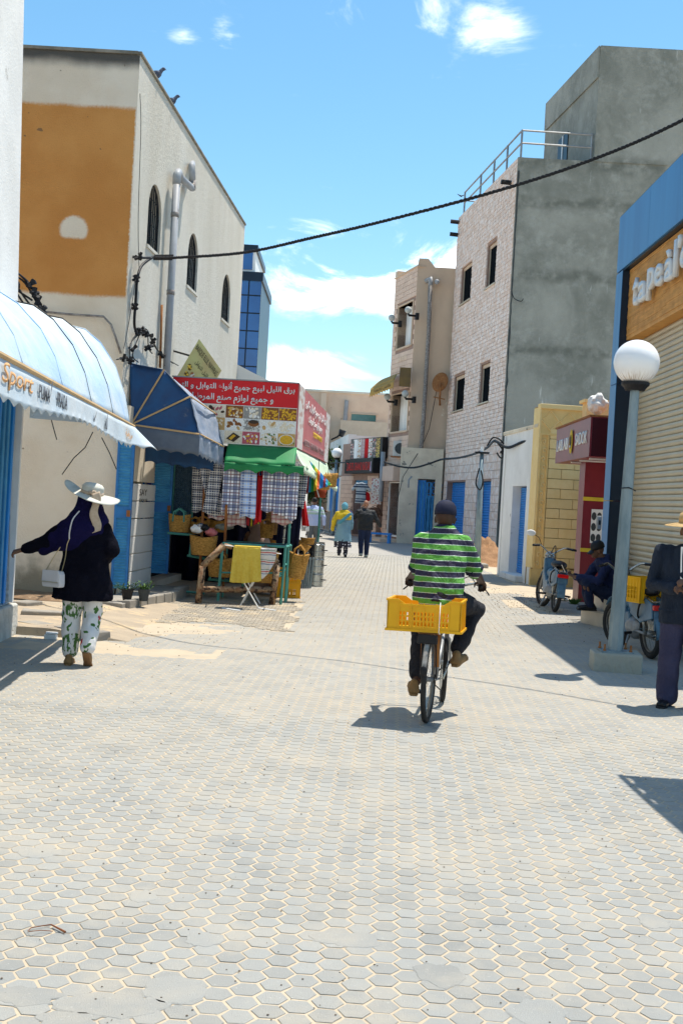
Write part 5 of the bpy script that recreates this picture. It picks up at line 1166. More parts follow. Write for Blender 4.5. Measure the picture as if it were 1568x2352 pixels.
def vquad(b, p, q, z0, z1, th=.12):
    d = (q-p); d.z = 0; n = V((d.y, -d.x, 0)).normalized()*th
    P_ = [V((p.x,p.y,z0)), V((q.x,q.y,z0)), V((q.x,q.y,z1)), V((p.x,p.y,z1))]
    return b.add([x-V((1.75,54.42,0)) for x in P_]+[x-n-V((1.75,54.42,0)) for x in P_], [(0,1,2,3),(7,6,5,4),(0,4,5,1),(1,5,6,2),(2,6,7,3),(3,7,4,0)])
pl, pr_ = V((W(792,1060,58.6).x,58.6,0)), V((W(856,1052,54.0).x,54.0,0))
vquad(B(), pl, pr_, W(856,1086,54.0).z, W(856,1051,54.0).z, .6).build('sign_box', 'black', bz)
zc = W(856,1086,54.0).z; zh = W(856,1051,54.0).z-zc; dd = (pr_-pl).normalized()
text('ZARZIS GRAND BAZAR', (pr_-pl).length*.84, zh*.55, mat('red_letter', (.7,.06,.05)), bz, plane_M(pl+dd*.35+V((-1.75,-54.42-.1,zc+zh*.2)), dd, (0,0,1)), ext=.02, off=.025) if False else None
mat('red_letter', (.7,.06,.05)); mat('lilac', (.5,.35,.5), (.6,.5,.6), 9)
text('ZARZIS GRAND BAZAR', (pr_-pl).length*.84, zh*.55, 'red_letter', bz, plane_M(pl+dd*.35+V((-1.75,-54.42-.03,zc+zh*.2)), dd, (0,0,1)), ext=.01, off=.004)
B().add([(0,0,0),(.2,0,0),(.15,.3,0),(.18,.45,0),(.08,.45,0)], [(0,1,2,3,4)], plane_M(pr_-dd*.4+V((-1.75,-54.45,zc+.08)), dd, (0,0,1))).build('sign_emblem', 'lilac', bz)
hl, hr_ = V((W(806,1010,57.6).x,57.6,0)), V((W(879,1000,53.9).x,53.9,0)); zlo, zhi = W(875,1052,53.9).z, W(875,1003,53.9).z
vquad(B(), hl, hr_, zlo, zhi, .25).build('hoarding', 'black', bz)
dh = (hr_-hl); 
for k in range(8):
    c = ['print_clothes','white_board','print_nuts','plaid_red','red_cloth','print_mixed','print_clothes','print_gold'][k]
    vquad(B(), hl+dh*(k/8.6)+V((0,-.02,0)), hl+dh*((k+.93)/8.6)+V((0,-.02,0)), zlo+.03, zhi-.03, .015).build('photo_strip', c, bz)
pl2, pr2 = V((W(853,1110,54.2).x,54.2,0)), V((W(876,1110,53.8).x,53.8,0)); vquad(B(), pl2, pr2, W(865,1158,53.6).z, W(865,1098,53.6).z, .05).build('poster', 'print_fruit', bz)
wt('drain_pipe', [('pipe', B().tube([W(880,1038,53.3), W(873,1152,53.3)], .1, 10), 'pipe_grey', True)], 'blue grey drain pipe at the corner beside the bazaar hoarding', 'pipe')
def shirt_hang(p, m_, label, w_=.5, h=.75, name='hanging_shirt'):
    t = T(name, label, 'clothing', p); b = B(); b.loft([(0,0,-h,w_*.42,.07),(0,0,-h*.5,w_*.38,.08),(0,0,-.12,w_*.44,.07),(0,0,-.02,w_*.22,.05),(0,0,.0,.07,.04)], 16)
    for s in (-1, 1): b.cap([(s*w_*.32,0,-.1),(s*w_*.62,0,-.34)], [.08,.07], 8)
    b.build('cloth', m_, t, vox=.025, sm=3, nz=[(.03,.2)]); B().tube([(-.15,0,0),(0,0,.08),(.15,0,0)], .012, 4).build('hanger', 'black', t)
stripes_mat('stripe_blue', [(.3,(.45,.5,.52)), (.5,(.03,.05,.1)), (.65,(.45,.5,.52)), (.8,(.03,.05,.1)), (1,(.45,.5,.52))], 2, 3)
shirt_hang(W(830,1108,53.8), 'stripe_blue', 'striped grey and navy shirt hanging in the bazaar doorway', .62, .95)
shirt_hang(W(842,1130,53.9), 'red_cloth', 'long red garment hanging at the right edge of the bazaar doorway', .2, 1.0)
shirt_hang(W(861,1165,53.6), mat('brown_cloth', (.1,.05,.03), (.16,.08,.05), 8), 'brown jacket on a hanger on the wall behind the walking man', .5, .7)
shirt_hang(W(851,1170,53.7), 'white_board', 'pale garment on a hanger beside the brown jacket', .35, .6)
shirt_hang(W(802,1172,57.5), 'lilac', 'lilac garment hanging on the left of the bazaar doorway', .35, .9)
bn = T('blue_bench', 'small blue painted wooden bench against the tan tiled wall', 'bench', G(870,1247), R(-12)); 
B().box(-.5, -.2, .36, .5, .25, .43).build('seat', 'shutter_blue', bn)
for x in (-.42, .42): 
    for y in (-.15, .2): B().box(x-.05, y-.04, 0, x+.05, y+.04, .38).build('leg', 'shutter_blue', bn)
# white wall beyond with blue door, tan houses behind, trees
wa = math.atan2(10, -1.0); wv = T('far_white_wall', 'flaking white wall with a blue door behind the far lamp post', 'wall', (.0, 61.71, 0), wa); hw = lambda u, v: hit(u, v, (0,61.71), wa)
d0_, d1_ = .0, 0
b = B(); walls(b, -1.5, 9, 0, W(790,1000,61.71).z, -.4, 0, []); b.box(-1.5, -6, 0, 9, -.4, W(790,1000,61.71).z-.05); b.build('wall', 'white_plaster', wv)
dq = T('blue_door', 'flat blue door in the flaking white wall behind the far lamp post', 'door', (0,0,0)); fl_ = B()
pA, pB = V((W(757,1180,68.44).x,68.44,0)), V((W(772,1180,63.95).x,63.95,0)); n_ = (pB-pA); 
fl_.add([pA+V((-.05,0,.1)), pB+V((-.05,0,.1)), pB+V((-.05,0,2.9)), pA+V((-.05,0,2.9)), pA+V((.3,0,.1)), pB+V((.3,0,.1)), pB+V((.3,0,2.9)), pA+V((.3,0,2.9))], [(0,1,2,3),(7,6,5,4),(0,4,5,1),(1,5,6,2),(2,6,7,3),(3,7,4,0)])
fl_.build('panel', 'shutter_blue', dq)
fh = T('far_house', 'large peach plastered house closing the view down the street', 'building', (0, 76, 0))
zf = lambda u, v: W(u, v, 76).z
x0f, x1f = W(640,950,76).x, W(900,950,76).x
B().box(x0f, 0, 0, x1f, 12, zf(820,905)).build('wall', 'peach_plaster', fh); B().box(x0f-.1, -.08, zf(820,905), x1f+.1, 12, zf(820,905)+.14).build('coping', 'low_plaster', fh)
B().box(W(735,950,76).x, -.3, 0, W(748,950,76).x, 0, zf(748,905)+.05).build('buttress', 'peach_plaster', fh)
B().box(W(780,1000,73).x, -3, 0, x1f, -.02, W(840,968,73).z).build('terrace', mat('pale_peach', (.64,.50,.37), (.58,.44,.32)), fh)
fw = B().box(W(807,955,76).x, -.05, zf(830,967), W(863,955,76).x, .1, zf(830,952)).build('window', 'green_glass', fh); B().box(W(805,955,76).x, -.1, zf(830,952), W(866,955,76).x, .1, zf(830,950)).build('window_lintel', 'pale_peach', fw)
B().tube([W(792,970,75.9)-V((0,76,0)), W(796,920,75.9)-V((0,76,0))], .13, 8).build('pipe', 'pipe_grey', fh)
def tree(p, h, r, n, label, trunk=True, name='leafy_tree', lf=.16, sy=1):
    t = T(name, label, 'tree', p); tk = B(); tk.tube([(0,0,0),(.05,0,h*.3),(0,0,h*.6)], [r*.09,r*.07,r*.04], 8)
    cl_ = []
    for k in range(13):
        a = rnd.random()*6.28; rr_ = r*rnd.uniform(.2,.72); c = V((math.cos(a)*rr_, math.sin(a)*rr_*sy, h*rnd.uniform(.5,.9))); cl_.append(c); tk.tube([(0,0,h*.35), c*.6+V((0,0,h*.2)), c], [r*.045,r*.025,r*.01], 5)
    tk.build('trunk', mat('bark', (.12,.08,.05), (.07,.05,.03), 9) if 'bark' not in MATS else 'bark', t)
    f = B()
    for k in range(n):
        c = rnd.choice(cl_); q = V((rnd.gauss(0,1), rnd.gauss(0,1), rnd.gauss(0,.8)))*r*.19+c
        a = V((rnd.uniform(-1,1), rnd.uniform(-1,1), rnd.uniform(-1,1))).normalized()*lf; b2 = a.cross(V((rnd.uniform(-1,1), rnd.uniform(-1,1), 1))).normalized()*lf*.5
        f.add([q-a, q+b2, q+a, q-b2], [(0,1,2,3)])
    tag(f.build('crown', mat('tree_leaf', (.035,.07,.02), (.10,.15,.04), 3, isl=.3) if 'tree_leaf' not in MATS else 'tree_leaf', t), kind='stuff'); return t
tree((-1.6, 72, 0), 4.2, 2.4, 4500, 'dark leafy tree beyond the walking man at the end of the street', sy=.6)
tree((-.4, 64.5, 2.9), 1.5, 1.2, 900, 'green shrub showing above the flaking white wall', name='shrub', lf=.12)
tree((-4.5, 66, 0), 5, 2.4, 3000, 'green tree behind the stall side at the far left of the street')
wt('street_spotlight', [('head', B().tube([W(782,1003,65.08), W(787,988,65.08)], [.14,.2], 8), 'black', True), ('arm', B().tube([W(786,992,65.08), W(775,1003,65.08), W(760,1010,65.08)], .05, 6), 'black', True)], 'black spotlight leaning over the top of the white wall', 'spotlight')
cr = T('crowd_barrier', 'grey steel crowd barrier of upright bars beside the far lamp post', 'barrier', (W(728,1200,60).x, 60, 0)); o_ = V((W(728,1200,60).x, 60, 0))
pa, pb_ = V((W(729,1200,63).x,63,0)), V((W(757,1200,57.5).x,57.5,0)); pa, pb_ = pa-o_, pb_-o_
for z_ in (.2, 1.15): B().tube([pa+V((0,0,z_)), pb_+V((0,0,z_))], .035, 6).build('rail', 'grey_metal', cr)
for k in range(17): q = pa.lerp(pb_, k/16); B().tube([q+V((0,0,.2)), q+V((0,0,1.15))], .022, 5).build('bar', 'grey_metal', cr)
for k in (.15, .85): q = pa.lerp(pb_, k); B().tube([q+V((-.3,-.1,.02)), q+V((0,0,.2)), q+V((.3,.1,.02))], .03, 5).build('foot', 'grey_metal', cr)
# distant row on the left, hidden mostly by the stall
lr = T('left_row', 'low white shop row beyond the spice stall on the left', 'building', (-2.7, 30, 0))
B().box(-4, 1.5, 0, .1, 30, 3.6).build('wall', 'white_plaster', lr)
lr2 = T('end_house', 'pale house closing the street behind the trees', 'building', (-9, 84, 0)); B().box(-6, 0, 0, 12, 6, 4.6).build('wall', 'pale_peach', lr2); B().box(-6.1,-.1,4.6,12.1,6,4.75).build('coping', 'low_plaster', lr2)
# ---------------------------------------------------------------- low white house with blue shutter
q0, q1 = V((4.36,26.86,0)), V((4.11,30.5,0)); aw_ = math.atan2(q1.y-q0.y, q1.x-q0.x)
wh = T('low_white_house', 'low flaking white house with narrow blue roller shutter', 'building', q0, aw_); hh = lambda u, v: hit(u, v, q0, aw_)
o1 = (hh(1203,1220)[0], hh(1177,1220)[0]); zt = hh(1190,1118)[1]; LW = 3.65
b = B(); walls(b, 0, LW, 0, 3.62, -.35, 0, [(o1[0], o1[1]+.28, .15, zt+.02)]); b.box(.35,-3,0,LW,-.36,3.5); b.build('wall', 'white_plaster', wh, nz=[(.02,.4)])
Mw = MX.Rotation(-aw_, 4, 'Z'); B().box(0, LW-.3, 0, 4, LW, 3.6, Mw @ MX.Translation((-.25,0,0))).build('far_end_wall', 'white_plaster', wh)
B().box(-.1,-.4,3.6,LW+.02,.03,3.68).build('parapet_cap', 'old_plaster', wh, nz=[(.05,.3)], bev=.01)
t = T('roller_shutter', 'narrow blue ribbed roller shutter of the low white house', 'shutter', q0, aw_); rollup(t, o1[0], o1[1]+.28, .15, zt, -.22, 36, 'shutter_blue', amp=.02)
B().box(o1[0], -.25, .15, o1[1]+.28, -.225, zt).build('backing', 'deep_blue', t); B().box(o1[0]-.1, -.2, 0, o1[1]+.5, .18, .15).build('threshold', 'white_plaster', wh, bev=.02)
# ---------------------------------------------------------------- yellow stone front
ye = T('yellow_stone_front', 'yellow stone block wall with carved scroll border and diamond frieze', 'wall', (4.40, 26.66, 0), .12)
WY, HY = 1.75, 4.1; B().box(0, .04, 0, WY, .6, HY-.02).build('backing', 'yellow_mortar', ye)
r0 = .22; z = .42; row = 0
while z < 3.35:
    s = r0-(.30 if row % 2 else 0)
    while s < WY-.05:
        a, c = max(r0, s), min(WY-.04, s+.62)
        if c-a > .06: B().cbox((0,0,0), (c-a-.012, .225-.012, .06), MX.Rotation(PI/2, 4, 'X'), ch=.12).build('stone_block', 'yellow_stone', ye, loc=((a+c)/2, .03, z+.112))
        s += .62
    z += .225; row += 1
B().box(-.06, -.02, -.05, WY, .1, .38).build('plinth', 'yellow_trim', ye, bev=.01); B().box(-.04, -.03, HY-.08, WY, .2, HY+.03).build('cornice', 'yellow_stone', ye, bev=.01)
for x in (.0, .175): B().box(x, -.012, .38, x+.035, .06, 3.42).build('border_strip', 'yellow_trim', ye, bev=.006)
B().box(.035, .02, .38, .175, .06, 3.42).build('border_field', 'yellow_trim', ye); B().box(0, -.012, 3.42, WY, .06, 3.47).build('border_strip', 'yellow_trim', ye); B().box(0, .02, 3.47, WY, .06, HY-.08).build('frieze_field', 'yellow_trim', ye)
for k in range(15):
    z = .5+k*.198; pts = [(.105+(1 if k % 2 else -1)*(.01+.05*math.cos(a*.7)*(1-a/11)), .012, z+.07*math.sin(a*.7)*(1-a/14)) for a in range(10)]
    B().tube(pts, .013, 5).build('carved_scroll', 'yellow_stone', ye, smooth=True)
for k in range(4):
    c = (.22+k*.43, 3.76); 
    B().tube([(c[0]+.2*math.cos(a*PI/2), .014, c[1]+.22*math.sin(a*PI/2)) for a in range(5)], .014, 5).build('carved_diamond', 'yellow_stone', ye)
for k in range(4):
    x = .5+k*.33; B().tube([(x+.08*math.cos(a*.8)*(1-a/12), .0, .33-.0+.08*math.sin(a*.8)*(1-a/12)) for a in range(10)], .012, 5).build('carved_scroll', 'yellow_stone', ye)
B().box(-.035, 0, .4, .0, .5, HY-.05).build('side_stones', 'yellow_stone', ye)
up = T('upper_ledge', 'yellow moulded ledge with white rubble bags above the maroon shop', 'ledge', W(1345,960,22.5)); B().box(0,0,-.1,.5,.4,.3).build('block', 'yellow_stone', up); B().box(-.06,-.05,.3,.55,.45,.36).build('ledge', 'yellow_stone', up)
tag(B().ell((0,0,0), (.17,.15,.17), 14, 9).build('white_bag', 'white_plaster', loc=W(1372,928,20.9), vox=.02, nz=[(.12,.1)]), 'crumpled white sack with wires on top of the maroon shop', 'sack')
# ---------------------------------------------------------------- maroon shop
mr = T('maroon_shop', 'maroon panelled snack shop with projecting lettered sign box and yellow bands', 'shop', (4.46, 21.8, 0)); 
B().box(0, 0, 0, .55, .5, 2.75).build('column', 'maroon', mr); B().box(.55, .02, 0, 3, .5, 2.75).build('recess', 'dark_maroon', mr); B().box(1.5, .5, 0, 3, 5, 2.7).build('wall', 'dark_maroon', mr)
for z_ in (.98, 1.93): B().box(-.01, -.012, z_, .545, -.001, z_+.07).build('yellow_band', 'yellow_print', mr)
ps_ = B().box(.16, -.012, 1.15, .37, -.004, 1.78).build('poster', 'white_board', mr)
for k in range(6): B().prism([(.21+.1*(k % 2)+.045*math.cos(a*PI/6), 1.25+.2*(k//2)+.075*math.sin(a*PI/6)) for a in range(12)], -.016, -.0125, XZ).build('printed_oval', 'dark_concrete', ps_)
B().box(.18,-.008,.35,.42,-.003,.85).build('metal_flap', 'maroon', mr)
SG = V((4.14,20,0)); S2 = V((4.2,23.5,0)); dS = (S2-SG).normalized(); Ls = (S2-SG).length; nS = V((-dS.y, dS.x, 0)); off_ = SG-V((4.46,21.8,0))
Ms = MX(((dS.x, -nS.x, 0, off_.x),(dS.y, -nS.y, 0, off_.y),(0,0,1,0),(0,0,0,1)))
B().box(0, .0, 2.66, Ls, 1.3, 3.34, Ms).build('sign_box', 'maroon', mr); B().box(-.01, .03, 2.67, -.002, 1.3, 3.32, Ms).build('sign_end', 'dark_maroon', mr); B().box(-.02,-.03,3.34,Ls+.02,1.3,3.37,Ms).build('sign_cap', 'rust', mr)
for k in range(3): B().box(.4+k*.9, .1, 2.63, .5+k*.9, 1.1, 2.655, Ms).build('light_tube', 'white_paint', mr)
def st(s, z): return plane_M(off_+dS*s-nS*(-.012)+V((0,0,z)), -dS, (0,0,1))
text('LABLABI', 1.25, .22, 'white_paint', mr, plane_M(off_+dS*3.3+nS*.02+V((0,0,2.88)), -dS, (0,0,1)), ext=.02, off=.004)
text('SADOK', 1.1, .22, 'white_paint', mr, plane_M(off_+dS*1.3+nS*.02+V((0,0,2.9)), -dS, (0,0,1)), ext=.02, off=.004)
lg_ = MX.Translation(off_+dS*1.68+nS*.02+V((0,0,3.0))) @ plane_M((0,0,0), -dS, (0,0,1)); B().lathe([(.13,0),(.13,.012),(.0,.012)], (0,0,0), 24, lg_, sy=1.7).build('logo_disc', 'yellow_print', mr); B().lathe([(.085,.013),(.085,.016),(0,.016)], (0,0,0), 20, lg_, sy=1.5).build('logo_inner', 'dark_print', mr)
B().tube([(.0,0,.02),(.03,.02,.02),(.06,0,.02)], .015, 5, M=lg_ @ MX.Translation((-.03,-.1,0))).build('logo_mark', 'white_paint', mr)
# plants at its foot
t = T('weed', 'small green weed growing at the foot of the maroon column', 'plant', G(1312,1391)+V((.05,0,0))); f = B()
for k in range(60):
    a = rnd.random()*6.28; e = V((math.cos(a)*rnd.uniform(.03,.15), math.sin(a)*.08, rnd.uniform(.02,.16))); f.add([V((0,0,0)), e*.6+V((.015,0,0)), e, e*.6-V((.015,0,0))], [(0,1,2,3)])
f.build('leaves', 'leaf', t)
# ---------------------------------------------------------------- shop portal on the right
PX, PF, PN = 4.1, 18.5, 12.9
pt = T('shop_portal', 'blue clad shop front with orange slatted lettered sign above beige shutter', 'shop', (PX, PF, 0))
HP, HD = 6.35, 5.48
LP_ = PF-PN
def PB(d0, x0, z0, d1, x1, z1, b=None): return (b or B()).box(x0, -d1, z0, x1, -d0, z1)
for k in range(3):
    a, c = k*LP_/3, (k+1)*LP_/3; PB(a+.004, 0, HD, c-.004, .45, HP).build('header_panel', 'portal_blue', pt)
PB(.0, .03, HD-.02, LP_, .5, HD-.003).build('header_soffit', 'portal_dark', pt); PB(0,.02,HP+.002,LP_,.9,HP+.03).build('header_cap', 'portal_dark', pt)
for a, c in ((0, 1.9), (1.91, 3.7), (3.71, HD-.03)): PB(.004, .0, max(a,.42), .40, .30, c).build('column_panel', 'portal_blue', pt); 
for a, c in ((0, 1.9), (1.91, 3.7), (3.71, HD-.03)): PB(.402, .006, max(a,.42), .408, .34, c).build('column_reveal', 'portal_dark', pt)  # reveal in the dark copy: shade under the header put into its colour
PB(LP_-.4, 0, .42, LP_, .3, HD-.03).build('column_panel', 'portal_blue', pt)
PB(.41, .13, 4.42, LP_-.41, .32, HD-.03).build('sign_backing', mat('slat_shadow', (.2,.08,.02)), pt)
sl_ = B(); mt_ = 'orange_slat'
z = 4.44
PB(.41, .118, 4.41, LP_-.41, .13, 4.438).build('sign_edge', 'orange_slat', pt); PB(.41, .118, 4.38, LP_-.41, .34, 4.408).build('sign_underside', 'orange_slat', pt)
k = 0
while z < HD-.04:
    y = .42-.2*(k % 2)
    while y < LP_-.42:
        e = min(y+.31, LP_-.42); PB(max(y,.42), .112-.006*((k*7+int(y*10)) % 3)/2, z, e-.003, .128, z+.024, sl_); y += .313
    z += .029; k += 1
tag(sl_.build('slats', 'orange_slat', pt), kind='stuff')
for i, (s_, sz, y0, z0, sy) in enumerate((('t', .28, 1.1, 4.76, .42), ('a', .40, 1.44, 4.76, .30), ('p', .34, 1.92, 4.72, .44), ('e', .36, 2.31, 4.82, .31), ('à', .36, 2.82, 4.80, .42), ('l', .10, 3.24, 4.80, .48), ("'", .09, 3.40, 5.14, .16), ('œ', .70, 3.54, 4.82, .31), ('i', .10, 4.30, 4.80, .43), ('l', .10, 4.46, 4.80, .48))):
    text(s_, sz, sy, 'white_paint', pt, plane_M((.0, -y0, z0), (0,-1,0), (0,0,1)), ext=.06, off=.02)
t = T('beige_shutter', 'large beige ribbed roller shutter of the blue clad shop', 'shutter', (PX, PF, 0)); n = 48; z0, z1 = .45, 4.38
u = B(); h = (z1-z0)/n; u.add([(0,0,0),(0,-1,0),(-.018,-1,.15),(-.018,0,.15),(-.028,0,.5),(-.028,-1,.5),(-.018,-1,.85),(-.018,0,.85),(0,-1,.94),(0,0,.94),(.004,-1,1),(.004,0,1)], [(0,3,2,1),(3,4,5,2),(4,7,6,5),(7,9,8,6),(9,11,10,8)]); me = u.mesh('slat', 'beige_metal')
for k in range(n):
    o = bpy.data.objects.new('slat', me); COL.objects.link(o); o.parent = t; o.location = (.32, -.41, z0+k*h); o.scale = (1, LP_-.82, h)
PB(.405, .33, .44, LP_-.405, .37, 4.38).build('backing', 'dark_concrete', t)
B().box(4.55, 12.9, .44, 10, 18.45, 6.3).v
bb = T('shop_block', 'plain building block behind the blue clad shop front', 'building', (4.55, 12.9, 0)); B().box(0, 0, .4, 6, 5.55, 6.3).build('wall', 'dark_concrete', bb)
B().box(.0, -6, 0, 6, -.02, 4.4).build('wall', 'white_plaster', bb) if False else None
ev = T('meter_box', 'small grey meter box on the column by the maroon shop', 'box', (4.05, 18.62, 1.45)); B().box(0,0,0,.07,.1,.21).build('case', 'grey_metal', ev, bev=.01); B().box(.02,-.012,.07,.05,0,.14).build('knob', 'black', ev)
# steps
stp = T('entrance_steps', 'two beige marble faced entrance steps before the shop shutter', 'steps', (3.77, 18.13, 0))
P1 = [(3.77,18.13),(4.25,16.6),(4.75,15.0),(5.2,13.2),(9,13.2),(9,18.5),(3.9,18.5)]
B().prism([(x-3.77,y-18.13) for x,y in P1], -.05, .205).build('riser', 'marble', stp); B().prism([(x-3.77+(-.02 if x < 6 else 0),y-18.13-.01) for x,y in P1], .207, .235).build('tread', mat('marble_top', (.36,.33,.28), (.28,.26,.22), 3, .4), stp)
P2 = [(4.02,18.4),(4.06,17.9),(4.62,16.3),(5.1,14.7),(5.5,13.2),(9,13.2),(9,18.5)]
B().prism([(x-3.77,y-18.13) for x,y in P2], .236, .415).build('riser', 'marble', stp); B().prism([(x-3.77-.015,y-18.13-.01) for x,y in P2], .417, .445).build('tread', 'marble_top', stp)
sb = tag(B().prism([(0,0),(.42,-.05),(.46,.3),(.05,.32)], 0, .2).build('stone_block_seat', 'marble', loc=(4.0,17.62,.236), bev=.02), 'low stone block the seated man rests on at the shop steps', 'stone')
# ---------------------------------------------------------------- lamp posts
def lamp(base, topxy, zt, label, r=.243, blk=None, rr_=(.085,.05)):
    t = T('street_lamp', label, 'street lamp', base, 0, 'white globe street lamps'); tp_ = V((topxy[0]-base[0], topxy[1]-base[1], zt-r-.05-base[2]))
    B().tube([V((0,0,0)), tp_*.5, tp_], [rr_[0], (rr_[0]+rr_[1])/2, rr_[1]], 8).build('pole', 'galvanised', t)
    B().lathe([(.0,-.03),(.10,-.03),(.12,0),(.15,.03),(.15,.06),(.0,.06)], tp_, 20).build('collar', 'black', t, smooth=False)
    g = B(); n = 48
    pr = [(max(.001, r*math.sin(a*PI/24)), r-r*math.cos(a*PI/24)) for a in range(1, 25)]
    g.lathe([(.001,0)]+pr, tp_+V((0,0,.03)), n); g.build('globe', GLOBE, t, smooth=True)
    return t, tp_
def globe_mat():
    m, t, b = base('globe_white', .22); p = obc(t); sx = nn(t, 'ShaderNodeSeparateXYZ'); n_ = nn(t, 'ShaderNodeNewGeometry').outputs['Normal']; t.links.new(n_, sx.inputs[0])
    an = mth(t, 'ARCTAN2', sx.outputs[1], sx.outputs[0]); cv = nn(t, 'ShaderNodeCombineXYZ'); t.links.new(mth(t, 'MULTIPLY', an, 9), cv.inputs[0]); t.links.new(sx.outputs[2], cv.inputs[2])
    f = noise(t, cv.outputs[0], 2.2, 5, .6); k = mth(t, 'MULTIPLY', mrange(t, sx.outputs[2], -.25, -.95), mrange(t, f, .42, .66))
    t.links.new(mixc(t, k, (.88,.87,.86), (.34,.22,.12)), b.inputs['Base Color']); b.inputs['Subsurface Weight'].default_value = .25; b.inputs['Subsurface Radius'].default_value = (.1,.09,.08)
    return m
GLOBE = globe_mat()
Lb = V((3.04, 12.73, .2)); lt_, tp0 = lamp(Lb, (3.075, 12.66), 3.35, 'tall galvanised street lamp with white globe, bolted to a block before the beige shutter')
B().box(-.17,-.15,0,.17,.15,.018).build('base_plate', 'galvanised', lt_)
for x in (-.14,.14):
    for y in (-.12,.12): B().lathe([(.018,0),(.018,.02),(.011,.022),(.011,.075),(0,.075)], (x,y,.015), 6).build('bolt', 'rust', lt_)
B().tube([V((0,0,0))+tp0*.62+V((-.08,-.02,0)), tp0*.62+V((0,-.08,.01)), tp0*.62+V((.09,0,-.02))], .006, 4).build('wire_tie', 'black', lt_)
tag(B().box(-.25,-.22,-.02,.27,.25,.2).build('lamp_base', 'concrete', loc=(3.04,12.73,0), bev=.02, nz=[(.03,.1)], rz=-.12), 'rough concrete block the near street lamp stands on', 'concrete block')
lamp(G(763,1229), (W(773,1052,59).x, 59), W(773,1040,59).z, 'far street lamp with white globe beside the crowd barrier', r=.265, rr_=(.1,.07))
pk = T('street_pole', 'bare grey steel pole with a small flat cap before the blue shutters', 'pole', G(1094,1303)); o_ = G(1094,1303); pb2 = W(1106,1042,o_.y)-o_
B().tube([V((0,0,0)), pb2], [.11,.055], 10).build('pole', 'galvanised', pk, smooth=True); B().box(pb2.x-.2, -.1, pb2.z, pb2.x+.2, .1, pb2.z+.05).build('cap', 'black', pk); B().tube([pb2, pb2+V((0,0,.2))], .05, 8).build('stub', 'white_board', pk)
tag(B().box(-.3,-.3,-.05,.3,.3,.12).build('pole_base', 'kerb_concrete', loc=o_, bev=.03, nz=[(.04,.15)]), 'concrete footing of the bare grey pole', 'concrete block')
sp = B(); sp.grid(lambda a, b: (lambda x, y: V((x, y, max(-.05, .75*math.exp(-((x+.2)**2*1.6+(y)**2*.5))*(1+.5*NZ.noise(V((x*2,y*2,1)))+.25*NZ.noise(V((x*6,y*6,4))))-.06))))(-2+a*4, -2.5+b*5), 60, 60)
tag(sp.build('sand_pile', mat('sand_orange', (.36,.2,.1), (.26,.14,.07), 4, .95, .8, 40, .03), loc=(4.75, 36.5, 0), smooth=True), 'heap of orange brown sand at the foot of the pink stone facade', 'sand pile')
sk = B(); sk.grid(lambda a, b: V((3.2+a*1.6, 24.2+b*2.6, .03+.03*NZ.noise(V((a*5,b*5,9)))-.05*(1-math.sin(a*PI)**.4*math.sin(b*PI)**.4))), 30, 30); tag(sk.build('sand_strip', 'sand', smooth=True), kind='stuff')
sw2 = B(); sw2.grid(lambda a, b: V((3.35+a*1.9+.25*math.sin(b*3), 18.55+b*3.3, .012+.05*a+.02*NZ.noise(V((a*4,b*6,2)))-.02*(1-a))), 24, 30); tag(sw2.build('sidewalk_edge', 'kerb_concrete', smooth=True), kind='structure')
# ---------------------------------------------------------------- cables
def spl(pts, n=10):
    pts = [V(p) for p in pts]; out = []
    for i in range(len(pts)-1):
        p0, p1, p2, p3 = pts[max(i-1,0)], pts[i], pts[i+1], pts[min(i+2,len(pts)-1)]
        for k in range(n):
            t = k/n; out.append(.5*((2*p1)+(p2-p0)*t+(2*p0-5*p1+4*p2-p3)*t*t+(3*p1-p0-3*p2+p3)*t**3))
    return out+[pts[-1]]
def twist(pts, r, R_, turns, ph, n=10):
    c = spl(pts, n); out = []
    for i, p in enumerate(c):
        a = ph+i*turns*2*PI/len(c); out.append(p+V((math.cos(a)*R_*.5, math.cos(a)*R_*.4, math.sin(a)*R_)))
    return B().tube(out, r, 6)
cp_ = [W(355,592,16.9), W(400,592,16.2), W(560,580,15.1), W(717,546,14.1), W(880,508,13.75), W(1125,443,13.3), W(1350,370,12.7), W(1568,275,12.2), W(1900,90,11.4)]
o_ = V((round(cp_[0].x,2), round(cp_[0].y,2), round(cp_[0].z,2)))
oc_ = T('overhead_cable', 'thick twisted black cable slung across the street from the stucco building', 'cable', o_)
for k in range(3): 
    b = twist(cp_, .011, .012, 60, k*2.09, 30); b.v = [(V(q)-o_)[:] for q in b.v]; b.build('strand', 'black', oc_, smooth=True)
b = B(); 
for k in range(14): p = cp_[0].lerp(cp_[1], k/13*.9); b.tube([p+V((0,-.03,-.035)), p+V((.01,-.0,.04))], .014, 5)
b.v = [(V(q)-o_)[:] for q in b.v]; tag(b.build('binding', 'black', oc_), kind='stuff')
def wires(name, label, pts_list, r, cat='cable', knots=()):
    o0 = V(pts_list[0][0]); t = T(name, label, cat, o0)
    for pl_ in pts_list: b = B(); b.tube(spl([V(p)-o0 for p in pl_], 6), r, 5); b.build('strand', 'black', t, smooth=True)
    for p in knots:
        b = B(); p = V(p)-o0
        for k in range(3): e = V((rnd.uniform(-1,1), rnd.uniform(-1,.2), rnd.uniform(-1,1))).normalized()*.06; b.tube([p-e, p+e], .022, 6)
        b.build('clamp', 'black', t)
    return t
F = lambda u, v: FP(u, v, .08)
wires('wall_cable', 'black cable dropping from the wall insulator down the stucco corner', [[FP(352,590,.15), F(326,610), F(316,640), F(312,690), F(309,745), F(316,770)]], .022, knots=[F(313,640), F(310,704)])
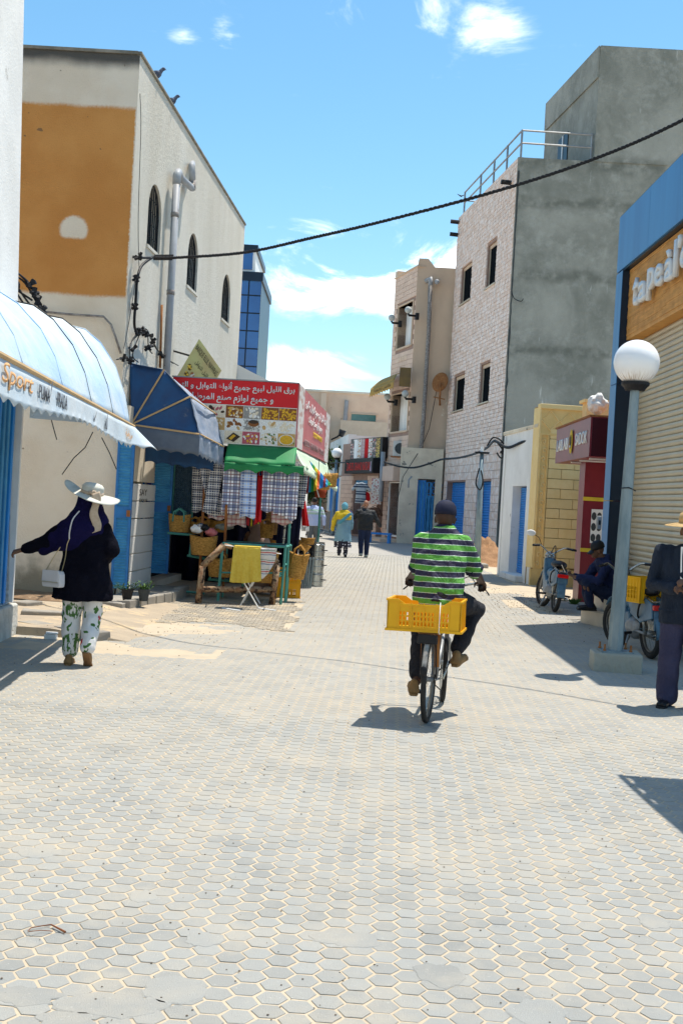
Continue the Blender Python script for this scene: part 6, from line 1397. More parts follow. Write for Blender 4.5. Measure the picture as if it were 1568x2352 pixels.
wires('junction_tangle', 'tangle of black cable joints above the blue awning', [[F(316,770), F(300,790), F(298,825)], [F(312,775), F(335,755), F(352,790), F(372,815), F(398,835)], [F(316,765), F(345,770), F(360,800), F(380,822), F(410,840)], [F(268,826), F(290,822), F(305,830)], [F(296,800), F(310,772), F(330,765)], [F(340,770), F(342,800), F(350,812)], [F(320,770), F(305,815), F(318,832)]], .009, knots=[F(326,757), F(344,770), F(352,783), F(340,800), F(300,828), F(285,822), F(372,815), F(308,800), F(334,766), F(318,762), F(346,795)])
wires('insulator', 'wall insulator bracket holding the thick overhead cable', [[FP(305,590,.0), FP(325,592,.12), FP(345,592,.2)]], .02, 'insulator', knots=[FP(318,592,.1), FP(322,588,.12)])
D = 13.15
wires('street_cable', 'bundle of black cables dropping behind the pale awning at the far left', [[W(-20,596,D-.3), W(20,615,D-.2), W(62,645,D), W(90,690,D+.1), W(108,735,D+.2)], [W(-20,605,D-.3), W(18,622,D), W(58,650,D), W(85,695,D), W(112,738,D)], [W(-20,590,D), W(30,618,D), W(66,652,D), W(96,700,D)], [W(30,640,D), W(62,690,D), W(95,725,D)], [W(24,650,D), W(50,690,D), W(84,738,D)], [W(20,655,D), W(45,670,D), W(75,690,D)]], .012, knots=[W(80,672,D), W(88,690,D), W(98,712,D), W(72,652,D), W(104,730,D), W(28,652,D), W(34,655,D)])
wires('facade_cable', 'twisted black cable sagging along the pink and tan fronts to the low white house', [[W(758,1064,58), W(800,1062,56)], ], .03)
Fk = [(882,1061,47.5),(915,1071,46.2),(950,1074,44.8),(985,1065,43.5),(1015,1055,42.5),(1050,1052,40),(1090,1042,37),(1118,1028,34),(1132,1014,31.5),(1143,1016,30.4),(1165,1028,29.5),(1195,1017,28.5),(1220,1008,27.6),(1230,990,27.1),(1236,975,27)]
for k in range(3):
    b = twist([W(*q) for q in Fk], .016, .026, 90, k*2.1, 30)
    if k == 0: o_ = W(*Fk[0]); fc = T('eave_cable', 'long twisted cable bundle strung across the far right fronts', 'cable', o_)
    b.v = [(V(q)-o_)[:] for q in b.v]; b.build('strand', 'black', fc, smooth=True)
wires('cable_tangle', 'tangle of black cables at the gap beside the pink building', [[W(1118,1024,31), W(1132,1005,31), W(1150,1012,31), W(1162,1030,31)], [W(1140,1040,31), W(1150,1052,31), W(1160,1040,31), W(1155,1020,31)], [W(1100,1075,33), W(1092,1110,33), W(1102,1125,33), W(1108,1105,33), W(1104,1080,33)], [W(1135,1010,31), W(1148,1025,31), W(1165,1050,31)]], .022, knots=[W(1148,1018,31), W(1156,1030,31), W(1152,1040,31)])
wires('loose_cable', 'short black cable on the grey concrete wall', [[W(1174,668,41.8), W(1180,685,41.8), W(1195,692,41.8), W(1201,686,41.8)]], .014, 'cable')
wires('twin_wire', 'thin wires running up the edge of the stucco facade', [[F(320,620), F(318,500), F(324,300), F(322,215)], [F(312,640), F(300,720), F(285,800)]], .005, 'wire')
# scalloped awning standing outside the picture on the right (its shadow reaches the paving)
sa_ = T('side_awning', 'scalloped awning of the shop just outside the right edge', 'awning', (3.1, 7.7, 0))
zA = 3.0
B().slab(lambda a, b: V((-.5+a*2.6+.04*abs(math.sin(b*PI*8))*(1 if a < .01 else 0), -1.6+b*2.1+.0, zA+.25*a)), 14, 60, .02).build('canopy', 'awning_blue', sa_)
B().slab(lambda a, b: V((-.5+.10*(1-a)**2-.03, -1.6+a*2.1, zA-.16*b)), 30, 3, .01).build('valance', 'awning_blue', sa_)
for y in (-1.5, .4): B().tube([(1.6,y,0),(1.6,y,zA+.2)], .03, 6).build('post', 'grey_metal', sa_)
# ---------------------------------------------------------------- people
mat('skin', (.17,.085,.05), (.13,.065,.04), 9, .5); mat('skin_dark', (.06,.03,.02), (.045,.022,.015), 9, .5); mat('skin_fair', (.36,.18,.11), (.28,.13,.08), 9, .5)
mat('black_cloth', (.004,.004,.008), (.007,.007,.013), 3, .9, .9, 11, .04, spec=.05); mat('navy_scarf', (.010,.008,.05), (.006,.005,.03), 3, .85, .9, 11, .04, spec=.08)
mat('dark_trousers', (.022,.022,.028), (.012,.012,.016), 4, .85, .9, 11, .04); mat('jeans', (.03,.06,.16), (.018,.035,.1), 5, .85, .9, 11, .04)
mat('dark_denim', (.012,.022,.06), (.008,.014,.04), 5, .85, .9, 11, .04)
mat('suit_jacket', (.018,.028,.05), (.011,.018,.034), 3, .8, .9, 11, .04, st=(4,4,1)); mat('suit_trousers', (.05,.05,.10), (.035,.035,.075), 3, .85, .9, 11, .04)
mat('leather_black', (.012,.012,.014), None, 5, .35); mat('sandal_tan', (.25,.15,.06), (.18,.1,.04), 6, .7); mat('cap_navy', (.015,.018,.045), (.01,.012,.03), 6, .8, .3, 60)
mat('straw_hat', (.55,.38,.18), (.45,.3,.13), 20, .8); mat('hat_pale', (.62,.62,.56), (.5,.5,.45), 4, .8, .5, 50, st=(1,1,6)); mat('ribbon', (.52,.42,.32), (.44,.34,.25), 30, .8)
mat('bag_white', (.62,.6,.6), (.55,.53,.54), 3, .35); mat('chain', (.6,.5,.3), None, 3, .3, metal=.9)
mat('shirt_blue', (.33,.40,.62), (.27,.33,.54), 3, .8, .9, 11, .04); mat('grey_jeans', (.10,.11,.12), (.07,.08,.09), 4, .85); mat('teal_coat', (.17,.30,.37), (.12,.22,.29), 3, .8, .9, 11, .04)
mat('yellow_scarf', (.55,.40,.02), (.45,.3,.02), 6, .8, .3, 30); mat('blue_scarf', (.13,.34,.42), (.07,.24,.32), 5, .8, c3=(.5,.4,.08), t3=.58, sc3=4); mat('beige_cloth', (.36,.26,.22), (.28,.2,.17), 4, .85, .4, 20)
mat('hair_black', (.01,.008,.008), None, 3, .6); mat('jacket_black', (.010,.011,.013), (.018,.02,.022), 3, .55, .9, 11, .04); mat('navy_hoodie', (.012,.02,.07), (.008,.014,.05), 3, .85, .9, 11, .04); mat('screen', (.02,.04,.03), None, 3, .1)
stripes_mat('striped_shirt', [(.40,(.085,.30,.035)), (.445,(.62,.72,.60)), (.90,(.018,.015,.045)), (.945,(.62,.72,.60)), (1,(.085,.30,.035))], 2, 1/.0845, .022, .85, shift=.28)
stripes_mat('chest_stripe_shirt', [(.60,(.33,.40,.62)), (.63,(.3,.42,.36)), (.65,(.5,.55,.66)), (.68,(.3,.42,.36)), (1,(.36,.43,.64))], 2, .5, 0, .85, shift=0)
def dots_mat(name, bgc, c, sc, th):
    m, t, b = base(name, .85); p = obc(t); v = nn(t, 'ShaderNodeTexVoronoi'); v.inputs['Scale'].default_value = sc; v.inputs['Randomness'].default_value = .35; t.links.new(p, v.inputs['Vector'])
    t.links.new(mixc(t, mrange(t, v.outputs['Distance'], th, th*1.2, 1, 0), bgc, c), b.inputs['Base Color'])
dots_mat('dotted_skirt', (.008,.008,.02), (.6,.6,.65), 13, .3)
def floral():
    m, t, b = base('floral', .8); p = obc(t); n = noise(t, p, 6, 3, .5); wv = nn(t, 'ShaderNodeVectorMath', operation='ADD'); t.links.new(p, wv.inputs[0])
    cv = nn(t, 'ShaderNodeCombineXYZ'); t.links.new(mth(t, 'MULTIPLY', n, .25), cv.inputs[0]); t.links.new(mth(t, 'MULTIPLY', n, .15), cv.inputs[2]); t.links.new(cv.outputs[0], wv.inputs[1]); q = wv.outputs[0]
    def vo(sc, off, th):
        v = nn(t, 'ShaderNodeTexVoronoi'); v.inputs['Scale'].default_value = sc; t.links.new(vmth(t, 'ADD', vmth(t, 'MULTIPLY', q, off[3:]), off[:3]), v.inputs['Vector']); return mrange(t, v.outputs['Distance'], th, th*1.12, 1, 0)
    w2 = nn(t, 'ShaderNodeTexWave'); w2.inputs['Scale'].default_value = 17; w2.inputs['Distortion'].default_value = 3; w2.inputs['Detail'].default_value = 1; w2.bands_direction = 'DIAGONAL'; t.links.new(p, w2.inputs['Vector'])
    fr = mth(t, 'MULTIPLY', vo(5.0, (0,0,0,1,1,.8), .40), mrange(t, noise(t, vmth(t, 'MULTIPLY', p, (3, 2, 1)), 14, 3, .6), .47, .53)); lf = mth(t, 'MAXIMUM', fr, mth(t, 'MAXIMUM', vo(11, (1.3,0,.7,1.6,1,.7), .27), vo(9, (.3,2,.2,.8,1,1.7), .22)))
    pale = (.70,.68,.66); g = mixc(t, noise(t, p, 18, 2), (.01,.06,.02), (.09,.22,.03)); col = mixc(t, lf, pale, g)
    v2 = nn(t, 'ShaderNodeTexVoronoi'); v2.inputs['Scale'].default_value = 4.2; t.links.new(vmth(t, 'ADD', q, (3.3, 1.7, .4)), v2.inputs['Vector'])
    col = mixc(t, mrange(t, v2.outputs['Distance'], .13, .16, 1, 0), col, (.5,.03,.03)); t.links.new(col, b.inputs['Base Color']); bump(t, b, noise(t, p, 9, 3), .4, .03)
floral()
def hand(b, wrist, dirn, palm_n, s=1.0, curl=.6, side=1, spread=.12, thumb=1):
    # palm + four unequal bent fingers + thumb as chains rooted in the palm
    d = V(dirn).normalized(); n = V(palm_n); n = (n-d*n.dot(d)).normalized(); x = d.cross(n).normalized()*side; w_ = V(wrist)
    pc = w_+d*.05*s
    for k in range(3): b.cap([w_+x*(.012*(k-1))*s, w_+d*.088*s+x*.024*(k-1)*s], [.017*s, .0155*s], 8)
    for k, (L, o) in enumerate(((.066,-.031), (.074,-.0105), (.070,.0105), (.055,.030))):
        p = w_+d*.088*s+x*o*s; q = p; dd = (d+x*o*4*spread).normalized(); pts = [p-dd*.02*s]
        pts.append(p); ang_ = curl*.5
        for j, f_ in enumerate((.45, .32, .23)):
            dj = dd*math.cos(ang_)+n*math.sin(ang_); q = q+dj*L*f_*s; pts.append(q); ang_ += curl*.75
        b.cap(pts, [.009*s,.0092*s,.0086*s,.0078*s,.0068*s], 8)
    if thumb:
        p = w_+d*.03*s-x*.025*s; q1_ = p+(d*.55-x*.75+n*.25).normalized()*.038*s; q2_ = q1_+(d*.85-x*.2+n*.45).normalized()*.032*s
        b.cap([w_+d*.015*s-x*.01*s, p, q1_, q2_], [.014*s,.013*s,.0105*s,.0085*s], 8)
def head(b, c, s=1.0, face=(0,1,0), tilt=0, nose=1):
    f = V(face).normalized(); up = V((0,0,1)); x = f.cross(up).normalized(); up = x.cross(f).normalized()
    M = MX(((x.x,f.x,up.x,c[0]),(x.y,f.y,up.y,c[1]),(x.z,f.z,up.z,c[2]),(0,0,0,1)))
    b.ell((0,-.01*s,.03*s), (.074*s,.094*s,.10*s), 18, 12, M); b.ell((0,.025*s,-.045*s), (.055*s,.062*s,.075*s), 16, 10, M); b.ell((0,.055*s,-.085*s), (.03*s,.03*s,.028*s), 10, 8, M)
    b.ell((0,.083*s,.028*s), (.045*s,.014*s,.012*s), 10, 6, M)
    if nose: b.cap([M @ V((0,.085*s,.015*s)), M @ V((0,.108*s,-.022*s))], [.009*s,.014*s], 8); b.ell((0,.088*s,-.056*s), (.024*s,.010*s,.010*s), 10, 6, M)
    for q in (-1, 1): b.ell((q*.074*s,-.005*s,-.005*s), (.012*s,.022*s,.034*s), 10, 7, M); b.ell((q*.032*s,.07*s,-.02*s), (.02*s,.018*s,.02*s), 8, 6, M)
    return M
def cap_hat(t, M, s, m_, brim=1, back=0, nm='cap'):
    b = B(); b.lathe([(.0885*s,-.0*s),(.0895*s,.03*s),(.083*s,.07*s),(.06*s,.10*s),(.03*s,.114*s),(.0,.117*s)], (0,-.008*s,.03*s), 24, M, sx=.94, sy=1.16)
    b.ell((0,-.008*s,.148*s), (.009*s,.009*s,.006*s), 8, 5, M)
    o = b.build(nm, m_, t, smooth=True)
    if brim:
        B().slab(lambda a, c: M @ V(((a-.5)*.15*s*(1-.25*c*c), (.085+.075*c*(1-1.2*(a-.5)**2))*s, (.035-.025*c-.04*(a-.5)**2*2)*s)), 12, 6, .004).build('peak', m_, o, smooth=True)
    for k in range(6): a = k*PI/3+.5; B().tube([M @ V((.086*s*math.cos(a)*math.cos(q), .102*s*math.sin(a)*math.cos(q)-.008*s, .035*s+.112*s*math.sin(q))) for q in (0,.3,.6,.9,1.2,1.5)], .0012, 4).build('seam', m_, o)
    return o
def person(label, loc, rz=0, group=None): return T('person', label, 'person', loc, rz, group)
def eyes(t, M, s):
    for q in (-1, 1):
        B().ell((q*.032*s,.083*s,.005*s), (.013*s,.008*s,.007*s), 8, 6, M).build('eye', 'white_board', t, smooth=True); B().ell((q*.032*s,.0905*s,.004*s), (.005*s,.003*s,.005*s), 8, 6, M).build('pupil', 'black', t); B().tube([M @ V((q*.015*s,.094*s,.028*s)), M @ V((q*.035*s,.093*s,.033*s)), M @ V((q*.05*s,.085*s,.026*s))], .0035*s, 5).build('eyebrow', 'hair_black', t)
def shoe(t, heel, toe, s=1.0, m_='leather_black', sole=None, nm='shoe'):
    h, q = V(heel), V(toe); d = (q-h).normalized(); b = B(); up = V((0,0,1)); x = d.cross(up).normalized(); u2 = x.cross(d).normalized()
    for o in (-.014, .014): b.cap([h+x*o*s+u2*.035*s, h+d*.10*s+x*o*s+u2*.034*s, q-d*.03*s+x*o*1.3*s+u2*.026*s], [.034*s,.034*s,.026*s], 10)
    b.cap([h+u2*.04*s, h+u2*.085*s+d*.03*s], [.035*s,.036*s], 10); o_ = b.build(nm, m_, t, vox=.008, sm=3)
    so_ = B(); so_.prism([((-.035+.28*k2)*s if False else v_[0]*s, v_[1]*s) for k2, v_ in enumerate([(-.035,-.025),(0,-.036),(.1,-.034),(.2,-.046),(.255,-.03),(.265,0),(.25,.035),(.2,.048),(.1,.034),(0,.036),(-.035,.025)])], -.002, .016*s, MX(((d.x,x.x,u2.x,h.x),(d.y,x.y,u2.y,h.y),(d.z,x.z,u2.z,h.z),(0,0,0,1)))); so_.build('sole', sole or 'rubber', o_, bev=.003)
    return o_
mat('rim_dark', (.2,.19,.17), (.1,.09,.08), 8, .45, metal=.5)
# ================================================================ cyclist
BR = -R(11.5); bk = T('bicycle', 'worn old bicycle carrying a yellow crate on its rear rack', 'bicycle', (.74, 9.02, 0), BR)
def wheel(t, y, nm='wheel', r=.335, tw=.021, lean=0, z=None):
    z = z or r; Mw_ = MX.Translation((0,y,z)) @ MX.Rotation(lean, 4, 'Z')
    ty_ = B(); ring = lambda R_, k=40: [Mw_ @ V((0, R_*math.cos(a*2*PI/k), R_*math.sin(a*2*PI/k))) for a in range(k+1)]
    wh_ = T(nm, None, None, (0,0,0)); wh_.parent = t
    def tor(R_, r1, r2=None, m_='rubber', name='tyre', kn=0):
        b = B(); n, mm = 48, 10; r2 = r2 or r1
        vs = [Mw_ @ V((r1*math.cos(2*PI*j/mm), (R_+r2*math.sin(2*PI*j/mm)+(kn if (i % 2 and j in (1,2,3,4)) else 0))*math.cos(2*PI*i/n), (R_+r2*math.sin(2*PI*j/mm)+(kn if (i % 2 and j in (1,2,3,4)) else 0))*math.sin(2*PI*i/n))) for i in range(n) for j in range(mm)]
        b.add(vs, [(i*mm+j, i*mm+(j+1) % mm, ((i+1) % n)*mm+(j+1) % mm, ((i+1) % n)*mm+j) for i in range(n) for j in range(mm)]); return b.build(name, m_, wh_, smooth=not kn)
    tor(r-tw*1.15, tw, tw*1.15, 'rubber', 'tyre', .003); tor(r-tw*2.35, tw*.5, tw*.32, 'rim_dark', 'rim')
    sp_ = B()
    for k in range(28):
        a = k*2*PI/28; h = .02*(1 if k % 2 else -1); a2 = a+(.9 if k % 4 < 2 else -.9)
        sp_.tube([Mw_ @ V((h, .022*math.cos(a2), .022*math.sin(a2))), Mw_ @ V((0, (r-tw*2.2)*math.cos(a), (r-tw*2.2)*math.sin(a)))], .0013, 3)
    tag(sp_.build('spokes', 'steel', wh_), kind=None); B().tube([Mw_ @ V((-.045,0,0)), Mw_ @ V((.045,0,0))], .02, 10).build('hub', 'grey_metal', wh_, smooth=True)
    return wh_
wheel(bk, 0); wheel(bk, 1.05, lean=R(8))
fz = 'grey_metal'
def tb_(pts, r, m_, nm, t=bk, n=8, sm=True): return B().tube(pts, r, n).build(nm, m_, t, smooth=sm)
tb_([(0,.45,.28),(0,.32,.80)], .016, 'rust', 'seat_tube'); tb_([(0,.45,.28),(0,.90,.62)], .018, fz, 'down_tube'); tb_([(0,.36,.62),(0,.89,.74)], .015, fz, 'top_tube'); tb_([(0,.89,.58),(0,.87,.80)], .02, fz, 'head_tube')
for s in (-1, 1):
    tb_([(s*.05,0,.335),(s*.02,.34,.68)], .009, 'white_board' if s > 0 else 'rust', 'seat_stay'); tb_([(s*.05,0,.335),(s*.03,.45,.28)], .010, fz, 'chain_stay'); tb_([(s*.05,1.05,.335),(s*.045,.96,.55),(s*.01,.89,.60)], .011, fz, 'fork_blade')
    tb_([(s*.06,.0,.345),(s*.075,.02,.70)], .007, 'rust' if s < 0 else 'grey_metal', 'rack_stay'); tb_([(s*.06,-.04,.345),(s*.05,-.12,.69)], .006, 'black', 'rack_stay')
for s in (-.07,.07): tb_([(s,-.2,.705),(s,.30,.705)], .007, 'rust', 'rack_rail')
for y in (-.18,-.02,.14,.28): tb_([(-.07,y,.705),(.07,y,.705)], .006, 'rust', 'rack_bar')
fdr = B(); fdr.slab(lambda a, b: V(((b-.5)*.037, -.365*math.sin(.0+a*1.25)*1.0, .335+.365*math.cos(.0+a*1.25)+.012*math.cos((b-.5)*3))), 14, 4, .003); fdr.build('mudguard', mat('mudguard_pale', (.42,.42,.40), (.2,.18,.16), 8, .45), bk, smooth=True)
B().ell((0,-.352,.44),(.028,.012,.04)).build('mudguard_tip', 'black', bk, smooth=True)
B().box(-.075,-.24,.63,.075,-.19,.70).build('tail_plate', 'black', bk, bev=.008); B().box(-.03,-.255,.40,.03,-.245,.44).build('reflector', 'terracotta', bk) if False else None
tb_([(.055,-.05,.69),(.06,-.04,.44)], .018, mat('wood_stick', (.4,.17,.05), (.3,.12,.03), 12), 'wooden_prop')
for s, a in ((1, 0.35), (-1, 0.35+PI)):
    c = V((s*.06,.45,.28)); e = c+V((s*.03,.17*math.cos(a)*.55,.145*math.sin(a)*(1))) ; e.z = .28+(.13 if s > 0 else -.10); e.y = .45+(.10 if s > 0 else -.10)
    tb_([c, e], .009, 'steel', 'crank'); pd = T('pedal', None, None, (0,0,0)); pd.parent = bk; B().box(e.x if s > 0 else e.x-.10, e.y-.04, e.z-.012, e.x+.10 if s > 0 else e.x, e.y+.04, e.z+.012).build('block', 'black', pd, bev=.004); B().box(e.x+s*.02, e.y-.047, e.z-.006, e.x+s*.085, e.y-.042, e.z+.006).build('pedal_reflector', 'print_orange', pd)
    if s > 0: ER = e
    else: EL = e
B().lathe([(.0,-.003),(.085,-.003),(.095,0),(.085,.003),(.0,.003)], (0,0,0), 30, MX.Translation((.045,.45,.28)) @ MX.Rotation(PI/2, 4, 'Y')).build('chainring', 'steel', bk)
b = B(); b.tube([(.045,.45+.09*math.cos(a),.28+.09*math.sin(a)) for a in (1.6,.8,0,-.8,-1.6)]+[(.045,.0,.30),(.045,-.035,.335),(.045,0,.37),(.045,.45,.37)], .005, 5); b.build('chain', 'rubber', bk)
tb_([(0,.34,.78),(0,.31,.93)], .012, 'steel', 'seat_post'); B().ell((0,.26,.93), (.11,.13,.04)).build('saddle', 'black', bk, smooth=True)
hb_ = [(-.30,.76,1.02),(-.26,.86,1.04),(-.1,.92,1.0),(0,.90,.96),(.1,.92,1.0),(.26,.86,1.04),(.30,.76,1.02)]
tb_(spl(hb_, 5), .011, 'steel', 'handlebar'); tb_([(0,.875,.78),(0,.90,.97)], .014, 'steel', 'stem')
for s in (-1, 1): tb_([(s*.27,.84,1.04),(s*.30,.75,1.02)], .017, 'black', 'grip'); tb_([(s*.24,.90,1.03),(s*.33,.93,.98),(s*.36,.86,.95)], .006, 'black', 'brake_lever'); tb_(spl([(s*.24,.90,1.04),(s*.16,1.02,1.08),(0,1.0,.95),(0,.95,.75)], 5), .004, 'black', 'brake_cable')
tb_([(.02,.1,.7),(.05,.12,.55),(.03,.3,.35),(.05,.04,.34)], .005, 'black', 'brake_cable'); tb_([(-.07,-.01,.30),(-.10,.05,.03)], .008, 'steel', 'kickstand') if False else None
crate('plastic_crate', 'yellow slotted crate strapped to the rear rack of the moving bicycle', (.74+.02-.02, 9.02-.03, .715), BR, .56, .37, .235, notch=1)
ck = bpy.data.objects[[o.name for o in COL.objects if o.get('label') == 'yellow slotted crate strapped to the rear rack of the moving bicycle'][0]]; ck.location = (.70, 9.03, .715); ck.rotation_euler.y = R(-1)
tb_([(.08,-.20,.945),(.082,-.225,.72),(.08,-.15,.70)], .003, 'white_board', 'strap_cord')
cy = person('cyclist in green and navy striped shirt and navy cap riding away', (.74, 9.02, 0), BR)
hip = V((0,.30,.98)); lean = V((0,.42,1.2))
b = B()
b.cap([(0,.30,.96),(0,.34,1.1),(0,.40,1.25),(0,.44,1.34)], [.10,.09,.09,.07], 14); b.cap([(0,.46,1.34),(0,.47,1.50)], [.058,.055])
for s in (-1, 1): b.cap([(0,.44,1.34),(s*.14,.44,1.37)], [.06,.045])
hM = head(b, (0,.50,1.565), 1.03, (.03,1,-.1))
aR = [V((.165,.44,1.365)), V((.265,.50,1.16)), V((.295,.72,1.075))]; aL = [V((-.165,.44,1.365)), V((-.205,.52,1.14)), V((-.28,.72,1.075))]
for a_, s in ((aR, 1), (aL, -1)):
    b.cap(a_, [.052,.043,.028]); d_ = (a_[2]-a_[1]).normalized(); hand(b, a_[2]-V((0,0,.0)), (d_+V((0,.2,-.25))), (0,-.2,-1), 1.0, 1.15, -s, .05)
kR, kL = V((.27,.66,.84)), V((-.17,.66,.66)); fR, fL = ER+V((.06,-.08,.085)), EL+V((-.04,-.06,.085))
for k_, f_, s in ((kR, fR, 1), (kL, fL, -1)): b.cap([(s*.10,.30,.95), k_, f_], [.085,.055,.036])
b.build('body', 'skin_dark', cy, vox=.008, sm=2)
b = B(); b.loft([(0,.27,.88,.185,.135,.2),(0,.285,.95,.205,.15,.2),(0,.31,1.04,.20,.15,.25),(0,.345,1.14,.198,.15,.3),(0,.385,1.25,.215,.148,.3),(0,.42,1.35,.215,.135,.3),(0,.44,1.43,.17,.11,.2),(0,.455,1.475,.10,.09,.1),(0,.465,1.51,.08,.078,0)], 28)
for a_, s in ((aR, 1), (aL, -1)): b.cap([(s*.11,.43,1.375), a_[0], a_[0].lerp(a_[1], .5), a_[0].lerp(a_[1], .92)], [.085,.083,.078,.076], 14)
so_ = b.build('striped_shirt', 'striped_shirt', cy, vox=.011, sm=5, nz=[(.03,.10),(.014,.045)])
B().lathe([(.078,-.02),(.074,.0),(.066,.03),(.062,.03),(.07,-.02)], (0,.465,1.485), 20, MX.Rotation(-.15, 4, 'X')).build('collar', 'cap_navy', so_, smooth=True)
for a_ in (aR, aL): p = a_[0].lerp(a_[1], .90); q = a_[0].lerp(a_[1], .99); B().tube([p, q], .079, 14).build('cuff', 'cap_navy', so_, smooth=True, nz=[(.01,.05)])
b = B(); b.loft([(0,.29,.86,.17,.14),(0,.29,.93,.185,.15),(0,.30,1.0,.175,.14)], 20)
for k_, f_, s in ((kR, fR, 1), (kL, fL, -1)): b.cap([(s*.09,.31,.93), V((s*.10,.31,.93)).lerp(k_, .5), k_, k_.lerp(f_, .5), k_.lerp(f_, .86)], [.115,.10,.082,.072,.068], 14)
b.build('trousers', 'dark_trousers', cy, vox=.011, sm=4, nz=[(.03,.09),(.012,.04)])
for f_, s in ((fR, 1), (fL, -1)): shoe(cy, f_+V((s*.01,-.07,-.095)), f_+V((s*.05,.15,-.06)), 1.0, 'sandal_tan', 'sandal_tan', 'sandal')
cap_hat(cy, hM, 1.06, 'cap_navy')
# ================================================================ woman in black with sun hat
wo_ = person('woman in black abaya, navy scarf and wide brimmed sun hat walking away', (-2.36, 10.95, 0), .08)
b = B(); b.cap([(0,0,.85),(0,0,1.0),(0,.01,1.2),(0,.02,1.32)], [.1,.1,.1,.08], 14); b.cap([(0,.02,1.34),(.01,.03,1.45)], [.055,.05]); wM = head(b, (.01,.05,1.53), .93, (.1,1,0))
hw1 = [V((-.17,.01,1.30)), V((-.36,.02,1.12)), V((-.585,.06,1.045))]; hw2 = [V((.17,.01,1.30)), V((.235,.0,1.1)), V((.17,.16,.98))]
b.cap(hw1, [.05,.042,.026]); b.cap(hw2, [.05,.042,.028]); hand(b, hw1[2], (-1,.1,-.35), (.2,.5,-1), .95, 1.1, 1); hand(b, hw2[2], (-.2,1,-.1), (-1,0,0), .95, .8, 1)
lgs = (([(-.09,0,.86),(-.10,.05,.47),(-.095,.02,.09)]), ([(.09,0,.86),(.095,.04,.48),(.085,-.16,.165)]))
for l_ in lgs: b.cap(l_, [.085,.055,.036])
b.build('body', 'skin', wo_, vox=.008, sm=2)
b = B(); b.loft([(-.015,.02,.62,.285,.20,.06),(0,.015,.70,.27,.19),(0,.01,.85,.24,.175),(0,.01,1.0,.215,.16),(0,.01,1.15,.21,.15),(0,.02,1.28,.20,.14),(0,.02,1.38,.13,.11),(0,.03,1.42,.08,.08)], 28)
b.cap([(-.15,.01,1.30), hw1[1], hw1[2].lerp(hw1[1], .15)], [.085,.082,.052], 12); b.cap([(.15,.01,1.28), hw2[1], hw2[2].lerp(hw2[1], .2)], [.085,.088,.06], 12)
b.build('abaya', 'black_cloth', wo_, vox=.012, sm=4, nz=[(.035,.13),(.012,.05)])
b = B(); b.ell((.01,.035,1.53), (.118,.13,.14), 18, 12); b.loft([(-.12,.0,1.06,.14,.12),(-.07,0,1.16,.21,.15),(-.03,.01,1.26,.24,.165),(0,.02,1.36,.20,.15),(.01,.03,1.43,.15,.13),(.01,.035,1.52,.118,.125)], 28); b.cap([(-.12,.01,1.30),(-.26,.01,1.17),(-.38,.02,1.06)], [.10,.10,.06], 12); b.cap([(.1,.01,1.3),(.17,.01,1.22)], [.1,.07], 12)
b.build('scarf', 'navy_scarf', wo_, vox=.012, sm=4, nz=[(.03,.1)])
for l_ in lgs:
    a_, k_, f_ = map(V, l_); bb_ = B().cap([a_+V((0,0,-.1)), k_, k_.lerp(f_, .55), k_.lerp(f_, .9)], [.105,.092,.082,.074], 14); bb_.build('trouser_leg', 'floral', wo_, vox=.011, sm=4, nz=[(.025,.09)])
shoe(wo_, (-.095,-.05,.0), (-.10,.17,.0), .93, 'sandal_tan', 'sandal_tan'); 
o = shoe(wo_, (.085,-.19,.12), (.085,-.045,.005), .93, 'sandal_tan', mat('tan_sole', (.24,.13,.06), (.18,.1,.04), 5, .6))
ht = T('sun_hat', None, None, (0,0,0)); ht.parent = wo_
MH = MX.Translation((.03,.02,1.60)) @ MX.Rotation(.10, 4, 'X') @ MX.Rotation(.16, 4, 'Y')
def brimp(a, r_):
    an = a*2*PI; rr_ = .095+.165*r_; return MH @ V((rr_*math.cos(an)*1.02, rr_*math.sin(an), .03*r_*math.cos(an*2)-.015*r_+.055*r_**2*max(0, -math.cos(an))-.03*r_**2*max(0, math.cos(an)) + .012*math.sin(an*3)*r_))
B().slab(brimp, 48, 8, .005).build('brim', 'hat_pale', ht, smooth=True)
cr_ = B(); cr_.lathe([(.100 if k % 2 else .103, .012*k) for k in range(7)]+[(.094,.085),(.08,.10),(.05,.108),(0,.11)], (0,0,-.005), 28, MH); cr_.build('crown', 'hat_pale', ht, smooth=True)
B().lathe([(.104,.0),(.108,.004),(.108,.028),(.102,.03)], (0,0,0), 28, MH).build('band', 'ribbon', ht, smooth=True)
B().slab(lambda a, b: V((.045+.075*a-.03*b+.015*math.sin(b*9)+.05*b, -.10-.035-.02*math.sin(b*5)-.02*b, 1.60-.36*b+.03*a)), 6, 20, .004).build('ribbon_tail', 'ribbon', ht, smooth=True)
B().ell((.055,-.11,1.615), (.04,.022,.022), 12, 8).build('bow', 'ribbon', ht, vox=.006, nz=[(.02,.03)])
hb2 = T('shoulder_bag', 'small white flap handbag with chain strap on the left hip of the woman in black', 'handbag', (-2.36-.24, 10.95-.17, .80), -.45)
b = B().prism([(-.10,-.07),(.10,-.07),(.105,-.03),(.10,.05),(.085,.08),(-.085,.08),(-.10,.05),(-.105,-.03)], -.04, .04, XZ); b.build('body', 'bag_white', hb2, bev=.012)
B().prism([(-.095,-.02),(.095,-.02),(.09,.085),(-.09,.085)], -.052, -.042, XZ).build('flap', 'bag_white', hb2, bev=.003); B().box(-.09,-.056,-.024,.09,-.05,-.018).build('flap_edge', 'chain', hb2)
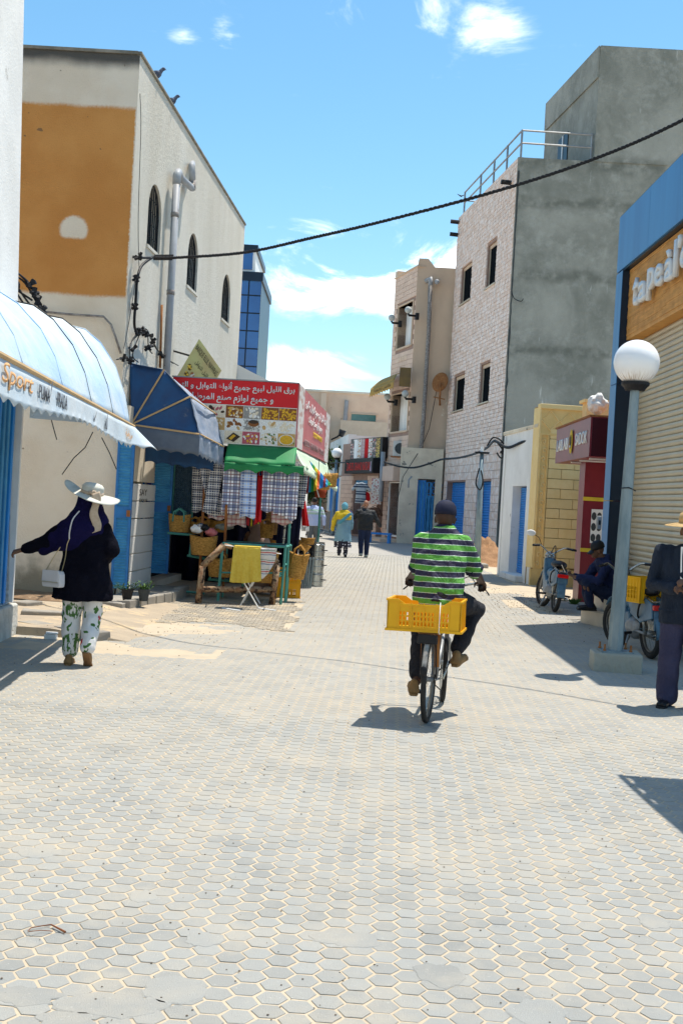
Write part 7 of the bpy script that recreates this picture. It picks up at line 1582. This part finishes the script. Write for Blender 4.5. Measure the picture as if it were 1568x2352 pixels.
B().tube(spl([(.09,0,.08),(.12,.0,.2),(.14,-.01,.32),(.155,-.0,.38)], 8), .0045, 5).build('chain', 'chain', hb2); B().tube(spl([(.155,-.0,.38),(.17,-.02,.45),(.19,-.01,.56),(.205,.06,.64)], 6), .008, 6, flat=.4).build('strap', 'bag_white', hb2)
B().tube(spl([(-.09,0,.08),(-.03,.04,.22),(.02,.08,.33)], 8), .0045, 5).build('chain', 'chain', hb2)
# ================================================================ man in suit at the right edge
sm_ = person('man in grey suit jacket, plum trousers and straw hat at the right edge', (3.10, 10.45, 0), PI-.35)
# local frame: +y is where he faces (towards the camera, slightly right)
b = B(); b.cap([(0,0,.88),(0,0,1.05),(0,0,1.25),(0,0,1.34)], [.1,.1,.1,.08], 14); b.cap([(0,0,1.38),(0,.01,1.47)], [.06,.055]); mM = head(b, (0,.04,1.56), 1.0, (0,1,-.1))
ar = [V((.225,0,1.36)), V((.29,-.01,1.08)), V((.06,.24,1.06))]; al = [V((-.225,0,1.36)), V((-.27,.0,1.08)), V((-.04,.26,1.12))]
for a_, s in ((ar, 1), (al, -1)): b.cap(a_, [.055,.045,.03]); d_ = (a_[2]-a_[1]).normalized(); hand(b, a_[2], d_+V((0,.1,.1)), (0,-.3,-1), 1.02, .9, s)
for s in (-1, 1): b.cap([(s*.10,0,.88),(s*.11,.01,.48),(s*.12,0,.09)], [.09,.058,.04])
b.build('body', 'skin', sm_, vox=.008, sm=2); eyes(sm_, mM, 1.0)
b = B(); b.loft([(0,0,.74,.225,.16),(0,0,.85,.23,.165),(0,0,1.0,.215,.155),(0,0,1.15,.225,.155),(0,0,1.28,.235,.15),(0,0,1.38,.205,.12),(0,0,1.42,.12,.09),(0,0,1.45,.07,.07)], 28)
for a_, s in ((ar, 1), (al, -1)): b.cap([(s*.17,0,1.36), a_[0], a_[1], a_[1].lerp(a_[2], .78)], [.085,.085,.076,.062], 14)
jk = b.build('jacket', 'suit_jacket', sm_, vox=.011, sm=3, nz=[(.022,.11),(.01,.05)])
B().prism([(-.05,1.15),(0,1.12),(.05,1.15),(.06,1.43),(-.06,1.43)], -.165, -.15, MX(((1,0,0,0),(0,-1,0,0),(0,0,1,0),(0,0,0,1))) @ XZ).build('shirt_front', 'white_board', jk)
for s in (-1, 1): B().add([(s*.05,.165,1.43),(s*.0,.172,1.12),(s*.10,.162,1.22),(s*.12,.15,1.40)], [(0,1,2,3) if s < 0 else (3,2,1,0)]).build('lapel', 'suit_jacket', jk)
for k in range(3): p = ar[1].lerp(ar[2], .66+.035*k); B().ell((p.x+.02, p.y+.055, p.z-.02), .008, 8, 6).build('cuff_button', 'black', jk)
B().box(.10,.150,.86,.22,.17,.875).build('pocket_flap', 'suit_jacket', jk)
b = B(); b.loft([(0,0,.78,.18,.14),(0,0,.90,.185,.145)], 20)
for s in (-1, 1): b.cap([(s*.10,0,.85),(s*.11,.01,.48),(s*.12,0,.20),(s*.12,.01,.085)], [.115,.098,.092,.095], 14)
b.build('trousers', 'suit_trousers', sm_, vox=.011, sm=3, nz=[(.022,.14),(.01,.05)])
for s in (-1, 1): shoe(sm_, (s*.12,-.06,0), (s*.15,.2,0), 1.08)
h2 = T('straw_sun_hat', None, None, (0,0,0)); h2.parent = sm_; MH = MX.Translation((0,.03,1.635)) @ MX.Rotation(-.05, 4, 'X')
def sp_ring(): 
    b = B()
    for k in range(9): b.lathe([(.095+.014*k,.0-.003*k),(.103+.014*k,.007-.003*k),(.109+.014*k,.0-.003*k)], (0,0,0), 32, MH)
    return b
sp_ring().build('brim', 'straw_hat', h2, smooth=True); B().lathe([(.1,0),(.1,.05),(.09,.09),(.05,.11),(0,.112)], (0,0,0), 28, MH).build('crown', 'straw_hat', h2, smooth=True)
# ================================================================ seated man with phone
st_m = person('seated man in dark cap and navy hoodie looking at a phone on the shop step', (3.98, 17.75, .235), PI/2+.15)
b = B(); hp = V((0,-.18,.27)); b.cap([hp, (0,-.16,.45), (0,-.08,.62), (0,-.0,.72)], [.1,.1,.1,.08], 14); b.cap([(0,.0,.76),(0,.06,.84)], [.06,.055]); sM_ = head(b, (0,.10,.90), .98, (-.12,1,-.38))
arms = (([V((.19,-.0,.70)), V((.24,.17,.45)), V((.07,.42,.50))]), ([V((-.19,0,.70)), V((-.26,.15,.46)), V((-.05,.44,.49))]))
for a_, s in zip(arms, (1,-1)): b.cap(a_, [.055,.045,.03]); hand(b, a_[2], (a_[2]-a_[1])+V((0,.05,.05)), (0,-.2,1), .98, .9, s)
lg2 = (([(.10,-.12,.24),(.15,.26,.45),(.13,.12,.06)]), ([(-.10,-.12,.24),(-.14,.30,.44),(-.12,.20,.06)]))
for l_ in lg2: b.cap(l_, [.09,.06,.04])
b.build('body', 'skin', st_m, vox=.008, sm=2); eyes(st_m, sM_, .98)
b = B(); b.loft([(0,-.19,.20,.19,.16),(0,-.18,.34,.20,.17),(0,-.15,.48,.205,.17),(0,-.09,.60,.22,.16),(0,-.03,.70,.21,.14),(0,.0,.77,.13,.10),(0,.03,.80,.085,.085)], 26)
for a_, s in zip(arms, (1,-1)): b.cap([(s*.14,-.0,.69), a_[0], a_[1], a_[1].lerp(a_[2], .85)], [.09,.085,.072,.055], 12)
b.cap([(-.08,-.04,.80),(0,-.07,.81),(.08,-.04,.80)], [.05,.055,.05]); b.build('hoodie', 'navy_hoodie', st_m, vox=.012, sm=3, nz=[(.03,.1),(.012,.05)])
b = B()
for l_ in lg2: a_, k_, f_ = map(V, l_); b.cap([a_, k_, k_.lerp(f_, .5), k_.lerp(f_, .92)], [.115,.085,.07,.062], 12)
b.ell((0,-.16,.2), (.18,.16,.12)); b.build('jeans', 'dark_denim', st_m, vox=.012, sm=3, nz=[(.025,.1)])
for l_ in lg2: f_ = V(l_[2]); shoe(st_m, f_+V((0,-.06,-.06)), f_+V((.02,.2,-.06)), 1.0)
cap_hat(st_m, sM_, 1.08, 'black')
ph_ = T('phone', 'dark mobile phone held up by the seated man', 'phone', (3.98-.56, 17.75+.0, .235+.56), PI/2); B().box(-.04,-.005,-.02,.04,.005,.12).build('case', 'black', ph_, bev=.003); B().box(-.035,.0055,-.012,.035,.0065,.112).build('screen', 'screen', ph_)
ph_.rotation_euler.x = -.5
# ================================================================ couple walking
def walker(label, loc, rz, H=1.72, top='jacket_black', bot='dark_denim', sk='skin', hair='hair_black', stride=.16, arms_=None, tm=None, long=0, bulk=1.0, vox=.02, shoes='leather_black', baldness=0, names=('jacket','trousers')):
    t = person(label, loc, rz); k = H/1.72; S = lambda *p: V(p)*k
    b = B(); b.cap([S(0,0,.9),S(0,.0,1.1),S(0,.02,1.3),S(0,.02,1.40)], [.09*k,.09*k,.09*k,.07*k], 12); b.cap([S(0,.02,1.42),S(0,.04,1.52)], [.06*k,.055*k]); M = head(b, S(0,.06,1.61), k, (0,1,-.05))
    arms_ = arms_ or ([(.21,.02,1.38),(.28,-.05,1.12),(.30,.06,.88)], [(-.21,.02,1.38),(-.28,.03,1.12),(-.30,-.06,.90)])
    for a_, s in zip(arms_, (1,-1)):
        a_ = [S(*p) for p in a_]; b.cap(a_, [.052*k,.042*k,.028*k], 10); hand(b, a_[2], a_[2]-a_[1], (-s,0,0), k, .7, s)
    L = ([(.10,0,.9),(.10,.10,.5),(.10,stride,.10)], [(-.10,0,.9),(-.10,.02,.5),(-.10,-stride,.14)])
    for l_ in L: b.cap([S(*p) for p in l_], [.09*k,.057*k,.04*k], 10)
    b.build('body', sk, t, vox=vox*.6, sm=1)
    b = B(); z0 = .84 if not long else .5
    b.loft([(0,0,z0*k,(.20 if not long else .27)*k*bulk,(.15 if not long else .2)*k),(0,0,1.0*k,.20*k*bulk,.155*k),(0,.0,1.15*k,.20*k*bulk,.155*k),(0,.01,1.3*k,.22*k*bulk,.15*k),(0,.02,1.40*k,.19*k,.12*k),(0,.02,1.45*k,.11*k,.09*k),(0,.03,1.5*k,.07*k,.07*k)], 22)
    for a_, s in zip(arms_, (1,-1)): a_ = [S(*p) for p in a_]; b.cap([S(s*.15,.02,1.38), a_[0], a_[1], a_[1].lerp(a_[2], .9)], [.085*k,.08*k,.068*k,.052*k], 10)
    b.build(names[0], top, t, vox=vox, sm=2, nz=[(.03,.12)])
    b = B(); b.ell(S(0,0,.9), (.18*k,.14*k,.1*k))
    for l_ in L: l_ = [S(*p) for p in l_]; b.cap([l_[0], l_[1], l_[1].lerp(l_[2], .95)], [.11*k,.088*k,.075*k], 10)
    b.build(names[1], bot, t, vox=vox, sm=2, nz=[(.02,.1)])
    for l_ in L: f_ = S(*l_[2]); f_.z = max(f_.z-.085*k, 0); shoe(t, f_+V((0,-.05,0)), f_+V((0,.18,.0)), k, shoes)
    if hair: B().ell((0,-.02*k,.045*k), (.084*k,.098*k,.098*k), 14, 10, M).build('hair', hair, t, smooth=True)
    return t, M, k
walker('bald man in black jacket and dark jeans walking away holding a phone to his ear', G(834,1281), .15, 1.72, 'jacket_black', 'dark_denim', 'skin_fair', None, .10, ([(.23,.02,1.38),(.36,-.02,1.14),(.48,.08,.95)], [(-.23,.02,1.38),(-.34,.10,1.18),(-.12,.10,1.52)]), bulk=1.22, shoes='grey_cloth')
t, M, k = walker('woman in yellow and blue shawl, grey blue coat and dotted skirt walking away', G(785,1280), -.05, 1.60, 'teal_coat', 'dotted_skirt', 'skin', None, .06, ([(.2,.02,1.38),(.25,.03,1.12),(.24,.16,.90)], [(-.2,.02,1.38),(-.24,.03,1.12),(-.22,.14,.9)]), long=1, bulk=1.1, names=('coat','leggings'))
B().loft([(0,0,.30,.26,.2),(0,0,.45,.25,.19),(0,0,.6,.2,.16)], 24).build('skirt', 'dotted_skirt', t, vox=.025, nz=[(.06,.12)])
B().ell(M @ V((0,-.01,.02)), (.105,.12,.13)).build('headscarf', 'blue_scarf', t, vox=.015, nz=[(.02,.08)])
b = B(); b.loft([(0,0,1.12,.235,.17),(0,0,1.22,.24,.175),(0,.01,1.32,.20,.14),(0,.02,1.42,.10,.1)], 24); b.cap([(-.2,0,1.3),(-.3,-.02,1.05),(-.32,-.02,.82)], [.07,.08,.06]); b.build('shawl', 'yellow_scarf', t, vox=.018, sm=2, nz=[(.03,.1)])
B().slab(lambda a, b_: V((-.2+.34*b_+.12*a, -.20-.015*math.sin(b_*5), 1.0+.33*b_)), 4, 10, .012).build('shawl_stripe', mat('stripe_teal', (.08,.28,.36)), t, smooth=True)
# man in pale blue shirt, man in black tee, seated woman in the stall
walker('man in pale blue shirt with chest stripes and grey jeans walking away', G(716,1268), .05, 1.72, 'chest_stripe_shirt', 'grey_jeans', 'skin', 'hair_black', .12, ([(.22,.02,1.38),(.32,-.04,1.12),(.34,.0,.88)], [(-.22,.02,1.38),(-.33,-.06,1.14),(-.38,-.04,.9)]), bulk=1.05, names=('shirt','jeans'))
walker('man in black short sleeved top and blue jeans bending by the far motorbikes', G(690,1232)+V((.55,0,0)), -.9, 1.72, 'jacket_black', 'jeans', 'skin_fair', 'hair_black', .25, ([(.22,.02,1.38),(.30,.16,1.22),(.28,.42,1.2)], [(-.22,.02,1.38),(-.30,.15,1.16),(-.24,.38,1.1)]), names=('top','jeans'))
pv = W(594,1262,19.9); sw_ = person('woman in pinkish beige headscarf and robe bending over goods in the stall', (pv.x, 20.2, .55), .4)
b = B(); b.cap([(0,0,0),(0,.05,.3),(0,.15,.5)], [.16,.16,.12], 12); b.cap([(0,.16,.52),(0,.24,.58)], [.06,.055]); head(b, (0,.30,.62), .95, (0,1,-.7))
for s in (-1, 1): b.cap([(s*.17,.15,.46),(s*.2,.3,.25),(s*.1,.48,.15)], [.05,.04,.03]); hand(b, (s*.1,.48,.15), (0,1,-.3), (0,0,-1), .95, .6, s); b.cap([(s*.1,0,0),(s*.12,.2,-.28),(s*.12,.05,-.5)], [.09,.06,.04])
b.build('body', 'skin', sw_, vox=.014, sm=1)
b = B(); b.loft([(0,0,-.5,.24,.2),(0,0,-.2,.24,.2),(0,.02,.1,.21,.18),(0,.08,.35,.2,.17),(0,.15,.5,.13,.12)], 22); b.build('robe', 'beige_cloth', sw_, vox=.02, sm=2, nz=[(.05,.12)])
B().ell((0,.22,.60), (.15,.19,.15)).cap([(0,.15,.5),(0,.02,.32)], [.14,.17]).build('headscarf', 'beige_cloth', sw_, vox=.018, sm=3, nz=[(.03,.12)])
# ================================================================ mopeds
def moped(loc, rz, label, blue='pale_blue_moped', mirror=1, roll=.08):
    t = T('moped', label, 'moped', loc, rz); t.rotation_euler.y = roll
    wheel(t, 0, 'wheel', .30, .035); wheel(t, 1.12, 'wheel', .30, .035, .25)
    A = lambda pts, r, m_, nm, n=8: B().tube(pts, r, n).build(nm, m_, t, smooth=True)
    A([(0,.25,.32),(0,.30,.55),(0,.75,.52),(0,1.0,.80)], .035, blue, 'frame'); A([(0,.32,.5),(0,.2,.74)], .03, blue, 'seat_tube')
    for s in (-1, 1):
        A([(s*.07,0,.30),(s*.07,.12,.66)], .018, 'steel', 'shock'); A([(s*.07,0,.30),(s*.06,.45,.30)], .018, 'grey_metal', 'swing_arm'); A([(s*.07,1.12,.30),(s*.06,1.0,.75),(s*.04,.96,.92)], .02, 'grey_metal', 'fork_leg')
        A(spl([(0,.95,.93),(s*.10,.93,1.0),(s*.22,.86,1.08),(s*.33,.74,1.07)], 4), .013, 'steel', 'handlebar'); A([(s*.25,.83,1.075),(s*.38,.70,1.065)], .020, 'black', 'grip'); A([(s*.22,.92,1.07),(s*.36,.85,1.05)], .007, 'black', 'brake_lever')
    B().slab(lambda a, b: V(((b-.5)*.13, -.35*math.sin(a*2.2-.5), .30+.35*math.cos(a*2.2-.5)+.02*math.cos((b-.5)*3))), 14, 4, .006).build('rear_mudguard', blue, t, smooth=True); B().slab(lambda a, b: V(((b-.5)*.11, 1.12-.345*math.sin(a*1.8-.9), .30+.345*math.cos(a*1.8-.9))), 12, 4, .006).build('front_mudguard', blue, t, smooth=True)
    b = B(); b.ell((0,.14,.80), (.13,.30,.07)); b.build('seat', 'black', t, vox=.015, sm=2)
    b = B(); b.ell((0,.42,.60), (.09,.2,.11)).ell((0,.72,.62), (.07,.16,.09)); b.build('tank', blue, t, vox=.015, sm=2)
    B().ell((0,.45,.33), (.13,.19,.15)).build('engine', 'grey_metal', t, vox=.02, nz=[(.03,.05)]); A([(.10,.45,.25),(.12,.2,.22),(.12,-.25,.25)], .03, 'steel', 'exhaust')
    B().prism([(.42,.30),(.60,.24),(.78,.30),(.95,.62),(.98,.86),(.90,.88),(.80,.62),(.62,.50),(.45,.52)], -.10, .10, MX(((0,0,1,0),(1,0,0,0),(0,1,0,0),(0,0,0,1)))).build('leg_fairing', blue, t, bev=.02)
    B().box(-.09,-.33,.60,.09,-.27,.66).build('tail_light', mat('tail_red', (.6,.01,.01), None, 3, .2) if 'tail_red' not in MATS else 'tail_red', t, bev=.01); B().box(-.075,-.30,.36,.075,-.27,.60).build('tail_plate', blue, t, bev=.02)
    for s in (-1, 1): B().prism([(-.28,.50),(.10,.42),(.42,.50),(.40,.66),(.0,.74),(-.26,.68)], s*.085-.012, s*.085+.012, MX(((0,0,1,0),(1,0,0,0),(0,1,0,0),(0,0,0,1)))).build('side_panel', blue, t, bev=.01)
    A([(-.12,.3,.28),(-.30,.3,.27)], .017, 'black', 'foot_peg'); A([(.12,.3,.28),(.30,.3,.27)], .017, 'black', 'foot_peg'); A([(-.09,.45,.26),(-.2,.36,.02)], .014, 'grey_metal', 'stand')
    B().ell((0,1.02,.90), (.09,.07,.09)).build('headlight', 'steel', t, smooth=True)
    A(spl([(0,.98,.95),(.08,1.05,1.1),(.05,.8,.9),(0,.6,.7)], 5), .008, 'black', 'cable'); A(spl([(-.05,-.05,.74),(-.14,-.02,.66),(-.12,.1,.5),(-.03,.2,.45)], 5), .012, 'black', 'hose')
    B().tube([(-.08,-.3,.70),(-.09,.05,.76),(.09,.05,.76),(.08,-.3,.70),(-.08,-.3,.70)], .008, 5).build('rear_rack', 'steel', t)
    if mirror:
        A(spl([(-.20,.88,1.08),(-.26,.9,1.2),(-.36,.86,1.25)], 4), .006, 'black', 'mirror_arm'); B().ell((-.42,.84,1.27), (.085,.02,.055), 16, 8).build('mirror', 'white_paint', t, smooth=True)
    return t
mat('pale_blue_moped', (.09,.19,.28), (.05,.11,.17), 5, .35, c3=(.15,.12,.1), t3=.66, sc3=9)
moped(G(1272,1406), R(1), 'pale blue moped with one round mirror parked in front of the yellow stone wall')
m2 = moped(G(1492,1513), R(7), 'muddy pale blue moped carrying a yellow crate, parked behind the suited man', mirror=0, roll=-.05)
B().ell((.0,1.0,.62), (.10,.09,.17)).build('leg_shield', 'awning_pale', m2, vox=.02)
l2 = G(1492,1513); crate('plastic_crate', 'yellow slotted crate on the muddy moped beside the shutter', (l2.x-.10, l2.y+.14, .66), R(24), .34, .34, .30)
fmb = moped(W(745,1215,66)*V((1,1,0)) if False else V((W(742,1200,66).x, 66, 0)), R(60), 'dark motorbike parked by the trees at the far end of the street', 'black', 0)
for k, (u, v) in enumerate(((697,1186),(712,1188))): crate('plastic_crate', 'small yellow crate on the far motorbikes, %s one' % ('left','right')[k], W(u+4, v+10, 62), .3, .5, .4, .35)
tag(fmb, 'dark motorbike parked by the trees at the far end of the street')
